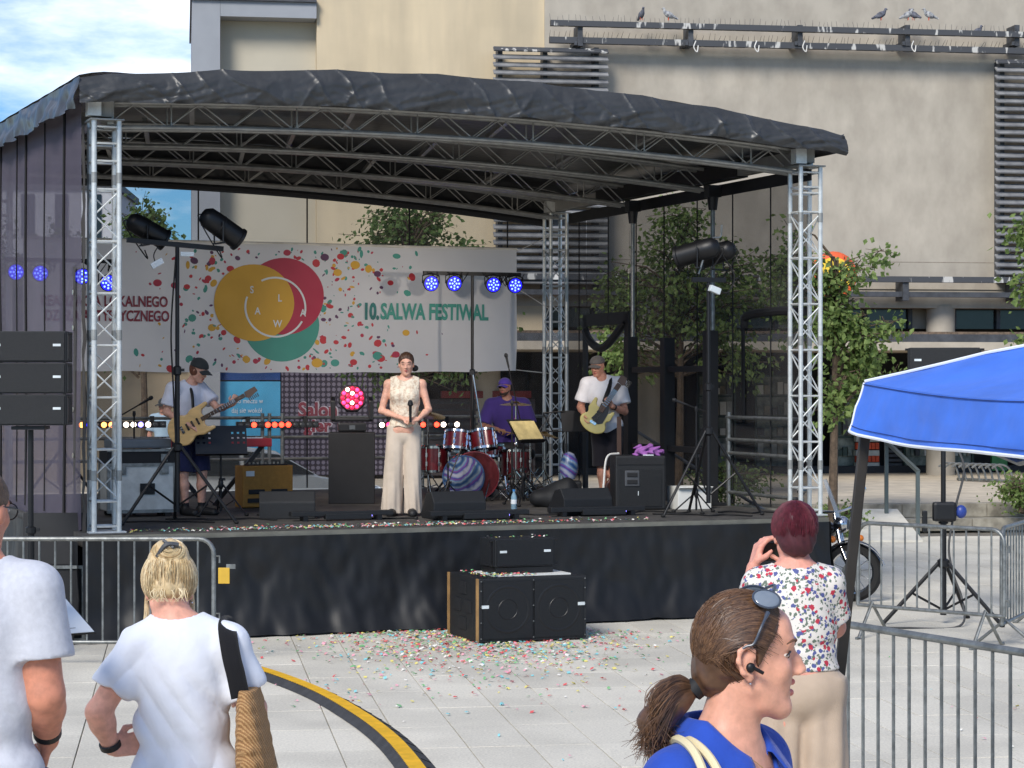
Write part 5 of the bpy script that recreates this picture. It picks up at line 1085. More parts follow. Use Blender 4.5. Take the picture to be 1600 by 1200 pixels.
M_eyew = mat('eye_white', (200,192,184), .35); M_eyed = mat('eye_dark', (40,28,24), .3); M_lip = mat('lip', (176,92,88), .5, var=.05); M_brow = mat('brow', (70,50,38), .9)
def face(root, T, M, s, closed=False, lip=M_lip, brow=M_brow, eyes=True):
    for q in (-1,1):
        if eyes and not closed: MB().ell(T(q*.031,.0745,.01), (.013*s,.007*s,.007*s), M, 10).build('eye', M_eyew, root, smooth=True); MB().ell(T(q*.031,.0795,.01), (.0058*s,.004*s,.0062*s), M, 8).build('iris', M_eyed, root, smooth=True)
        elif eyes: MB().tube([T(q*.02,.079,.008), T(q*.031,.0815,.004), T(q*.043,.074,.007)], .0026*s, 5).build('eyelashes', M_eyed, root, smooth=True)
        MB().tube([T(q*.016,.085,.03), T(q*.031,.0855,.036), T(q*.047,.074,.031)], [.003*s,.004*s,.002*s], 6).build('eyebrow', brow, root, smooth=True)
    MB().tube([T(-.023,.0795,-.056), T(-.01,.0885,-.053), T(.01,.0885,-.053), T(.023,.0795,-.056)], [.002*s,.0045*s,.0045*s,.002*s], 6).tube([T(-.02,.0795,-.058), T(0,.0895,-.064), T(.02,.0795,-.058)], [.002*s,.0055*s,.002*s], 6).build('lips', lip, root, smooth=True)
def cap(root, c, M, s, m, peak=1.0, flat=False):
    c = V(c); T = lambda x, y, z: c+M@(V(x,y,z)*s)
    pr = [('e', tuple(T(0,-.012,.042)), (.083*s,.101*s,(.07 if flat else .085)*s), M)]
    fM = np.array(M, np.float32); cc = np.array(c, np.float32)
    solid('crown', pr, .008*max(1, s), m, root, cut=lambda q, d: np.maximum(d, (.036*s)-((q-cc)@fM)[:,2]+((q-cc)@fM)[:,1]*.12))
    MB().grid(12, 5, lambda a, b: tuple(T((a-.5)*.15*(1-.2*b*b), .062+.085*peak*b*math.cos((a-.5)*2.2)+.028*math.cos((a-.5)*3), .045-.02*b-.028*(2*(a-.5))**2))).build('peak', m, root, smooth=True, fix=False)
def shoes(root, J, m, h=.01):
    for s in 'LR': solid('shoe', foot_prims(J, s), h, m, root, .02, .012, cut=lambda q, d: np.maximum(d, -q[:,2]+.002) if True else d)
SK1, SK2, SK3 = skin('fair', (226,172,148)), skin('tan', (196,140,116)), skin('olive', (150,108,92))
M_hbr = mat('hair_brown', (74,50,36), .45, var=.3, vs=60, stretch=(1,1,.15), bump=.4, bs=150); M_shoe = mat('shoe_black', (30,30,32), .6)
# ---------------------------------------------------------------- singer
def singer():
    o = thing('person', 'singer in cream lace top and wide beige trousers holding a microphone', 'person', D(630, 806), 0, 'musicians on stage')
    M = hframe((.02,-1,-.16)); hc = (.035,-.03,1.645); nek = (.02,.0,1.475)
    J = dict(pel=(.01,.0,.96), nek=nek, shL=(-.16,.01,1.43), shR=(.2,.01,1.43), elL=(-.235,.0,1.14), elR=(.275,.0,1.155), wrL=(.0,-.19,1.06), wrR=(.17,-.18,1.05), hipL=(-.08,0,.93), hipR=(.09,0,.93), knL=(-.1,-.01,.5), knR=(.09,-.01,.5), anL=(-.11,0,.08), anR=(.095,0,.08), toL=(-.13,-.15,.03), toR=(.11,-.15,.03))
    hp, h2, T = head_prims(hc, M, 1.06, nek, nr=.043); tp, _ = torso_prims(J, .92, .9, 1.0); g = [(tp, .05, .01), (hp, .02, .03), (h2, .008, .008)]
    for s in 'LR': u, f = arm_prims(J, s, .043, .034, .023); g += [(u+f, .02, .03)]; a, b = leg_prims(J, s); g += [(a+b, .03, .03)]
    g += [(hand_prims(J['wrL'], (.95,-.3,-.1), (.1,.4,-.9), (.2,-.9,.3), .5), .008, .012), (hand_prims(J['wrR'], (-.9,-.35,.0), (0,.6,-.8), (0,.3,.9), .6), .008, .012)]
    multi('body', g, .0085, SK1, o); face(o, T, M, 1.06, closed=True)
    M_lace = mat('lace_cream', (236,222,200), .8, c2=(206,180,156), vs=26, bump=.5, bs=45, thr=(.45,.62))
    cc = np.array(nek, np.float32)
    solid('lace_top', tp, .009, M_lace, o, .05, .016, cut=lambda q, d: np.maximum(np.maximum(d, .965-q[:,2]-.01*np.sin(q[:,0]*40)), np.maximum(-(el(q, (nek[0],nek[1]-.02,nek[2]+.035), (.085,.085,.06))), np.abs(q[:,0]-.02)-.158-.02*np.clip((1.3-q[:,2])*3, 0, 1))), fold=lambda q: folds(q, .004, 40))
    def tr(q):
        d = el(q, (.01,.01,.9), (.18,.105,.15))
        for hx, ax, r1 in ((-.078,-.13,.108), (.092,.108,.09)):
            t = np.clip((.93-q[:,2])/.9, 0, 1); cx = hx+(ax-hx)*t; an = np.arctan2(q[:,1], q[:,0]-cx); r = .1+(r1-.1)*t-.02*np.exp(-((t-.3)/.25)**2)*0+.006*np.sin(an*4+t*5+hx*30)*t+.004*np.sin(an*9-t*7)*t; e = np.sqrt((q[:,0]-cx)**2+(q[:,1]*1.12)**2)-r; e = np.maximum(e, np.maximum(q[:,2]-.98, .025-q[:,2])); d = smin(d, e, .012)
        return np.maximum(d, q[:,2]-1.0)
    sdf_obj('trousers', tr, (-.3,-.22,-.02), (.32,.22,1.06), .009, cloth_m('beige_linen', (206,190,172), var=.08, vs=5), o); shoes(o, J, M_shoe)
    fM, cc2 = np.array(M, np.float32), np.array(hc, np.float32)
    def hair(q):
        l = (q-cc2)@fM/1.06; d = smin(el(q, T(0,-.02,.036), (.086,.103,.093), M), el(q, T(.0,-.06,-.035), (.066,.05,.055), M), .03); d = np.maximum(d, l[:,1]*.8-l[:,2]*.6-.012-.02*np.abs(l[:,0])*8*.2); return d+.0015*np.sin(l[:,0]*220)
    sdf_obj('hair', hair, np.array(hc)-.16, np.array(hc)+.16, .007, M_hbr, o); MB().ell(T(-.085,-.05,-.05), (.04,.035,.036), M, 12).build('hair_bun', M_blkm, o, smooth=True)
    mc = thing('handheld_microphone', 'black microphone held in front of the singer', 'microphone', o.location+V(.09,-.26,1.02), 0); MB().lathe([(.0,0),(.013,.0),(.017,.17),(.026,.185),(.027,.21),(.018,.235),(0,.24)], 14, Rx(R(4))).build('body', M_blkm, mc, smooth=True); MB().lathe([(.028,.18),(.03,.185),(.03,.195),(.028,.2)], 14, Rx(R(4))).build('ring', M_blk, mc)
singer()
def guitar_parts(o, A, B, nrm, body, m, mn, L=1.0, neckw=.045, split=.44):
    """guitar between tail A and headstock tip B; nrm = front normal"""
    A, B = V(A), V(B); x = (B-A).normalized(); n = V(nrm); n = (n-x*n.dot(x)).normalized(); y = n.cross(x); Ln = (B-A).length; Q = Matrix((x, y, n)).transposed()
    P = lambda a, b, c=0: A+x*a*Ln+y*b+n*c
    fA, fQ = np.array(A, np.float32), np.array(Q, np.float32)
    def fn(q):
        l = (q-fA)@fQ; return np.maximum(body(l/np.array([Ln,1,1], np.float32)), np.abs(l[:,2])-.021)
    c = P(.22, 0); sdf_obj('body', fn, np.array(c)-.36, np.array(c)+.36, .01, m, o, ang=50)
    MB().box((P(split-.08,0,.026)+P(.86,0,.026))/2, (Ln*(.94-split),neckw,.02), Q).build('neck', mn, o, bevel=.004)
    MB().prism([P(.86,-neckw*.6,.01), P(.89,-neckw*1.1,.01), P(1.0,-neckw*.5,.01), P(.99,neckw*.7,.01), P(.87,neckw*.7,.01)], n*.016).build('headstock', mn, o)
    for k in range(6): MB().cyl(P(.885+k*.019, -neckw*1.0, .02), P(.885+k*.019, -neckw*1.9, .02), .006, n=6).build('tuning_peg', M_chrome, o)
    for k in range(12): MB().box(P(split+(.86-split)*(1-.94**(k*1.3+1))*1.25, 0, .038), (.004,neckw,.004), Q).build('fret', M_chrome, o) if k < 11 else None
    for k in range(3): MB().box(P(.2+.06*k, 0, .025), (.022,.075,.014), Q).build('pickup', M_blk, o)
    MB().box(P(.14, 0, .027), (.03,.08,.014), Q).build('bridge', M_chrome, o)
    for k in range(4): MB().cyl(P(.13,-.018+k*.012,.042), P(.88,-.018+k*.012,.042), .0012, n=3).build('string', M_chrome, o)
    return P
def strat(l):
    x, y = l[:,0], l[:,1]; z = np.zeros_like(x); p = np.stack([x, y, z], 1)
    d = smin(el(p*np.array([1,1,0],np.float32), (.13,0,0), (.14,.17,1)), el(p, (.31,0,0), (.11,.145,1)), .05)
    for sy, ln in ((1,.47),(-1,.43)): d = smin(d, rc(p, (.33,sy*.11,0), (ln,sy*.135,0), .045, .02), .03)
    d = np.maximum(d, -rc(p, (.44,.055,0), (.6,.03,0), .05, .05)); d = np.maximum(d, -rc(p, (.42,-.06,0), (.6,-.03,0), .05, .05)); return d
# ---------------------------------------------------------------- guitarist
def guitarist():
    o = thing('person', 'guitarist in white t-shirt, navy shorts and dark cap looking down at his guitar', 'person', D(292, 805), 0, 'musicians on stage')
    f = V(.78,-.5,-.42); M = hframe(f); hc = (.14,-.05,1.575); nek = (.03,.0,1.42)
    J = dict(pel=(.02,.02,.9), nek=nek, shL=(-.13,-.12,1.37), shR=(.12,.12,1.38), elL=(-.2,-.14,1.12), wrL=(.06,-.3,1.0), elR=(.34,.02,1.16), wrR=(.52,-.2,1.21), hipL=(-.045,-.05,.88), hipR=(.1,.06,.88), knL=(-.03,-.08,.46), knR=(.16,.02,.46), anL=(-.01,-.04,.08), anR=(.15,.06,.08), toL=(.11,-.16,.03), toR=(.3,-.02,.03))
    hp, h2, T = head_prims(hc, M, 1.06, nek, nr=.047); tp, _ = torso_prims(J, .9, .9); g = [(tp, .05, .01), (hp, .02, .03), (h2, .008, .008)]
    for s in 'LR': u, fo = arm_prims(J, s, .045, .036, .026); g += [(u+fo, .02, .03)]; a, b = leg_prims(J, s); g += [(a+b, .03, .03)]
    g += [(hand_prims(J['wrL'], (.85,-.2,-.35), (-.1,.6,-.6), (.3,-.2,.8), .6), .008, .012), (hand_prims(J['wrR'], (.35,-.75,.5), (.2,.5,.7), (-.6,0,.5), .9), .008, .012)]
    multi('body', g, .0085, SK1, o); face(o, T, M, 1.06, closed=True)
    ts = tp+[('k', J[q], tuple(lerp(J['sh'+q[-1]], J['el'+q[-1]], .62)), .068, .066) for q in ('shL','shR')]
    solid('t_shirt', ts, .009, cloth_m('white', (226,226,236)), o, .035, .02, cut=lambda q, d: np.maximum(np.maximum(d, .8-q[:,2]), -el(q, (nek[0]+.02,nek[1]-.02,nek[2]+.03), (.075,.075,.055))), fold=lambda q: folds(q, .006, 24))
    sh = [('e', (.03,.01,.88), (.17,.14,.12))]+[('k', J['hip'+s], tuple(lerp(J['kn'+s], J['an'+s], -.06)), .1, .088) for s in 'LR']
    solid('shorts', sh, .009, cloth_m('navy', (36,40,74)), o, .03, .01, cut=lambda q, d: np.maximum(d, q[:,2]-.96), fold=lambda q: folds(q, .005, 20)); shoes(o, J, M_shoe)
    for s in 'LR': solid('sock', [('c', tuple(lerp(J['kn'+s], J['an'+s], .82)), J['an'+s], .04, .042)], .009, M_blkm, o)
    solid('hair', [('e', T(0,-.03,.01), (.085,.092,.08), M), ('e', T(.05,-.02,-.02), (.034,.055,.045), M), ('e', T(-.05,-.02,-.02), (.034,.055,.045), M)], .008, mat('hair_auburn', (110,64,42), .6, var=.3, vs=40), o, .02)
    cap(o, hc, M, 1.1, cloth_m('cap_charcoal', (58,60,60)), 1.0)
    gt = thing('electric_guitar', 'natural wood electric guitar played by the guitarist in the cap', 'guitar', o.location, 0); M_ash = mat('ash_body', (222,180,116), .35, var=.1, vs=6, stretch=(1,4,4), coat=.3)
    guitar_parts(gt, (-.13,-.3,.86), (.8,-.3,1.38), (.12,-1,.2), strat, M_ash, mat('rosewood', (84,60,46), .5))
    MB().tube(bez([(.1,-.22,1.16),(.07,-.12,1.34),(.0,-.02,1.43),(-.1,.08,1.36),(-.12,.1,1.1),(-.12,-.1,.92)], 6), .017, 6).build('strap', M_blk, gt, smooth=True)
guitarist()
# ---------------------------------------------------------------- bassist
def bassist():
    o = thing('person', 'bassist in white shirt, black shorts and grey flat cap', 'person', D(946, 785), 0, 'musicians on stage')
    M = hframe((-.42,-.86,-.3)); hc = (-.1,-.04,1.645); nek = (-.03,.0,1.485)
    J = dict(pel=(.02,.0,.93), nek=nek, shL=(-.22,-.02,1.43), shR=(.17,.02,1.43), elL=(-.3,.0,1.15), wrL=(-.27,-.24,1.07), elR=(.23,-.03,1.1), wrR=(.07,-.24,1.16), hipL=(-.06,0,.9), hipR=(.1,0,.9), knL=(-.05,-.01,.48), knR=(.09,-.01,.48), anL=(-.02,0,.08), anR=(.1,.02,.08), toL=(-.05,-.16,.03), toR=(.16,-.13,.03))
    hp, h2, T = head_prims(hc, M, 1.06, nek, nr=.055); tp, _ = torso_prims(J, 1.02, 1.1); g = [(tp, .05, .01), (hp, .02, .03), (h2, .008, .008)]
    for s in 'LR': u, fo = arm_prims(J, s, .052, .042, .029); g += [(u+fo, .02, .03)]; a, b = leg_prims(J, s, (.09,.06,.058,.04)); g += [(a+b, .03, .03)]
    g += [(hand_prims(J['wrL'], (.25,-.3,-.9), (.7,-.2,.1), (.6,-.6,.2), .5), .008, .012), (hand_prims(J['wrR'], (-.55,-.3,.75), (-.2,.4,.5), (-.5,-.3,.2), .8), .008, .012)]
    multi('body', g, .009, SK2, o); face(o, T, M, 1.06)
    solid('stubble', [('e', T(0,.045,-.078), (.04*1.0,.038,.028), M)], .008, mat('stubble', (128,96,82), .8), o)
    ts = tp+[('k', J['sh'+q], tuple(lerp(J['sh'+q], J['el'+q], .66)), .066, .07) for q in 'LR']
    wh = cloth_m('white_shirt', (232,230,232)); solid('shirt', ts, .009, wh, o, .035, .024, cut=lambda q, d: np.maximum(np.maximum(d, .775+.03*np.cos(q[:,0]*14)-q[:,2]), -el(q, (nek[0]-.02,nek[1]-.05,nek[2]+.03), (.062,.08,.07))), fold=lambda q: folds(q, .006, 22, sd=2))
    for q in (-1,1): MB().grid(8, 2, lambda a, b: (nek[0]-.02+q*(.02+.06*math.sin(a*2.2)+.012*b), -.1+.13*a-.02*b, nek[2]+.025-.05*(1-a)-.045*b)).build('collar', wh, o, smooth=True, fix=False)
    sh = [('e', (.02,0,.88), (.175,.13,.12))]+[('k', J['hip'+s], tuple(lerp(J['kn'+s], J['an'+s], .08)), .105, .098) for s in 'LR']
    solid('shorts', sh, .01, cloth_m('black', (32,30,36)), o, .03, .01, cut=lambda q, d: np.maximum(d, q[:,2]-.96), fold=lambda q: folds(q, .006, 18)); shoes(o, J, M_shoe)
    cap(o, hc, M, 1.1, cloth_m('cap_grey', (92,88,86), var=.15, vs=60), .55, True)
    MB().lathe([(.034,-.014),(.038,-.01),(.038,.01),(.034,.014)], 14, frame(V(J['wrR'])-V(J['elR'])), lerp(J['elR'], J['wrR'], .86)).build('wristwatch', M_blk, o, smooth=True)
    gt = thing('bass_guitar', 'pale green and dark bass guitar played by the bassist', 'bass guitar', o.location, 0)
    guitar_parts(gt, (-.22,-.29,.88), (.22,-.3,1.52), (-.1,-1,.1), strat, mat('bass_body', (186,172,104), .3, var=.12), mat('rosewood'), neckw=.06, split=.42)
    x_ = (V(.22,-.3,1.52)-V(-.22,-.29,.88)).normalized(); n_ = V(-.1,-1,.1); n_ = (n_-x_*n_.dot(x_)).normalized(); y_ = n_.cross(x_); A_ = V(-.22,-.29,.88)
    MB().prism([A_+x_*a+y_*b+n_*.0225 for a, b in ((.12,-.06),(.16,-.1),(.3,-.09),(.38,-.05),(.36,.05),(.24,.03),(.14,.05))], n_*.004).build('scratch_plate', M_blk, gt)
    MB().tube(bez([(-.02,-.2,1.22),(.03,-.13,1.36),(.06,-.05,1.48),(.08,.05,1.47),(.06,.14,1.3),(-.1,.15,1.0)], 6), .03, 6).build('strap', M_blk, gt, smooth=True)
bassist()
# ---------------------------------------------------------------- drummer
def drummer():
    p = Pt(792, 600, 28.1); p.z = DZ; o = thing('person', 'drummer in purple t-shirt, sunglasses and purple cap seated behind the drums', 'person', p, 0, 'musicians on stage')
    M = hframe((-.35,-.93,-.04)); hc = (-.03,-.03,1.385); nek = (0,0,1.225)
    J = dict(pel=(.02,.06,.62), nek=nek, shL=(-.21,-.01,1.16), shR=(.22,.0,1.16), elL=(-.3,-.08,.88), wrL=(-.12,-.3,.85), elR=(.31,-.06,.88), wrR=(.16,-.28,.86), hipL=(-.1,0,.58), hipR=(.12,0,.58), knL=(-.24,-.4,.54), knR=(.28,-.38,.54), anL=(-.22,-.4,.09), anR=(.3,-.36,.09), toL=(-.24,-.54,.03), toR=(.32,-.5,.03))
    hp, h2, T = head_prims(hc, M, .98, nek, nr=.055); tp, _ = torso_prims(J, 1.05, 1.1); g = [(tp, .05, .01), (hp, .02, .03), (h2, .008, .008)]
    for s in 'LR': u, fo = arm_prims(J, s, .05, .04, .028); g += [(u+fo, .02, .03)]; a, b = leg_prims(J, s); g += [(a+b, .03, .03)]
    g += [(hand_prims(J['wrL'], (.8,-.5,-.1), (0,0,-1), (0,-.6,.5), 1.0), .008, .012), (hand_prims(J['wrR'], (-.5,-.8,.0), (0,0,-1), (-.6,0,.5), 1.0), .008, .012)]
    multi('body', g, .0095, SK3, o); face(o, T, M, .98, eyes=False)
    solid('beard', [('e', T(0,.05,-.082), (.046,.04,.03), M), ('c', T(-.05,.01,-.05), T(-.03,.05,-.08), .018, .018), ('c', T(.05,.01,-.05), T(.03,.05,-.08), .018, .018)], .008, mat('beard_dark', (42,32,28), .9), o)
    gl = MB()
    for q in (-1,1): gl.ell(T(q*.032,.084,.01), (.025,.008,.017), M, 12)
    gl.tube([T(-.07,.0,.012), T(-.055,.07,.012), T(0,.09,.014), T(.055,.07,.012), T(.07,0,.012)], .003, 5); gl.build('sunglasses', mat('dark_lens', (16,14,16), .12), o, smooth=True)
    ts = tp+[('k', J['sh'+q], tuple(lerp(J['sh'+q], J['el'+q], .8)), .064, .068) for q in 'LR']
    solid('t_shirt', ts, .01, cloth_m('tee_violet', (60,46,112)), o, .04, .024, cut=lambda q, d: np.maximum(np.maximum(d, .56-q[:,2]), -el(q, (0,-.01,nek[2]+.02), (.075,.075,.05))), fold=lambda q: folds(q, .006, 20, sd=4))
    solid('shorts', [('e', (.02,.04,.6), (.18,.17,.11))]+[('c', J['hip'+s], J['kn'+s], .1, .08) for s in 'LR'], .012, M_blkm, o, .03, .005); shoes(o, J, M_shoe)
    cap(o, hc, M, 1.0, cloth_m('cap_purple', (78,60,150)), .9); MB().ell(T(.055,-.02,.07), (.03,.055,.03), M, 12).build('cap_panel', cloth_m('cap_white', (214,214,224)), o, smooth=True)
    for s, e in (('L', (.1,-.5,.8)), ('R', (.0,-.5,.78))): 
        st_ = thing('drumstick', 'wooden drumstick in the drummer\'s '+('hand on the left' if s == 'L' else 'hand on the right'), 'drumstick', o.location, 0); MB().tube([lerp(J['wr'+s], e, -.1)+V(0,-.05,-.01), V(e)], [.008,.005], 6).build('stick', M_wood, st_, smooth=True)
    th = thing('drum_stool', 'round black drum stool under the drummer', 'stool', p+V(.02,.06,0), 0); MB().lathe([(.0,.44),(.16,.44),(.18,.48),(.17,.53),(0,.54)], 20).build('seat', M_blkm, th, smooth=True)
    for a in sub3(.5): MB().cyl((0,0,.35), (.24*math.cos(a),.24*math.sin(a),.01), .012).build('leg', M_chrome, th)
drummer()
def passer():
    p = Pt(256, 600, 37.2); p.z = .42; o = thing('person', 'person in pale blue shirt and dark cap standing behind the stage at the left', 'person', p, 0)
    M = hframe((-.6,-.75,-.1)); hc = (0,-.03,1.66); nek = (0,0,1.5)
    J = dict(pel=(0,0,.94), nek=nek, shL=(-.18,0,1.44), shR=(.18,0,1.44), elL=(-.24,-.02,1.16), wrL=(-.2,-.2,1.0), elR=(.24,0,1.15), wrR=(.22,-.12,.93), hipL=(-.09,0,.9), hipR=(.09,0,.9), knL=(-.1,0,.48), knR=(.1,0,.48), anL=(-.1,0,.08), anR=(.1,0,.08), toL=(-.12,-.15,.03), toR=(.13,-.15,.03))
    hp, h2, T = head_prims(hc, M, 1.0, nek); tp, _ = torso_prims(J, 1.0, 1.0); g = [(tp, .05, .01), (hp, .02, .03), (h2, .008, .008)]
    for s in 'LR': u, fo = arm_prims(J, s); g += [(u+fo, .02, .03)]; a, b = leg_prims(J, s); g += [(a+b, .03, .03), (hand_prims(J['wr'+s], (0,-.4,-.9), (.8 if s == 'L' else -.8,0,0), (0,-1,0), .5), .008, .012)]
    multi('body', g, .012, SK2, o); face(o, T, M, 1.0)
    solid('shirt', tp+[('k', J['sh'+q], tuple(lerp(J['sh'+q], J['el'+q], .7)), .06, .065) for q in 'LR'], .013, cloth_m('pale_blue', (176,200,216)), o, .03, .018, cut=lambda q, d: np.maximum(np.maximum(d, .84-q[:,2]), -el(q, (0,-.01,nek[2]+.03), (.075,.075,.05))), fold=lambda q: folds(q, .005, 22))
    solid('trousers', [('e', (0,0,.9), (.175,.13,.13))]+[('c', J['hip'+s], J['kn'+s], .1, .08) for s in 'LR']+[('c', J['kn'+s], J['an'+s], .08, .07) for s in 'LR'], .014, cloth_m('navy', (36,40,74)), o, .03, .008, cut=lambda q, d: np.maximum(d, q[:,2]-.98)); shoes(o, J, M_shoe, .014)
    cap(o, hc, M, 1.08, cloth_m('cap_charcoal', (58,60,60)), 1.0)
passer()
# wash of the lit can lights over the stage
for n_, src in (('left', Pt(345, 372, 22.3)), ('right', Pt(1080, 400, 23.5))):
    l = bpy.data.lights.new('can_beam_'+n_, 'SPOT'); l.energy = 190 if n_ == 'left' else 150; l.color = (1, .88, .76); l.spot_size = R(62); l.spot_blend = .7; l.shadow_soft_size = .08
    lo_ = bpy.data.objects.new('can_beam_'+n_, l); COL.objects.link(lo_); tgt = Pt(640 if n_ == 'left' else 700, 560, 26.5); dv = (tgt-src).normalized(); lo_.location = src+dv*.3; lo_.rotation_euler = (-dv).to_track_quat('Z','Y').to_euler()
# ================================================================ FOREGROUND PROPS
def barrier(A, d, L, lab, nb=16, tagp=False, zb=.2):
    A = V(A); a = math.atan2(d[1], d[0]); o = thing('crowd_barrier', lab, 'barrier', A, a, 'galvanised crowd barriers'); H = 1.1; r = .13
    c = []
    for (x, z, s) in ((r, H-r, 90), (L-r, H-r, 0), (L-r, zb+.0, -90)):
        pass
    pts = [(0,0,zb)]+[(r-r*math.cos(R(t)), 0, H-r+r*math.sin(R(t))) for t in range(0, 91, 18)]+[(L-r+r*math.sin(R(t)), 0, H-r+r*math.cos(R(t))) for t in range(0, 91, 18)]+[(L,0,zb)]
    MB().tube(pts, .021, 10).build('frame', M_galv, o, smooth=True); MB().cyl((0,0,zb), (L,0,zb), .018, n=10).build('bottom_rail', M_galv, o, smooth=True)
    for k in range(1, nb+1): x = L*k/(nb+1); rod(o, 'bar', M_galv, (x,0,zb), (x,0,H), .0095)
    for x in (.18, L-.18): MB().tube([(x,-.3,.012),(x,-.26,.012),(x-.02,0,zb+.03),(x,.26,.012),(x,.3,.012)], .017, 8).build('foot', M_galv, o, smooth=True)
    for z in (.45,.95): MB().tube([(L,0,z),(L+.05,0,z),(L+.05,0,z-.06)], .009, 6).build('hook', M_galv, o)
    if tagp: MB().box((L+.09,-.01,.78), (.1,.012,.14)).build('yellow_plate', mat('plate_yellow', (200,160,50), .6), o, bevel=.01); MB().box((L+.15,-.005,.86), (.08,.012,.04)).build('clip', M_galv, o)
    return o
barrier((-4.95, 18.97, 0), (1, 0), 2.35, 'galvanised barrier at the left in front of the stage corner', 16, True)
barrier((3.37, 21.2, 0), (1.16, -1.06), 1.6, 'galvanised barrier in front of the right speaker stand', 11, zb=.3)
barrier((4.58, 20.35, 0), (.9, 2.0), 2.2, 'galvanised barrier seen edge-on at the right picture edge', 15)
barrier((1.76, 12.45, 0), (.783, -1.47), 2.3, 'nearest galvanised barrier at the lower right', 16)
# cable ramp
cr_ = thing('cable_ramp', 'curved black and yellow cable protector across the paving', 'cable protector', (0,0,0)); M_rub = mat('ramp_rubber', (58,58,60), .8, var=.2, vs=10, bump=.15, bs=80); M_yel = mat('ramp_yellow', (232,178,36), .6, var=.12, vs=10, bump=.1, bs=60)
cp = bez([Gd(330,1040), Gd(400,1052), Gd(490,1085), Gd(560,1124), Gd(612,1164), Gd(655,1216), Gd(690,1275)], 8); N = len(cp)
def cs(i):
    a = cp[max(0,i-1)]; b = cp[min(N-1,i+1)]; d = (b-a).normalized(); return V(-d.y, d.x, 0)
PR = [(-.15,.004),(-.055,.045),(-.05,.052),(.05,.052),(.055,.045),(.11,.004)]
for k in range(0, N-1, 4):
    b = MB(); lid = MB(); m = min(4, N-1-k); vs = []; vl = []
    for i in range(k, k+m+1):
        n = cs(i); sh_ = .004 if i == k else 0
        vs += [cp[i]-n*x+V(0,0,z) for x, z in PR]
    b.add(vs, [(i*6+j, (i+1)*6+j, (i+1)*6+j+1, i*6+j+1) for i in range(m) for j in range(5)]); b.build('ramp_section', M_rub, cr_, fix=False)
    w_ = []; NS = m*6
    for q in range(NS+1):
        t = k+q/6; i = min(int(t), N-2); f_ = t-i; p = cp[i]*(1-f_)+cp[i+1]*f_; n = (cs(i)*(1-f_)+cs(i+1)*f_).normalized(); jz = .008*(q % 2)
        w_ += [p+n*(.05)+V(0,0,.056), p-n*(.052+jz)+V(0,0,.056)]
    lid.add(w_, [(2*q, 2*q+1, 2*q+3, 2*q+2) for q in range(NS)]); lid.build('lid', M_yel, cr_, fix=False)
    for q in (1, 3): 
        i = min(k+q, N-1); n = cs(i); c = cp[i]+n*.105+V(0,0,.0235); d = V(n.y,-n.x,0); MB().box(c, (.012,.07,.012), Matrix((d, n, V(0,0,1))).transposed()@Rx(R(-23))).build('drain_slot', M_blkm, cr_)
# ---------------------------------------------------------------- blue gazebo
gz = thing('blue_gazebo', 'blue pop-up canopy with white piping at the right', 'gazebo', (0,0,0)); M_gz = mat('canopy_blue', (54,110,214), .6, var=.12, vs=3, bump=.5, bs=7, sheen=.1); M_pip = mat('piping_white', (226,230,234), .7, var=.04)
C0, e1, e2 = V(1.46, 9.0, 2.455), V(.6,-2.9,0), V(2.9,.6,0); CC = [C0, C0+e1, C0+e1+e2, C0+e2]; pk = C0+(e1+e2)/2+V(0,0,.42)
for k in range(4):
    A, B = CC[k], CC[(k+1)%4]; ou = (((A+B)/2)-(C0+(e1+e2)/2)); ou.z = 0; ou.normalize()
    def roof(a, b):
        p = (A*(1-a)+B*a)*(1-b)+pk*b; s = math.sin(a*math.pi); w_ = (.02*math.sin(a*22+b*9)*s+.03*wob(a*9, b*7, k)+.02*abs(wob(a*16+b*5, b*6, k+3)))*b*(1-b)*2.5; return tuple(p+V(0,0,-.08*s*math.sin(b*math.pi)*.8-.06*s*(1-b)+w_))
    MB().grid(40, 24, roof).build('roof_panel', M_gz, gz, smooth=True, fix=False, ang=180)
    def val(a, b):
        p = A*(1-a)+B*a; s = math.sin(a*math.pi); h = 1-b; return tuple(p+ou*(.002+.05*h+.018*math.sin(a*15+h*2)*h+.02*wob(a*14, h*3, k+9)*h)+V(0,0,-.06*s-.2*h-.012*math.sin(a*11)*h))
    MB().grid(60, 8, val).build('valance', M_gz, gz, smooth=True, fix=False, ang=180)
    MB().tube([tuple(V(*val(i/50, .12))+ou*.003) for i in range(51)], .0015, 4).build('stitched_seam', mat('seam_navy', (22,48,110), .8), gz); MB().tube([tuple(V(*val(i/50, .97))+ou*.004) for i in range(51)], .002, 4).build('stitched_seam', mat('seam_navy'), gz)
    MB().tube([val(i/50, 0) for i in range(51)], .007, 6).build('piping', M_pip, gz, smooth=True); MB().tube([tuple(V(*roof(0, i/12))+V(0,0,.006)) for i in range(13)], .007, 6).build('piping', M_pip, gz, smooth=True)
    MB().tube([tuple(V(*val(0, i/6))) for i in range(7)], .006, 5).build('piping', M_pip, gz)
    lean = V(-.21,-.05,0) if k == 0 else V(0,0,0); base = V(A.x, A.y, .33)+lean; topq = A+V(.02,-.0,-.02)
    d = topq-base; MB().box((base+topq)/2, (.042,.042,d.length), frame(d)).build('leg', mat('leg_bronze', (58,54,50), .45, .5), gz, bevel=.004); MB().box(base+V(0,0,.006), (.1,.1,.012)).build('foot_plate', M_blk, gz)
    MB().cyl(A+V(0,0,-.06), (A+B)/2+V(0,0,-.28), .01, n=6).cyl(B+V(0,0,-.06), (A+B)/2+V(0,0,-.28), .01, n=6).build('scissor_bar', M_galv, gz)
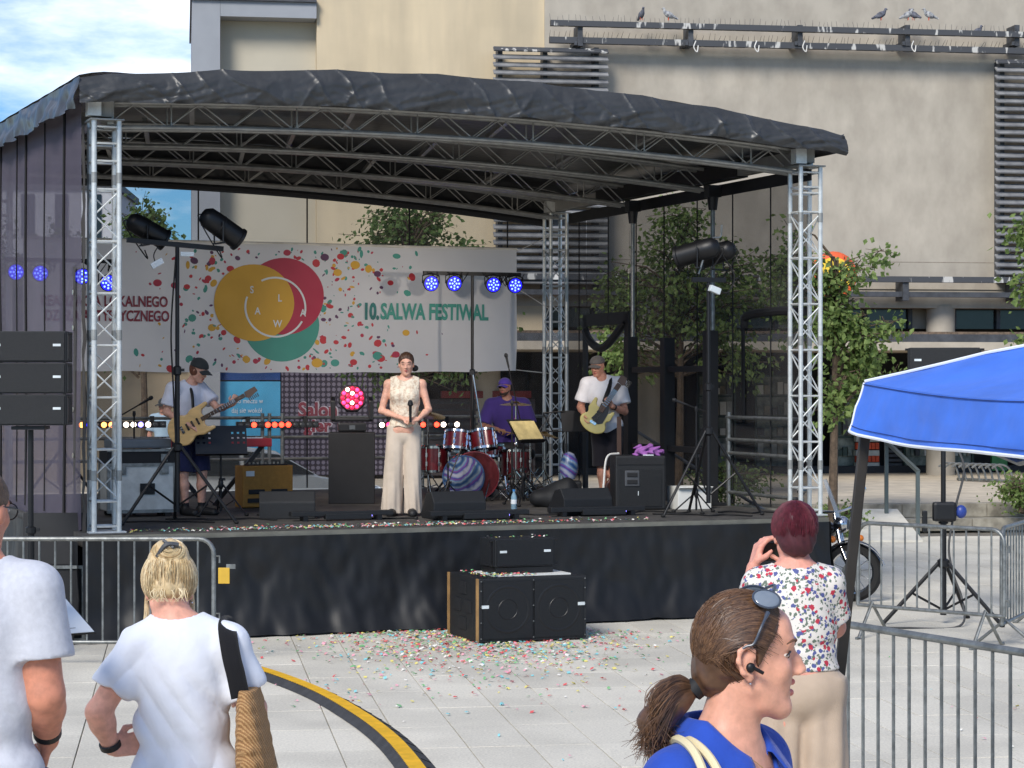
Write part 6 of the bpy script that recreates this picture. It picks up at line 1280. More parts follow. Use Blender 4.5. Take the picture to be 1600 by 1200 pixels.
# ---------------------------------------------------------------- motorcycle
W0 = V(3.83, 24.5, 0); mo = thing('motorcycle', 'black touring motorcycle with chrome fork parked at the right stage corner', 'motorcycle', W0, R(-60))
def wheel(x, rz, nm='wheel'):
    Q = Rz(rz)@Rx(R(90)); o = MB().lathe([(.245,-.05),(.3,-.055),(.335,-.02),(.335,.02),(.3,.055),(.245,.05)], 36, Q, (x,0,.335)).build(nm, M_tyre, mo, smooth=True)
    MB().lathe([(.225,-.035),(.25,-.04),(.25,.04),(.225,.035)], 36, Q, (x,0,.335)).build('rim', M_chrome, o, smooth=True); MB().cyl(V(x,0,.335)+Q@V(0,0,-.07), V(x,0,.335)+Q@V(0,0,.07), .035, n=12).build('hub', M_galv, o, smooth=True)
    MB().lathe([(.05,.055),(.11,.055),(.11,.062),(.05,.062)], 24, Q, (x,0,.335)).build('brake_disc', M_galv, o)
    for k in range(24): a = k*math.pi/12; rod(o, 'spoke', M_chrome, V(x,0,.335)+Q@V(.03*math.cos(a),.03*math.sin(a),.03*(-1)**k), V(x,0,.335)+Q@V(.235*math.cos(a+.12*(-1)**k),.235*math.sin(a+.12*(-1)**k),0), .003, 4)
    return o
wheel(0, R(46)); wheel(-1.45, 0); M_pb = mat('paint_black', (16,17,22), .2, coat=.8)
ft = MB(); Qs = Rz(R(46))
def fend(x, a0, a1, Q, r=.365):
    MB().grid(24, 6, lambda a, b: tuple(V(x,0,.335)+Q@V(r*math.cos(R(a0+(a1-a0)*a))*(1-.04*(2*b-1)**2), (b-.5)*.16, r*math.sin(R(a0+(a1-a0)*a))-.03*(2*b-1)**2))).build('mudguard', M_pb, mo, smooth=True, fix=False)
    MB().tube([V(x,0,.335)+Q@V((r+.006)*math.cos(R(a0+(a1-a0)*i/16)), -.085, (r-.02)*math.sin(R(a0+(a1-a0)*i/16))) for i in range(17)], .008, 6).build('mudguard_trim', M_chrome, mo, smooth=True)
fend(0, 15, 140, Qs); fend(-1.45, 20, 170, Rz(0), .37)
for s in (-1,1): MB().tube([V(0,0,.335)+Qs@V(0,s*.095,0), V(-.1,0,.6)+Qs@V(-.05,s*.095,.0), V(-.3,0,.98)+Qs@V(0,s*.095,0)], [.03,.03,.026], 10).build('fork_leg', M_chrome, mo, smooth=True)
hl = MB().ell((-.16,-.02,.86), (.1,.1,.1), None, 16).build('headlight', M_chrome, mo, smooth=True); MB().lathe([(0,.0),(.085,.0)], 18, Qs@Ry(R(90)), V(-.16,-.02,.86)+Qs@V(.095,0,0)).build('lens', M_wt, hl)
MB().grid(8, 8, lambda a, b: tuple(V(-.25,0,.95)+Qs@V(-.16*b, (a-.5)*.42*(1-.35*b), .42*b)+V(.05*(1-(2*a-1)**2),0,0))).build('windscreen', mat('screen_clear', (190,204,210), .1, alpha=.45), mo, smooth=True, fix=False)
MB().tube(bez([(-.55,-.42,.98),(-.42,-.36,1.04),(-.32,-.1,1.0),(-.32,.1,1.0),(-.42,.36,1.04),(-.55,.42,.98)], 5), .014, 8).build('handlebar', M_chrome, mo, smooth=True)
for s in (-1,1): MB().cyl((-.42,s*.36,1.04), (-.36,s*.42,1.2), .006).ell((-.36,s*.43,1.24), (.02,.07,.045)).build('mirror', M_chrome, mo, smooth=True); MB().ell((-.1,s*.2,.7), (.04,.04,.04)).build('indicator_light', M_lorange if False else mat('amber', (200,110,30), .3), mo, smooth=True)
sdf_obj('fuel_tank', lambda q: el(q, (-.62,0,.78), (.3,.16,.13)), (-1,-.25,.55), (-.25,.25,1.0), .02, M_pb, mo); sdf_obj('seat', lambda q: smin(el(q,(-1.05,0,.72),(.3,.15,.07)), el(q,(-1.4,0,.8),(.2,.13,.06)), .06), (-1.75,-.25,.55), (-.7,.25,.95), .02, M_blkm, mo)
MB().box((-.7,0,.42), (.45,.26,.32)).lathe([(.1,-.15),(.1,.15)], 16, Rx(R(90)), (-.6,0,.36)).lathe([(.09,0),(.08,.28)], 14, Ry(R(-25)), (-.62,0,.48)).build('engine', M_galv, mo, bevel=.02); MB().tube(bez([(-.5,-.16,.5),(-.45,-.18,.25),(-.8,-.2,.2),(-1.7,-.22,.28)], 6), .04, 10).build('exhaust', M_chrome, mo, smooth=True)
for s in (-1,1): MB().box((-1.5,s*.26,.6), (.42,.16,.32)).build('pannier', M_pb, mo, bevel=.05)
# ================================================================ PEOPLE NEAR THE CAMERA
GZ = .33
def strands(name, curves, r, m, parent, n=3):
    b = MB()
    for c in curves: 
        k = len(c); b.tube(c, [r*(.5+.9*math.sin(math.pi*min(1,(i+.6)/(k)))) for i in range(k)], n, cap=False)
    return tag(b.build(name, m, parent, smooth=True, fix=False), kind='stuff')
def wrap(hcv, M, C, Rr, l0, l1, um, ex, n=10, end=None):
    """a hair lying on the head ellipsoid from l0 to l1 (head-local), bowed towards um"""
    g = lambda l: V((l.x-C.x)/Rr.x, (l.y-C.y)/Rr.y, (l.z-C.z)/Rr.z).normalized()
    u0, u1, um = g(l0), g(l1), V(um).normalized()*1.15; o = []; ph = (random.random()*6.3, random.uniform(3,9)); wv = V(random.gauss(0,1), random.gauss(0,.4), random.gauss(0,1))
    for i in range(n):
        t = i/(n-1); u = (u0*(1-t)**2+um*2*t*(1-t)+u1*t*t+wv*math.sin(t*ph[1]+ph[0])*.035).normalized(); k = ex+(end*t**5 if end else 0); o.append(hcv+M@V(C.x+Rr.x*u.x*k, C.y+Rr.y*u.y*k, C.z+Rr.z*u.z*k))
    return o
HB = [mat('blonde_'+str(i), c, .42, var=.15, vs=50) for i, c in enumerate(((204,180,138),(224,206,168),(178,148,108)))]; HP = [mat('brunette_'+str(i), c, .4, var=.2, vs=50) for i, c in enumerate(((90,64,46),(112,82,58),(74,52,39)))]
M_jean = cloth_m('denim', (52,70,110))
# ---- blonde woman with tote
def blonde():
    o = thing('person', 'blonde woman seen from behind in white t-shirt with hand on hip', 'person', V((290-800)/F*7.0, 7.0, GZ), 0, 'spectators in front of the stage')
    M = hframe((-.12,.78,-.6)); hc = (-.062,.05,1.5); nek = (-.03,-.0,1.395)
    J = dict(pel=(.0,.02,.9), nek=nek, shL=(-.152,.0,1.325), shR=(.14,.0,1.325), elL=(-.28,-.05,1.11), wrL=(-.25,.02,.98), elR=(.222,.04,1.1), wrR=(.2,.24,1.1), hipL=(-.09,0,.86), hipR=(.09,0,.86), knL=(-.1,0,.46), knR=(.1,0,.46), anL=(-.1,.02,.08), anR=(.1,.02,.08), toL=(-.13,.17,.03), toR=(.13,.17,.03))
    hp, h2, T = head_prims(hc, M, .98, nek, nr=.048); tp, _ = torso_prims(J, .98, .95, 0); g = [(tp, .05, .01), (hp, .02, .03), (h2, .008, .008)]
    for s in 'LR': u, fo = arm_prims(J, s, .044, .04, .026); g += [(u+fo, .02, .03)]; a, b = leg_prims(J, s); g += [(a+b, .03, .03)]
    g += [(hand_prims(J['wrL'], (.75,.15,.12), (.2,.9,.1), (.1,0,.9), .25), .007, .012), (hand_prims(J['wrR'], (-.3,.9,.1), (0,-.3,-.9), (-.9,-.2,0), .8), .007, .012)]
    multi('body', g, .0055, skin('blonde', (222,164,142)), o)
    ts = tp+[('k', J['sh'+q], tuple(lerp(J['sh'+q], J['el'+q], .6)), .05, .058) for q in 'LR']
    wt = cloth_m('tee_white', (226,230,240), var=.03, bump=.3, bs=15)
    def fo_(q):
        rd = lambda x: 1-np.abs(np.sin(x))*2; a = .0045*rd(q[:,2]*26+5*np.sin(q[:,0]*6+.4)+q[:,0]*9)*np.exp(-((q[:,2]-1.1)/.13)**2); b = .006*rd((q[:,0]*.9+q[:,2]*.75)*24+np.sin(q[:,2]*9))*np.exp(-((q[:,0]-.09)/.1)**2)*np.clip((1.3-q[:,2])*6, 0, 1); c = .006*rd(q[:,0]*20-q[:,2]*11+1.2*np.sin(q[:,2]*12))*np.clip((1.06-q[:,2])*8, 0, 1); e = .005*rd((q[:,0]-q[:,2])*22)*np.exp(-((q[:,0]+.2)/.07)**2); return 1.35*(a+b+c+e)+folds(q, .002, 40)
    solid('t_shirt', ts, .005, wt, o, .028, .019, cut=lambda q, d: np.maximum(np.maximum(d, .68-q[:,2]), -el(q, (nek[0],nek[1]+.01,nek[2]+.045), (.085,.09,.05))), fold=fo_)
    solid('jeans', [('e', (0,.02,.84), (.18,.14,.14))]+[('c', J['hip'+s], J['kn'+s], .1, .075) for s in 'LR']+[('c', J['kn'+s], J['an'+s], .075, .06) for s in 'LR'], .012, M_jean, o, .03, .0, cut=lambda q, d: np.maximum(d, q[:,2]-.76)); shoes(o, J, M_shoe, .012)
    MB().lathe([(.034,-.012),(.037,-.009),(.037,.009),(.034,.012)], 18, frame(V(J['wrL'])-V(J['elL'])), lerp(J['elL'], J['wrL'], .9)).build('bracelet', M_blk, o, smooth=True)
    hcv = V(hc); hair0 = lambda q: smin(smin(el(q, T(0,-.028,.032), (.086,.098,.094), M), el(q, T(0,-.09,.085), (.06,.055,.06), M), .04), el(q, T(0,-.07,-.02), (.055,.04,.05), M), .02)
    fM, cc = np.array(M, np.float32), np.array(hc, np.float32)
    def hair(q): l = (q-cc)@fM; return np.maximum(np.maximum(hair0(q), l[:,1]-.035+.2*np.maximum(-l[:,2],0)), -.066-l[:,2])+.0025*np.sin(l[:,0]*150+30*l[:,2])
    sdf_obj('hair', hair, np.array(hc)-.2, np.array(hc)+.2, .006, HB[0], o)
    rr = random.Random(4); cs_ = [[], [], []]; bun = V(*T(0,-.095,.088))
    def proj(p, ex=1.0):
        l = M.transposed()@(V(p)-hcv); q = l-V(0,-.03,.03); k = math.sqrt((q.x/.089)**2+(q.y/.101)**2+(q.z/.097)**2)+1e-6; q = q/k*ex; return hcv+M@(q+V(0,-.03,.03))
    for i in range(1500):
        a = rr.uniform(0, 6.283); el_ = rr.uniform(-1.35, .5); s0 = V(math.cos(a)*math.cos(el_)*.09, math.sin(a)*math.cos(el_)*.1-.03, math.sin(el_)*.1+.02)
        if (s0.y > .04 and s0.z < .03) or s0.z < -.052: continue
        p0 = hcv+M@s0; e = bun+V(rr.gauss(0,.022), rr.gauss(0,.02), rr.gauss(0,.02)); ex = 1.01+rr.random()*.06
        c = wrap(hcv, M, V(0,-.03,.03), V(.089,.101,.097), s0, V(rr.gauss(0,.03),-.12,.1), (s0.x*9, -.6+s0.y*2, .35+s0.z*3), ex, 9, .06); cs_[rr.choice([0,0,1,1,2])].append(c)
    for i in range(420):                                     # twisted bun: strands wrapped round it
        a0 = rr.uniform(0, 6.283); zz = rr.uniform(-1, 1); rr_ = math.sqrt(max(0, 1-zz*zz))*rr.uniform(.97,1.06); c = []
        for t in range(8): a = a0+t*.3; c.append(V(*T(rr_*math.cos(a)*.063, -.09+.058*zz+.01*math.sin(a), .085+rr_*math.sin(a)*.062)))
        cs_[rr.choice([0,1,1,1,2])].append(c)
    for i in range(90):                                      # loose wisps beside the face, at the nape and over the bun
        if i < 60:
            sd = -1 if i < 40 else 1; s0 = hcv+M@V(-sd*.08, rr.uniform(.0,.045), rr.uniform(-.02,.03)); c = bez([s0, s0+V(sd*rr.uniform(-.004,.012), rr.gauss(0,.006), -.05), s0+V(sd*rr.uniform(-.012,.016), rr.gauss(0,.008), -.1-.05*rr.random())], 4)
        else: s0 = V(*T(rr.uniform(-.06,.06), -.1, -.05)); c = bez([s0, s0+V(rr.gauss(0,.008), -.006, -.02), s0+V(rr.gauss(0,.014), -.004, -.045)], 4)
        cs_[1 if i % 3 else 0].append(c)
    for k in range(3): strands('hair_strands', cs_[k], .0010, HB[k], o)
    MB().tube(bez([T(-.04,-.125,.06), T(-.01,-.16,.085), T(.03,-.15,.09)], 4), .009, 6).tube(bez([T(-.02,-.15,.11), T(.015,-.155,.075)], 4), .006, 5).build('hair_claw', M_steel, o, smooth=True)
    MB().ell(T(.076,-.004,-.05), (.004,.004,.004)).build('earring', M_chrome, o)
    # tote bag
    b = thing('straw_tote_bag', 'woven straw shoulder bag with black strap on the blonde woman\'s shoulder', 'bag', o.location, 0)
    o.scale = (.966,)*3; b.scale = (.966,)*3
    Ms = bpy.data.materials.new('woven_straw'); Ms.use_nodes = True; t = Ms.node_tree; bb = t.nodes['Principled BSDF']; g_ = t.nodes.new('ShaderNodeNewGeometry'); wv = t.nodes.new('ShaderNodeTexWave'); wv.inputs['Scale'].default_value = 38; wv.inputs['Distortion'].default_value = 3; wv.inputs['Detail Scale'].default_value = 8; wv.bands_direction = 'DIAGONAL'
    c_ = t.nodes.new('ShaderNodeValToRGB'); c_.color_ramp.elements[0].color = (*lin((142,102,62)),1); c_.color_ramp.elements[1].color = (*lin((192,152,104)),1); bp = t.nodes.new('ShaderNodeBump'); bp.inputs['Strength'].default_value = .6; bp.inputs['Distance'].default_value = .006
    t.links.new(g_.outputs['Position'], wv.inputs[0]); t.links.new(wv.outputs[0], c_.inputs[0]); t.links.new(c_.outputs[0], bb.inputs['Base Color']); t.links.new(wv.outputs[0], bp.inputs['Height']); t.links.new(bp.outputs[0], bb.inputs['Normal']); bb.inputs['Roughness'].default_value = .8
    def bag(q):
        z = q[:,2]; t = np.clip((1.2-z)/.5, 0, 1); cx = .215+.045*t; x = (q[:,0]-cx)/(.022+.05*np.sqrt(t)); y = (q[:,1]+.04)/(.1+.12*np.sqrt(t)); d = (np.power(np.abs(x)**2.6+np.abs(y)**2.6+1e-9, 1/2.6)-1)*.05; d = np.maximum(d, np.maximum(z-1.19, .74-z))
        return d+.0025*np.sin(q[:,1]*70+z*70)*np.sin(q[:,1]*70-z*70)
    sdf_obj('basket', bag, (.05,-.36,.68), (.42,.3,1.26), .007, Ms, b, 60)
    def ribbon(pts, w_, nm):
        P_ = bez(pts, 8); n_ = len(P_)
        def fn(a, c):
            i = int(round(c*(n_-1))); t = (P_[min(n_-1,i+1)]-P_[max(0,i-1)]).normalized(); sd = t.cross(V(.35,-1,.25)).normalized(); return tuple(P_[i]+sd*(a-.5)*w_)
        ob_ = MB().grid(3, n_-1, fn).build(nm, cloth_m('strap_black', (24,24,27)), b, smooth=True, fix=False, ang=180); md = ob_.modifiers.new('thick', 'SOLIDIFY'); md.thickness = .004
    ribbon([(.13,.11,1.3),(.135,.06,1.375),(.14,-.01,1.395),(.15,-.07,1.37),(.168,-.115,1.3),(.185,-.13,1.24),(.2,-.135,1.17)], .062, 'strap')
    ribbon([(.2,.1,1.17),(.165,.11,1.25),(.13,.11,1.32)], .06, 'strap')
blonde()
# ---- man at the left edge
def man():
    o = thing('person', 'man in light grey t-shirt cut off by the left picture edge', 'person', V((-22-800)/F*6.2, 6.2, GZ), 0, 'spectators in front of the stage')
    M = hframe((.35,.9,-.15)); hc = (-.03,.06,1.755); nek = (-.02,.0,1.6)
    J = dict(pel=(-.02,.0,1.0), nek=nek, shL=(-.21,.04,1.54), shR=(.14,-.02,1.53), elL=(-.28,.1,1.25), wrL=(-.02,.34,1.28), elR=(.175,-.03,1.24), wrR=(.155,.1,1.09), hipL=(-.1,0,.96), hipR=(.08,0,.96), knL=(-.1,0,.5), knR=(.08,0,.5), anL=(-.1,.02,.09), anR=(.08,.02,.09), toL=(-.12,.18,.03), toR=(.1,.18,.03))
    hp, h2, T = head_prims(hc, M, 1.05, nek, nr=.058); tp, _ = torso_prims(J, 1.08, 1.1); g = [(tp, .05, .01), (hp, .02, .03), (h2, .008, .008)]
    for s in 'LR': u, fo = arm_prims(J, s, .058, .052, .033); g += [(u+fo, .02, .03)]; a, b = leg_prims(J, s); g += [(a+b, .03, .03)]
    g += [(hand_prims(J['wrR'], (-.25,.25,-.9), (-.9,-.2,.1), (-.2,.9,.1), .45, 1.05), .007, .012), (hand_prims(J['wrL'], (.7,.5,.2), (0,-.2,1), (0,.9,.1), .6, 1.05), .007, .012)]
    multi('body', g, .006, skin('ruddy', (204,138,112)), o); face(o, T, M, 1.05)
    ts = tp+[('k', J['sh'+q], tuple(lerp(J['sh'+q], J['el'+q], .6)), .07, .078) for q in 'LR']
    solid('t_shirt', ts, .007, cloth_m('heather_grey', (196,198,206), var=.05, vs=60, bump=.45, bs=12), o, .03, .015, cut=lambda q, d: np.maximum(np.maximum(d, .9-q[:,2]), -el(q, (nek[0],nek[1],nek[2]+.03), (.085,.085,.05))), fold=lambda q: folds(q, .004, 17, (.3,.2,1), 1)+.005*(1-2*np.abs(np.sin((q[:,0]*.7+q[:,2])*19+1.5*np.sin(q[:,0]*11))))*np.clip((1.4-q[:,2])*4, 0, 1))
    solid('jeans', [('e', (-.01,0,.95), (.185,.14,.15))]+[('c', J['hip'+s], J['kn'+s], .105, .08) for s in 'LR']+[('c', J['kn'+s], J['an'+s], .08, .065) for s in 'LR'], .013, M_jean, o, .03, .01, cut=lambda q, d: np.maximum(d, q[:,2]-1.02)); shoes(o, J, M_shoe, .013)
    fM, cc = np.array(M, np.float32), np.array(hc, np.float32)
    def hair(q): l = (q-cc)@fM/1.05; return np.maximum(el(q, T(0,-.022,.036), (.083,.1,.092), M), l[:,1]*.75-l[:,2]*.6-.01)+.002*np.sin(l[:,0]*190+l[:,2]*120)
    sdf_obj('hair', hair, np.array(hc)-.17, np.array(hc)+.17, .006, mat('hair_ash', (104,82,64), .6, var=.3, vs=70, bump=.5, bs=200), o)
    gl = MB()
    for q in (-1,1): gl.tube([T(q*.078,-.01,.012), T(q*.074,.06,.014), T(q*.055,.095,.014)], .0025, 5); gl.lathe([(.022,-.002),(.025,-.002),(.025,.002),(.022,.002)], 16, M@Rx(R(90)), T(q*.032,.097,.008))
    gl.build('spectacles', M_blk, o, smooth=True)
    MB().lathe([(.037,-.014),(.041,-.01),(.041,.01),(.037,.014)], 18, frame(V(J['wrR'])-V(J['elR'])), lerp(J['elR'], J['wrR'], .82)).build('wristwatch', M_blk, o, smooth=True)
    cbd = thing('clipboard', 'white sheet on a clipboard held in front of the man at the left', 'clipboard', Pt(84, 962, 6.6), 0); Q = Rz(R(38))@Rx(R(24))@Ry(R(0))
    MB().box((0,0,0), (.17,.24,.004), Q).build('board', M_blk, cbd); MB().box(Q@V(0,-.01,.004), (.158,.215,.002), Q).build('sheet', M_wt, cbd); MB().box(Q@V(0,.1,.01), (.09,.03,.012), Q).build('clip', M_blk, cbd, bevel=.003)
    for k in range(7): MB().box(Q@V(-.02,-.09+k*.022,.0056), (.1-.02*(k % 3),.0025,.0004), Q).build('writing_line', M_steel, cbd)
man()
# ---- woman with burgundy hair and phone
def burgundy():
    o = thing('person', 'woman with short burgundy hair in a flower-print blouse filming with a phone', 'person', V((1241-800)/F*8.3, 8.3, GZ), 0, 'spectators in front of the stage')
    M = hframe((-.12,1,-.08)); hc = (.0,.02,1.545); nek = (.005,.0,1.395)
    J = dict(pel=(.02,.0,.98), nek=nek, shL=(-.13,.0,1.355), shR=(.125,.0,1.355), elL=(-.175,.12,1.17), wrL=(-.135,.2,1.4), elR=(.165,.08,1.185), wrR=(.03,.24,1.35), hipL=(-.06,0,.92), hipR=(.1,0,.92), knL=(-.06,0,.48), knR=(.1,0,.48), anL=(-.06,0,.08), anR=(.1,0,.08), toL=(-.08,.16,.03), toR=(.12,.16,.03))
    hp, h2, T = head_prims(hc, M, .98, nek, nr=.047); tp, _ = torso_prims(J, .94, 1.0, 0); g = [(tp, .05, .01), (hp, .02, .03), (h2, .008, .008)]
    for s in 'LR': u, fo = arm_prims(J, s, .046, .04, .026); g += [(u+fo, .02, .03)]; a, b = leg_prims(J, s); g += [(a+b, .03, .03)]
    g += [(hand_prims(J['wrL'], (.25,.1,.9), (.9,.2,-.1), (.1,-.6,.4), .5), .007, .012), (hand_prims(J['wrR'], (-.4,.2,.7), (-.7,.3,.2), (0,-.6,.4), .5), .007, .012)]
    multi('body', g, .006, skin('pink', (222,158,138)), o)
    Mf = bpy.data.materials.new('flower_print'); Mf.use_nodes = True; t = Mf.node_tree; bb = t.nodes['Principled BSDF']; bb.inputs['Roughness'].default_value = .85; g_ = t.nodes.new('ShaderNodeNewGeometry'); last = None
    base = (*lin((226,220,212)), 1)
    for i, (sc, th, col) in enumerate(((70,.42,(104,118,104)), (46,.40,(84,92,146)), (34,.34,(190,54,74)))):
        vo = t.nodes.new('ShaderNodeTexVoronoi'); vo.inputs['Scale'].default_value = sc; mpn = t.nodes.new('ShaderNodeMapping'); mpn.inputs['Location'].default_value = (i*3.7, i*1.3, i*.7); mpn.inputs['Rotation'].default_value = (0,.5*i,0); t.links.new(g_.outputs['Position'], mpn.inputs[0]); nzz = t.nodes.new('ShaderNodeTexNoise'); nzz.inputs['Scale'].default_value = 90; t.links.new(mpn.outputs[0], nzz.inputs[0]); mxx = t.nodes.new('ShaderNodeMix'); mxx.data_type = 'VECTOR'; mxx.inputs[0].default_value = .018; t.links.new(mpn.outputs[0], mxx.inputs[4]); t.links.new(nzz.outputs['Color'], mxx.inputs[5]); t.links.new(mxx.outputs[1], vo.inputs[0])
        lt_ = t.nodes.new('ShaderNodeMath'); lt_.operation = 'LESS_THAN'; lt_.inputs[1].default_value = th; t.links.new(vo.outputs['Distance'], lt_.inputs[0]); cmpn = t.nodes.new('ShaderNodeSeparateColor'); t.links.new(vo.outputs['Color'], cmpn.inputs[0]); gt_ = t.nodes.new('ShaderNodeMath'); gt_.operation = 'GREATER_THAN'; gt_.inputs[1].default_value = (.3,.45,.5)[i]; t.links.new(cmpn.outputs[0], gt_.inputs[0]); ml_ = t.nodes.new('ShaderNodeMath'); ml_.operation = 'MULTIPLY'; t.links.new(lt_.outputs[0], ml_.inputs[0]); t.links.new(gt_.outputs[0], ml_.inputs[1])
        mx_ = t.nodes.new('ShaderNodeMix'); mx_.data_type = 'RGBA'; t.links.new(ml_.outputs[0], mx_.inputs[0]); mx_.inputs[7].default_value = (*lin(col), 1)
        if last: t.links.new(last, mx_.inputs[6])
        else: mx_.inputs[6].default_value = base
        last = mx_.outputs[2]
    t.links.new(last, bb.inputs['Base Color'])
    ts = tp+[('k', J['sh'+q], tuple(lerp(J['sh'+q], J['el'+q], .7)), .054, .062) for q in 'LR']
    solid('blouse', ts, .006, Mf, o, .028, .013, cut=lambda q, d: np.maximum(np.maximum(d, 1.035-q[:,2]), -el(q, (nek[0],nek[1]+.01,nek[2]+.035), (.088,.09,.05))), fold=lambda q: folds(q, .005, 24, (.2,.2,1), 3)+.008*np.exp(-((q[:,2]-1.13)/.018)**2))
    def tr(q):
        d = el(q, (.02,0,.96), (.175,.135,.13))
        for hx, ax in ((-.06,-.07), (.1,.11)):
            tt = np.clip((.96-q[:,2])/.9, 0, 1); cx = hx+(ax-hx)*tt; an = np.arctan2(q[:,1], q[:,0]-cx); r = .098+.006*np.sin(an*6+tt*3); e = np.sqrt((q[:,0]-cx)**2+(q[:,1]*1.1)**2)-r; d = smin(d, np.maximum(e, np.maximum(q[:,2]-1.0, .05-q[:,2])), .03)
        return np.maximum(d, q[:,2]-1.045)+folds(q, .004, 20)
    sdf_obj('trousers', tr, (-.22,-.2,0), (.27,.2,1.1), .008, cloth_m('trousers_beige', (188,168,148), var=.08, vs=6), o); shoes(o, J, M_shoe, .012)
    fM, cc = np.array(M, np.float32), np.array(hc, np.float32)
    def hair(q): l = (q-cc)@fM/.98; return np.maximum(smin(el(q, T(0,-.024,.034), (.086,.1,.093), M), el(q, T(0,-.06,-.035), (.066,.05,.055), M), .03), np.maximum(l[:,1]*.8-l[:,2]*.55-.022, -.088-l[:,2]))+.002*np.sin(l[:,0]*170+l[:,2]*60)
    mhb = mat('hair_burgundy', (70,27,36), .6, var=.25, vs=40); sdf_obj('hair', hair, np.array(hc)-.18, np.array(hc)+.18, .006, mhb, o)
    rr = random.Random(8); cv = []; hcv = V(hc); cr0 = V(0,-.05,.125)
    for i in range(420):
        a = rr.uniform(0, 6.283); e0 = V(.09*math.cos(a), .1*math.sin(a)-.024, rr.uniform(-.09,.02))
        if e0.y > .03 and e0.z < .03: continue
        c = []
        for t_ in range(7):
            q = cr0.lerp(e0, t_/6)-V(0,-.024,.034); k = math.sqrt((q.x/.087)**2+(q.y/.101)**2+(q.z/.095)**2)+1e-6; q = q/max(k, .9) if q.z < -.06 else q/k; c.append(hcv+M@((q*(1.0+.03*rr.random()))+V(0,-.024,.034)))
        cv.append(c)
    strands('hair_strands', cv, .0016, mat('hair_wine', (92,36,48), .6, var=.3, vs=60), o)
    ph = thing('mobile_phone', 'dark phone held up by the woman with burgundy hair', 'phone', Pt(1208, 862, 8.55), R(2)); MB().box((0,0,0), (.15,.009,.074)).build('body', M_blk, ph, bevel=.004); MB().box((0,-.0055,0), (.138,.001,.066)).build('screen', mat('phone_screen', (40,52,46), .15), ph)
burgundy()
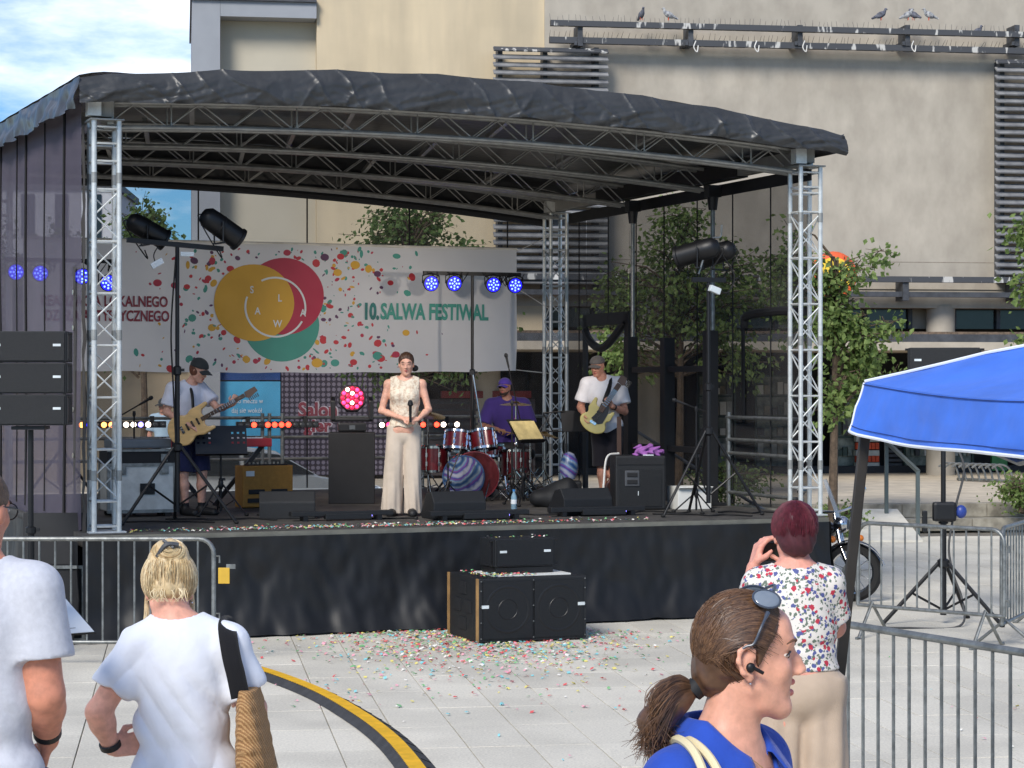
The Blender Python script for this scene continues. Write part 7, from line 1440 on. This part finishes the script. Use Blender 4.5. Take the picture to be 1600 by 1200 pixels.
# ---- woman in blue polo shirt, in profile
def polo():
    o = thing('person', 'smiling brunette in a blue polo shirt seen in profile with sunglasses on her head', 'person', V((1150-800)/F*4.15, 4.15, GZ), 0, 'spectators in front of the stage')
    f = V(.985,.1,-.02); M = hframe(f); hc = (.022,.0,1.6); s = 1.0; nek = (-.02,.01,1.42)
    J = dict(pel=(-.03,.0,.95), nek=nek, shL=(-.12,-.1,1.375), shR=(.05,.15,1.375), elL=(-.2,-.12,1.1), wrL=(-.05,-.2,.92), elR=(.1,.2,1.1), wrR=(.16,.1,.92), hipL=(-.07,-.06,.92), hipR=(.02,.08,.92), knL=(-.07,-.07,.5), knR=(.02,.08,.5), anL=(-.09,-.07,.08), anR=(.0,.08,.08), toL=(.06,-.1,.03), toR=(.15,.05,.03))
    hp, h2, T = head_prims(hc, M, s, (-.018,.005,1.44), ears=False, nr=.051)
    E = lambda p, r: ('e', T(*p), r, M)
    hp[0] = E((0,-.01,.03),(.072,.083,.082)); hp[2] = E((0,.068,-.094),(.02,.017,.017))
    # profile: forehead, nose bridge, lips, chin
    hp += [E((0,.049,.052),(.05,.034,.042)), E((0,.063,-.058),(.027,.017,.02)), ('c', T(-.03,.03,-.08), T(-.008,.062,-.096), .018, .016), ('c', T(.03,.03,-.08), T(.008,.062,-.096), .018, .016)]
    h2 = [E((0,.09,-.014),(.0085,.0165,.018)), ('c', T(0,.081,.022), T(0,.096,-.004), .006, .0062), ('c', T(0,.096,-.004), T(0,.106,-.021), .0062, .0072), E((0,.105,-.0235),(.008,.008,.007)), E((-.0095,.096,-.028),(.006,.0095,.006)), E((.0095,.096,-.028),(.006,.0095,.006))]
    lips = [('c', T(-.024,.071,-.05), T(0,.087,-.047), .0032, .0044), ('c', T(.024,.071,-.05), T(0,.087,-.047), .0032, .0044), ('c', T(-.022,.07,-.062), T(0,.084,-.0675), .0034, .0052), ('c', T(.022,.07,-.062), T(0,.084,-.0675), .0034, .0052)]
    ear = []
    for q in (-1,1):
        ear += [E((q*.074,-.018,-.006),(.006,.016,.027))]; rim = [(q*.08,-.01,-.026),(q*.085,-.026,-.02),(q*.089,-.036,.002),(q*.088,-.034,.02),(q*.083,-.02,.03),(q*.078,-.006,.022),(q*.076,-.004,.008)]
        ear += [('c', T(*a), T(*b), .0045, .0045) for a, b in zip(rim, rim[1:])]+[E((q*.077,-.011,-.032),(.005,.007,.009))]
    tp, _ = torso_prims(J, .95, .95, 1.0); g = [(tp, .05, .01), (hp, .018, .03), (h2, .008, .009), (ear, .006, .006)]
    for q in 'LR': u, fo = arm_prims(J, q, .046, .04, .026); g += [(u+fo, .02, .03)]
    g += [(hand_prims(J['wrL'], (.5,-.1,-.8), (.5,.6,.2), (.3,.3,.3), .6), .007, .012), (hand_prims(J['wrR'], (.3,-.2,-.9), (-.5,-.6,.2), (.3,.3,.3), .6), .007, .012)]
    allp = [p for gg in g for p in gg[0]]; lo, hi = bbox(allp, .04); lo[2] = .88; MP = skin('peach', (226,166,140), .42)
    def bf(q):
        d = None
        for pr, k, kj in g: e = ev(pr, q, k); d = e if d is None else smin(d, e, kj)
        e = el(q, T(0,.086,-.057), (.023,.02,.0055), M); d = np.maximum(d, -e)            # parted lips
        return d
    sdf_obj('body', bf, lo, hi, .0042, MP, o)
    legs = [('e', (-.02,0,.9), (.17,.14,.15))]+[('c', J['hip'+q], J['kn'+q], .1, .075) for q in 'LR']+[('c', J['kn'+q], J['an'+q], .075, .06) for q in 'LR']
    solid('jeans', legs, .014, M_jean, o, .03, .01, cut=lambda q, d: np.maximum(d, q[:,2]-.98)); shoes(o, J, M_shoe, .014)
    solid('lips', lips, .0025, mat('lip_rose', (200,116,108), .45, var=.05), o, .006, .0006); MB().ell(T(0,.0745,-.0545), (.017,.0085,.0055), M, 14).build('teeth', mat('tooth', (240,236,226), .25, var=.02), o, smooth=True)
    for q in (-1,1):
        MB().ell(T(q*.033,.064,.008), (.0135,.0095,.005), M, 16).build('eye', M_eyew, o, smooth=True); MB().ell(T(q*.0345,.0712,.0078), (.0062,.003,.0056), M, 12).build('iris', mat('iris_brown', (70,48,34), .15), o, smooth=True)
        MB().tube([T(q*.019,.072,.01), T(q*.029,.0765,.0145), T(q*.04,.073,.0142), T(q*.0495,.064,.0085)], [.001,.002,.0024,.0012], 6).build('eyelashes', M_eyed, o, smooth=True)
        MB().tube(bez([T(q*.014,.087,.028), T(q*.028,.087,.036), T(q*.045,.077,.037), T(q*.056,.063,.031)], 3), [.0016,.0022,.0026,.0028,.0028,.0026,.0024,.002,.0016,.001], 6).build('eyebrow', mat('brow_brown', (104,76,58), .9), o, smooth=True)
    # hair
    hcv = V(hc); tie = V(*T(0,-.1,-.062)); fM, cc = np.array(M, np.float32), np.array(hc, np.float32); HC0, HR = V(0,-.016,.032), V(.082,.09,.093)
    def hair(q):
        l = (q-cc)@fM; d = smin(el(q, T(*HC0), tuple(HR), M), el(q, T(0,-.07,-.035), (.046,.036,.042), M), .03); line = l[:,1]*.857-l[:,2]*.514-.0103; earh = el(q, T(.08,-.017,-.006), (.034,.023,.034), M); earh2 = el(q, T(-.08,-.017,-.006), (.034,.023,.034), M)
        return np.maximum(np.maximum(np.maximum(d, line), -np.minimum(earh, earh2)), -.1-l[:,2])+.0016*np.sin(l[:,0]*160+l[:,2]*90+l[:,1]*40)
    sdf_obj('hair', hair, np.array(hc)-.19, np.array(hc)+.19, .0045, HP[0], o)
    rr = random.Random(17); cs_ = [[], [], []]
    def proj(p, ex):
        l = M.transposed()@(p-hcv)-HC0; k = math.sqrt((l.x/HR.x)**2+(l.y/HR.y)**2+(l.z/HR.z)**2)+1e-6; return hcv+M@(l/k*ex+HC0)
    for i in range(6500):
        a = rr.uniform(-math.pi, math.pi)                                      # start on the hairline or on the scalp
        if i % 2: ph_ = rr.uniform(-1.9, 1.9); zz = .022+.085*math.cos(ph_); l0 = V(.084*math.sin(ph_), .008+.6*zz-rr.random()*.01, zz)
        else:
            z_ = rr.uniform(-.06,.12); l0 = V(rr.choice([-1,1])*rr.uniform(.0,.09), rr.uniform(-.12,.05), z_)
        if l0.y*.857-l0.z*.514 > .0105: continue
        if abs(l0.x) > .05 and -.045 < l0.y < .02 and l0.z < .03: continue
        if l0.z < -.02 and l0.y > -.05: continue
        sg_ = 1 if l0.x >= 0 else -1; lift = max(0, (l0.z-.0)*6); c = wrap(hcv, M, HC0, HR, l0, V(rr.gauss(0,.012), -.098, -.06+rr.gauss(0,.008)), (l0.x*10+sg_*.12, -.35+rr.gauss(0,.08), .15+lift), 1.005+.05*rr.random()**2, 11)
        if any(abs((M.transposed()@(q-hcv)).x) > .07 and -.034 < (M.transposed()@(q-hcv)).y < .004 and -.04 < (M.transposed()@(q-hcv)).z < .022 for q in c): continue
        cs_[rr.choice([0,0,0,1,1,2])].append(c)
    tip = V(-.162,-.03,1.446)
    for i in range(1300):
        a = rr.uniform(0, 6.283); r = math.sqrt(rr.random()); off = V(0, math.cos(a), math.sin(a)); e = tip+V(rr.gauss(.006,.02), rr.gauss(0,.018), rr.gauss(-.002,.02))
        c = bez([tie+off*.011*r, lerp(tie, tip, .3)+off*.04*r+V(-.014,0,.016), lerp(tie, tip, .68)+off*.052*r+V(-.022+rr.gauss(0,.006),rr.gauss(0,.006),.002+rr.gauss(0,.006)), e], 4); cs_[rr.choice([0,0,1,2])].append(c)
    solid('ponytail', [('c', tie, tuple(lerp(tie, tip, .35)+V(-.012,0,.014)), .013, .03), ('c', tuple(lerp(tie, tip, .35)+V(-.012,0,.014)), tuple(lerp(tie, tip, .7)+V(-.02,0,.002)), .03, .03), ('c', tuple(lerp(tie, tip, .7)+V(-.02,0,.002)), tip, .03, .008)], .005, HP[0], o)
    for i in range(0):
        p0 = proj(hcv+M@V(rr.uniform(-.08,.08), rr.uniform(-.1,.02), rr.uniform(.04,.12)), 1.03); d = M@V(rr.gauss(0,.006), -abs(rr.gauss(.02,.01)), rr.gauss(-.006,.006)); cs_[0].append(bez([p0, p0+d*.7+V(0,0,.006), p0+d*1.5-V(0,0,.012)], 3))
    for k in range(3): strands('hair_strands', cs_[k], .0006, HP[k], o)
    MB().lathe([(.012,-.012),(.02,-.01),(.022,0),(.02,.01),(.012,.012)], 16, frame(tip-tie), tie).build('hair_tie', M_blkm, o, smooth=True)
    # sunglasses pushed up on the head, earbud, earring
    sg = thing('sunglasses', 'grey sunglasses resting on the brunette\'s hair', 'sunglasses', o.location, 0); M_len = mat('lens_grey', (120,130,142), .15, var=.05)
    for q in (-1,1):
        ln = V(q*.72,.12,.66).normalized(); Qg = M@frame(ln, (0,1,0)); lc_ = V(*T(q*.058,.022,.116)); MB().ell(lc_, (.02,.026,.004), Qg, 20).build('lens', M_len, sg, smooth=True); MB().tube([tuple(lc_+Qg@V(0.021*math.cos(t_*.3142), .027*math.sin(t_*.3142), 0)) for t_ in range(20)], .0022, 6, closed=True).build('rim', mat('frame_slate', (62,70,84), .3), sg, smooth=True)
        MB().tube(bez([T(q*.072,.022,.092), T(q*.089,.006,.066), T(q*.092,-.008,.036), T(q*.089,-.022,.03), T(q*.086,-.038,.018)], 4), [.0045,.004]+[.0026]*15, 8).build('temple_arm', mat('frame_slate'), sg, smooth=True)
    MB().tube(bez([T(-.034,.04,.128), T(0,.05,.137), T(.034,.04,.128)], 3), .003, 6).build('bridge', mat('frame_slate'), sg, smooth=True)
    for q in (-1,1):
        eb = thing('wireless_earbud', 'black wireless earbud in the brunette\'s '+('near' if q > 0 else 'hidden far')+' ear', 'earbud', o.location, 0); MB().ell(T(q*.086,-.012,-.01), (.006,.009,.0095), M, 14).build('bud', M_blk, eb, smooth=True); MB().tube([T(q*.089,-.007,-.01), T(q*.086,.012,-.02)], [.0036,.0034], 10).build('stem', M_blk, eb, smooth=True)
        MB().ell(T(q*.081,-.011,-.041), (.0025,.0025,.0025)).build('ear_stud', M_chrome, o)
    # polo shirt
    MPo = cloth_m('polo_blue', (42,76,172), var=.1, vs=10, bump=.3, bs=30); ts = tp+[('k', J['sh'+q], tuple(lerp(J['sh'+q], J['el'+q], .6)), .054, .062) for q in 'LR']
    fw = V(.82,-.57,0); fwn = np.array(fw, np.float32)
    def pcut(q, d):
        nk = rc(q, (-.02,.008,1.42), (-.02,.008,1.56), .064, .06); rel = q-np.array((-.02,.008,1.36), np.float32); sdv = np.abs(rel@np.array((.57,.82,0), np.float32)); fr = rel@fwn; vv = np.maximum(np.maximum(sdv-.012-.6*np.maximum(rel[:,2]+.06,0), -fr), -(rel[:,2]+.09)); return np.maximum(np.maximum(np.maximum(d, .84-q[:,2]), -nk), -vv)
    solid('polo_shirt', ts, .005, MPo, o, .03, .012, cut=pcut, fold=lambda q: folds(q, .004, 26, (.4,.3,1), 5))
    ctr = V(-.02,.008,0); sdx = V(.57,.82,0)
    def collar(a, b):
        t = R(28)+R(304)*a; rad = .068+.010*max(0,math.cos(t)); d = fw*math.cos(t)+sdx*math.sin(t); front = max(0, math.cos(t)); zt_ = 1.485-.075*front**1.3
        if b < .35: k = b/.35; return tuple(ctr+d*(rad+.006-.002*k)+V(0,0,zt_-.035*(1-k)))
        k = (b-.35)/.65; ext = 1+.35*front; return tuple(ctr+d*(rad+.006+.046*k*ext)+V(0,0,zt_+.003-(.05+.03*front)*k**1.1))
    col_ = MB().grid(60, 12, collar).build('collar', MPo, o, smooth=True, fix=False, ang=180); sm = col_.modifiers.new('thick', 'SOLIDIFY'); sm.thickness = .003
    bp_ = lambda z, off: ctr+fw*off+V(0,0,z)
    MB().box(bp_(1.29,.112), (.004,.03,.1), Rz(math.atan2(fw.y, fw.x))).build('placket', mat('placket_dark', (26,28,44), .8), o)
    for z in (1.325, 1.27): MB().lathe([(0,.004),(.006,.004),(.006,0)], 14, frame(fw), bp_(z,.116)).build('button', mat('button_white', (226,226,226), .3), o)
    MB().tube(bez([tuple(ctr+V(-.03,-.07,1.455)), tuple(ctr+V(.03,-.075,1.425)), tuple(ctr+V(.075,-.06,1.39)), tuple(ctr+V(.085,-.02,1.39))], 5), .0009, 4).build('necklace', mat('gold', (214,180,110), .3, .9), o)
    bg_ = thing('shoulder_bag', 'cream shoulder bag straps over the brunette\'s blue shoulder', 'bag', o.location, 0); M_crm = mat('leather_cream', (226,212,172), .5, var=.05)
    for k in (0,1): MB().tube(bez([(-.13+.02*k,-.0+.02*k,1.42),(-.115+.022*k,-.075,1.455-.003*k),(-.085+.03*k,-.15,1.43-.01*k),(-.06+.036*k,-.19,1.33),(-.05+.04*k,-.2,1.15)], 6), .0085, 8).build('strap', M_crm, bg_, smooth=True)
    sdf_obj('pouch', lambda q: el(q, (-.04,-.23,.98), (.16,.07,.16)), (-.24,-.34,.78), (.16,-.12,1.18), .015, M_crm, bg_)
polo()
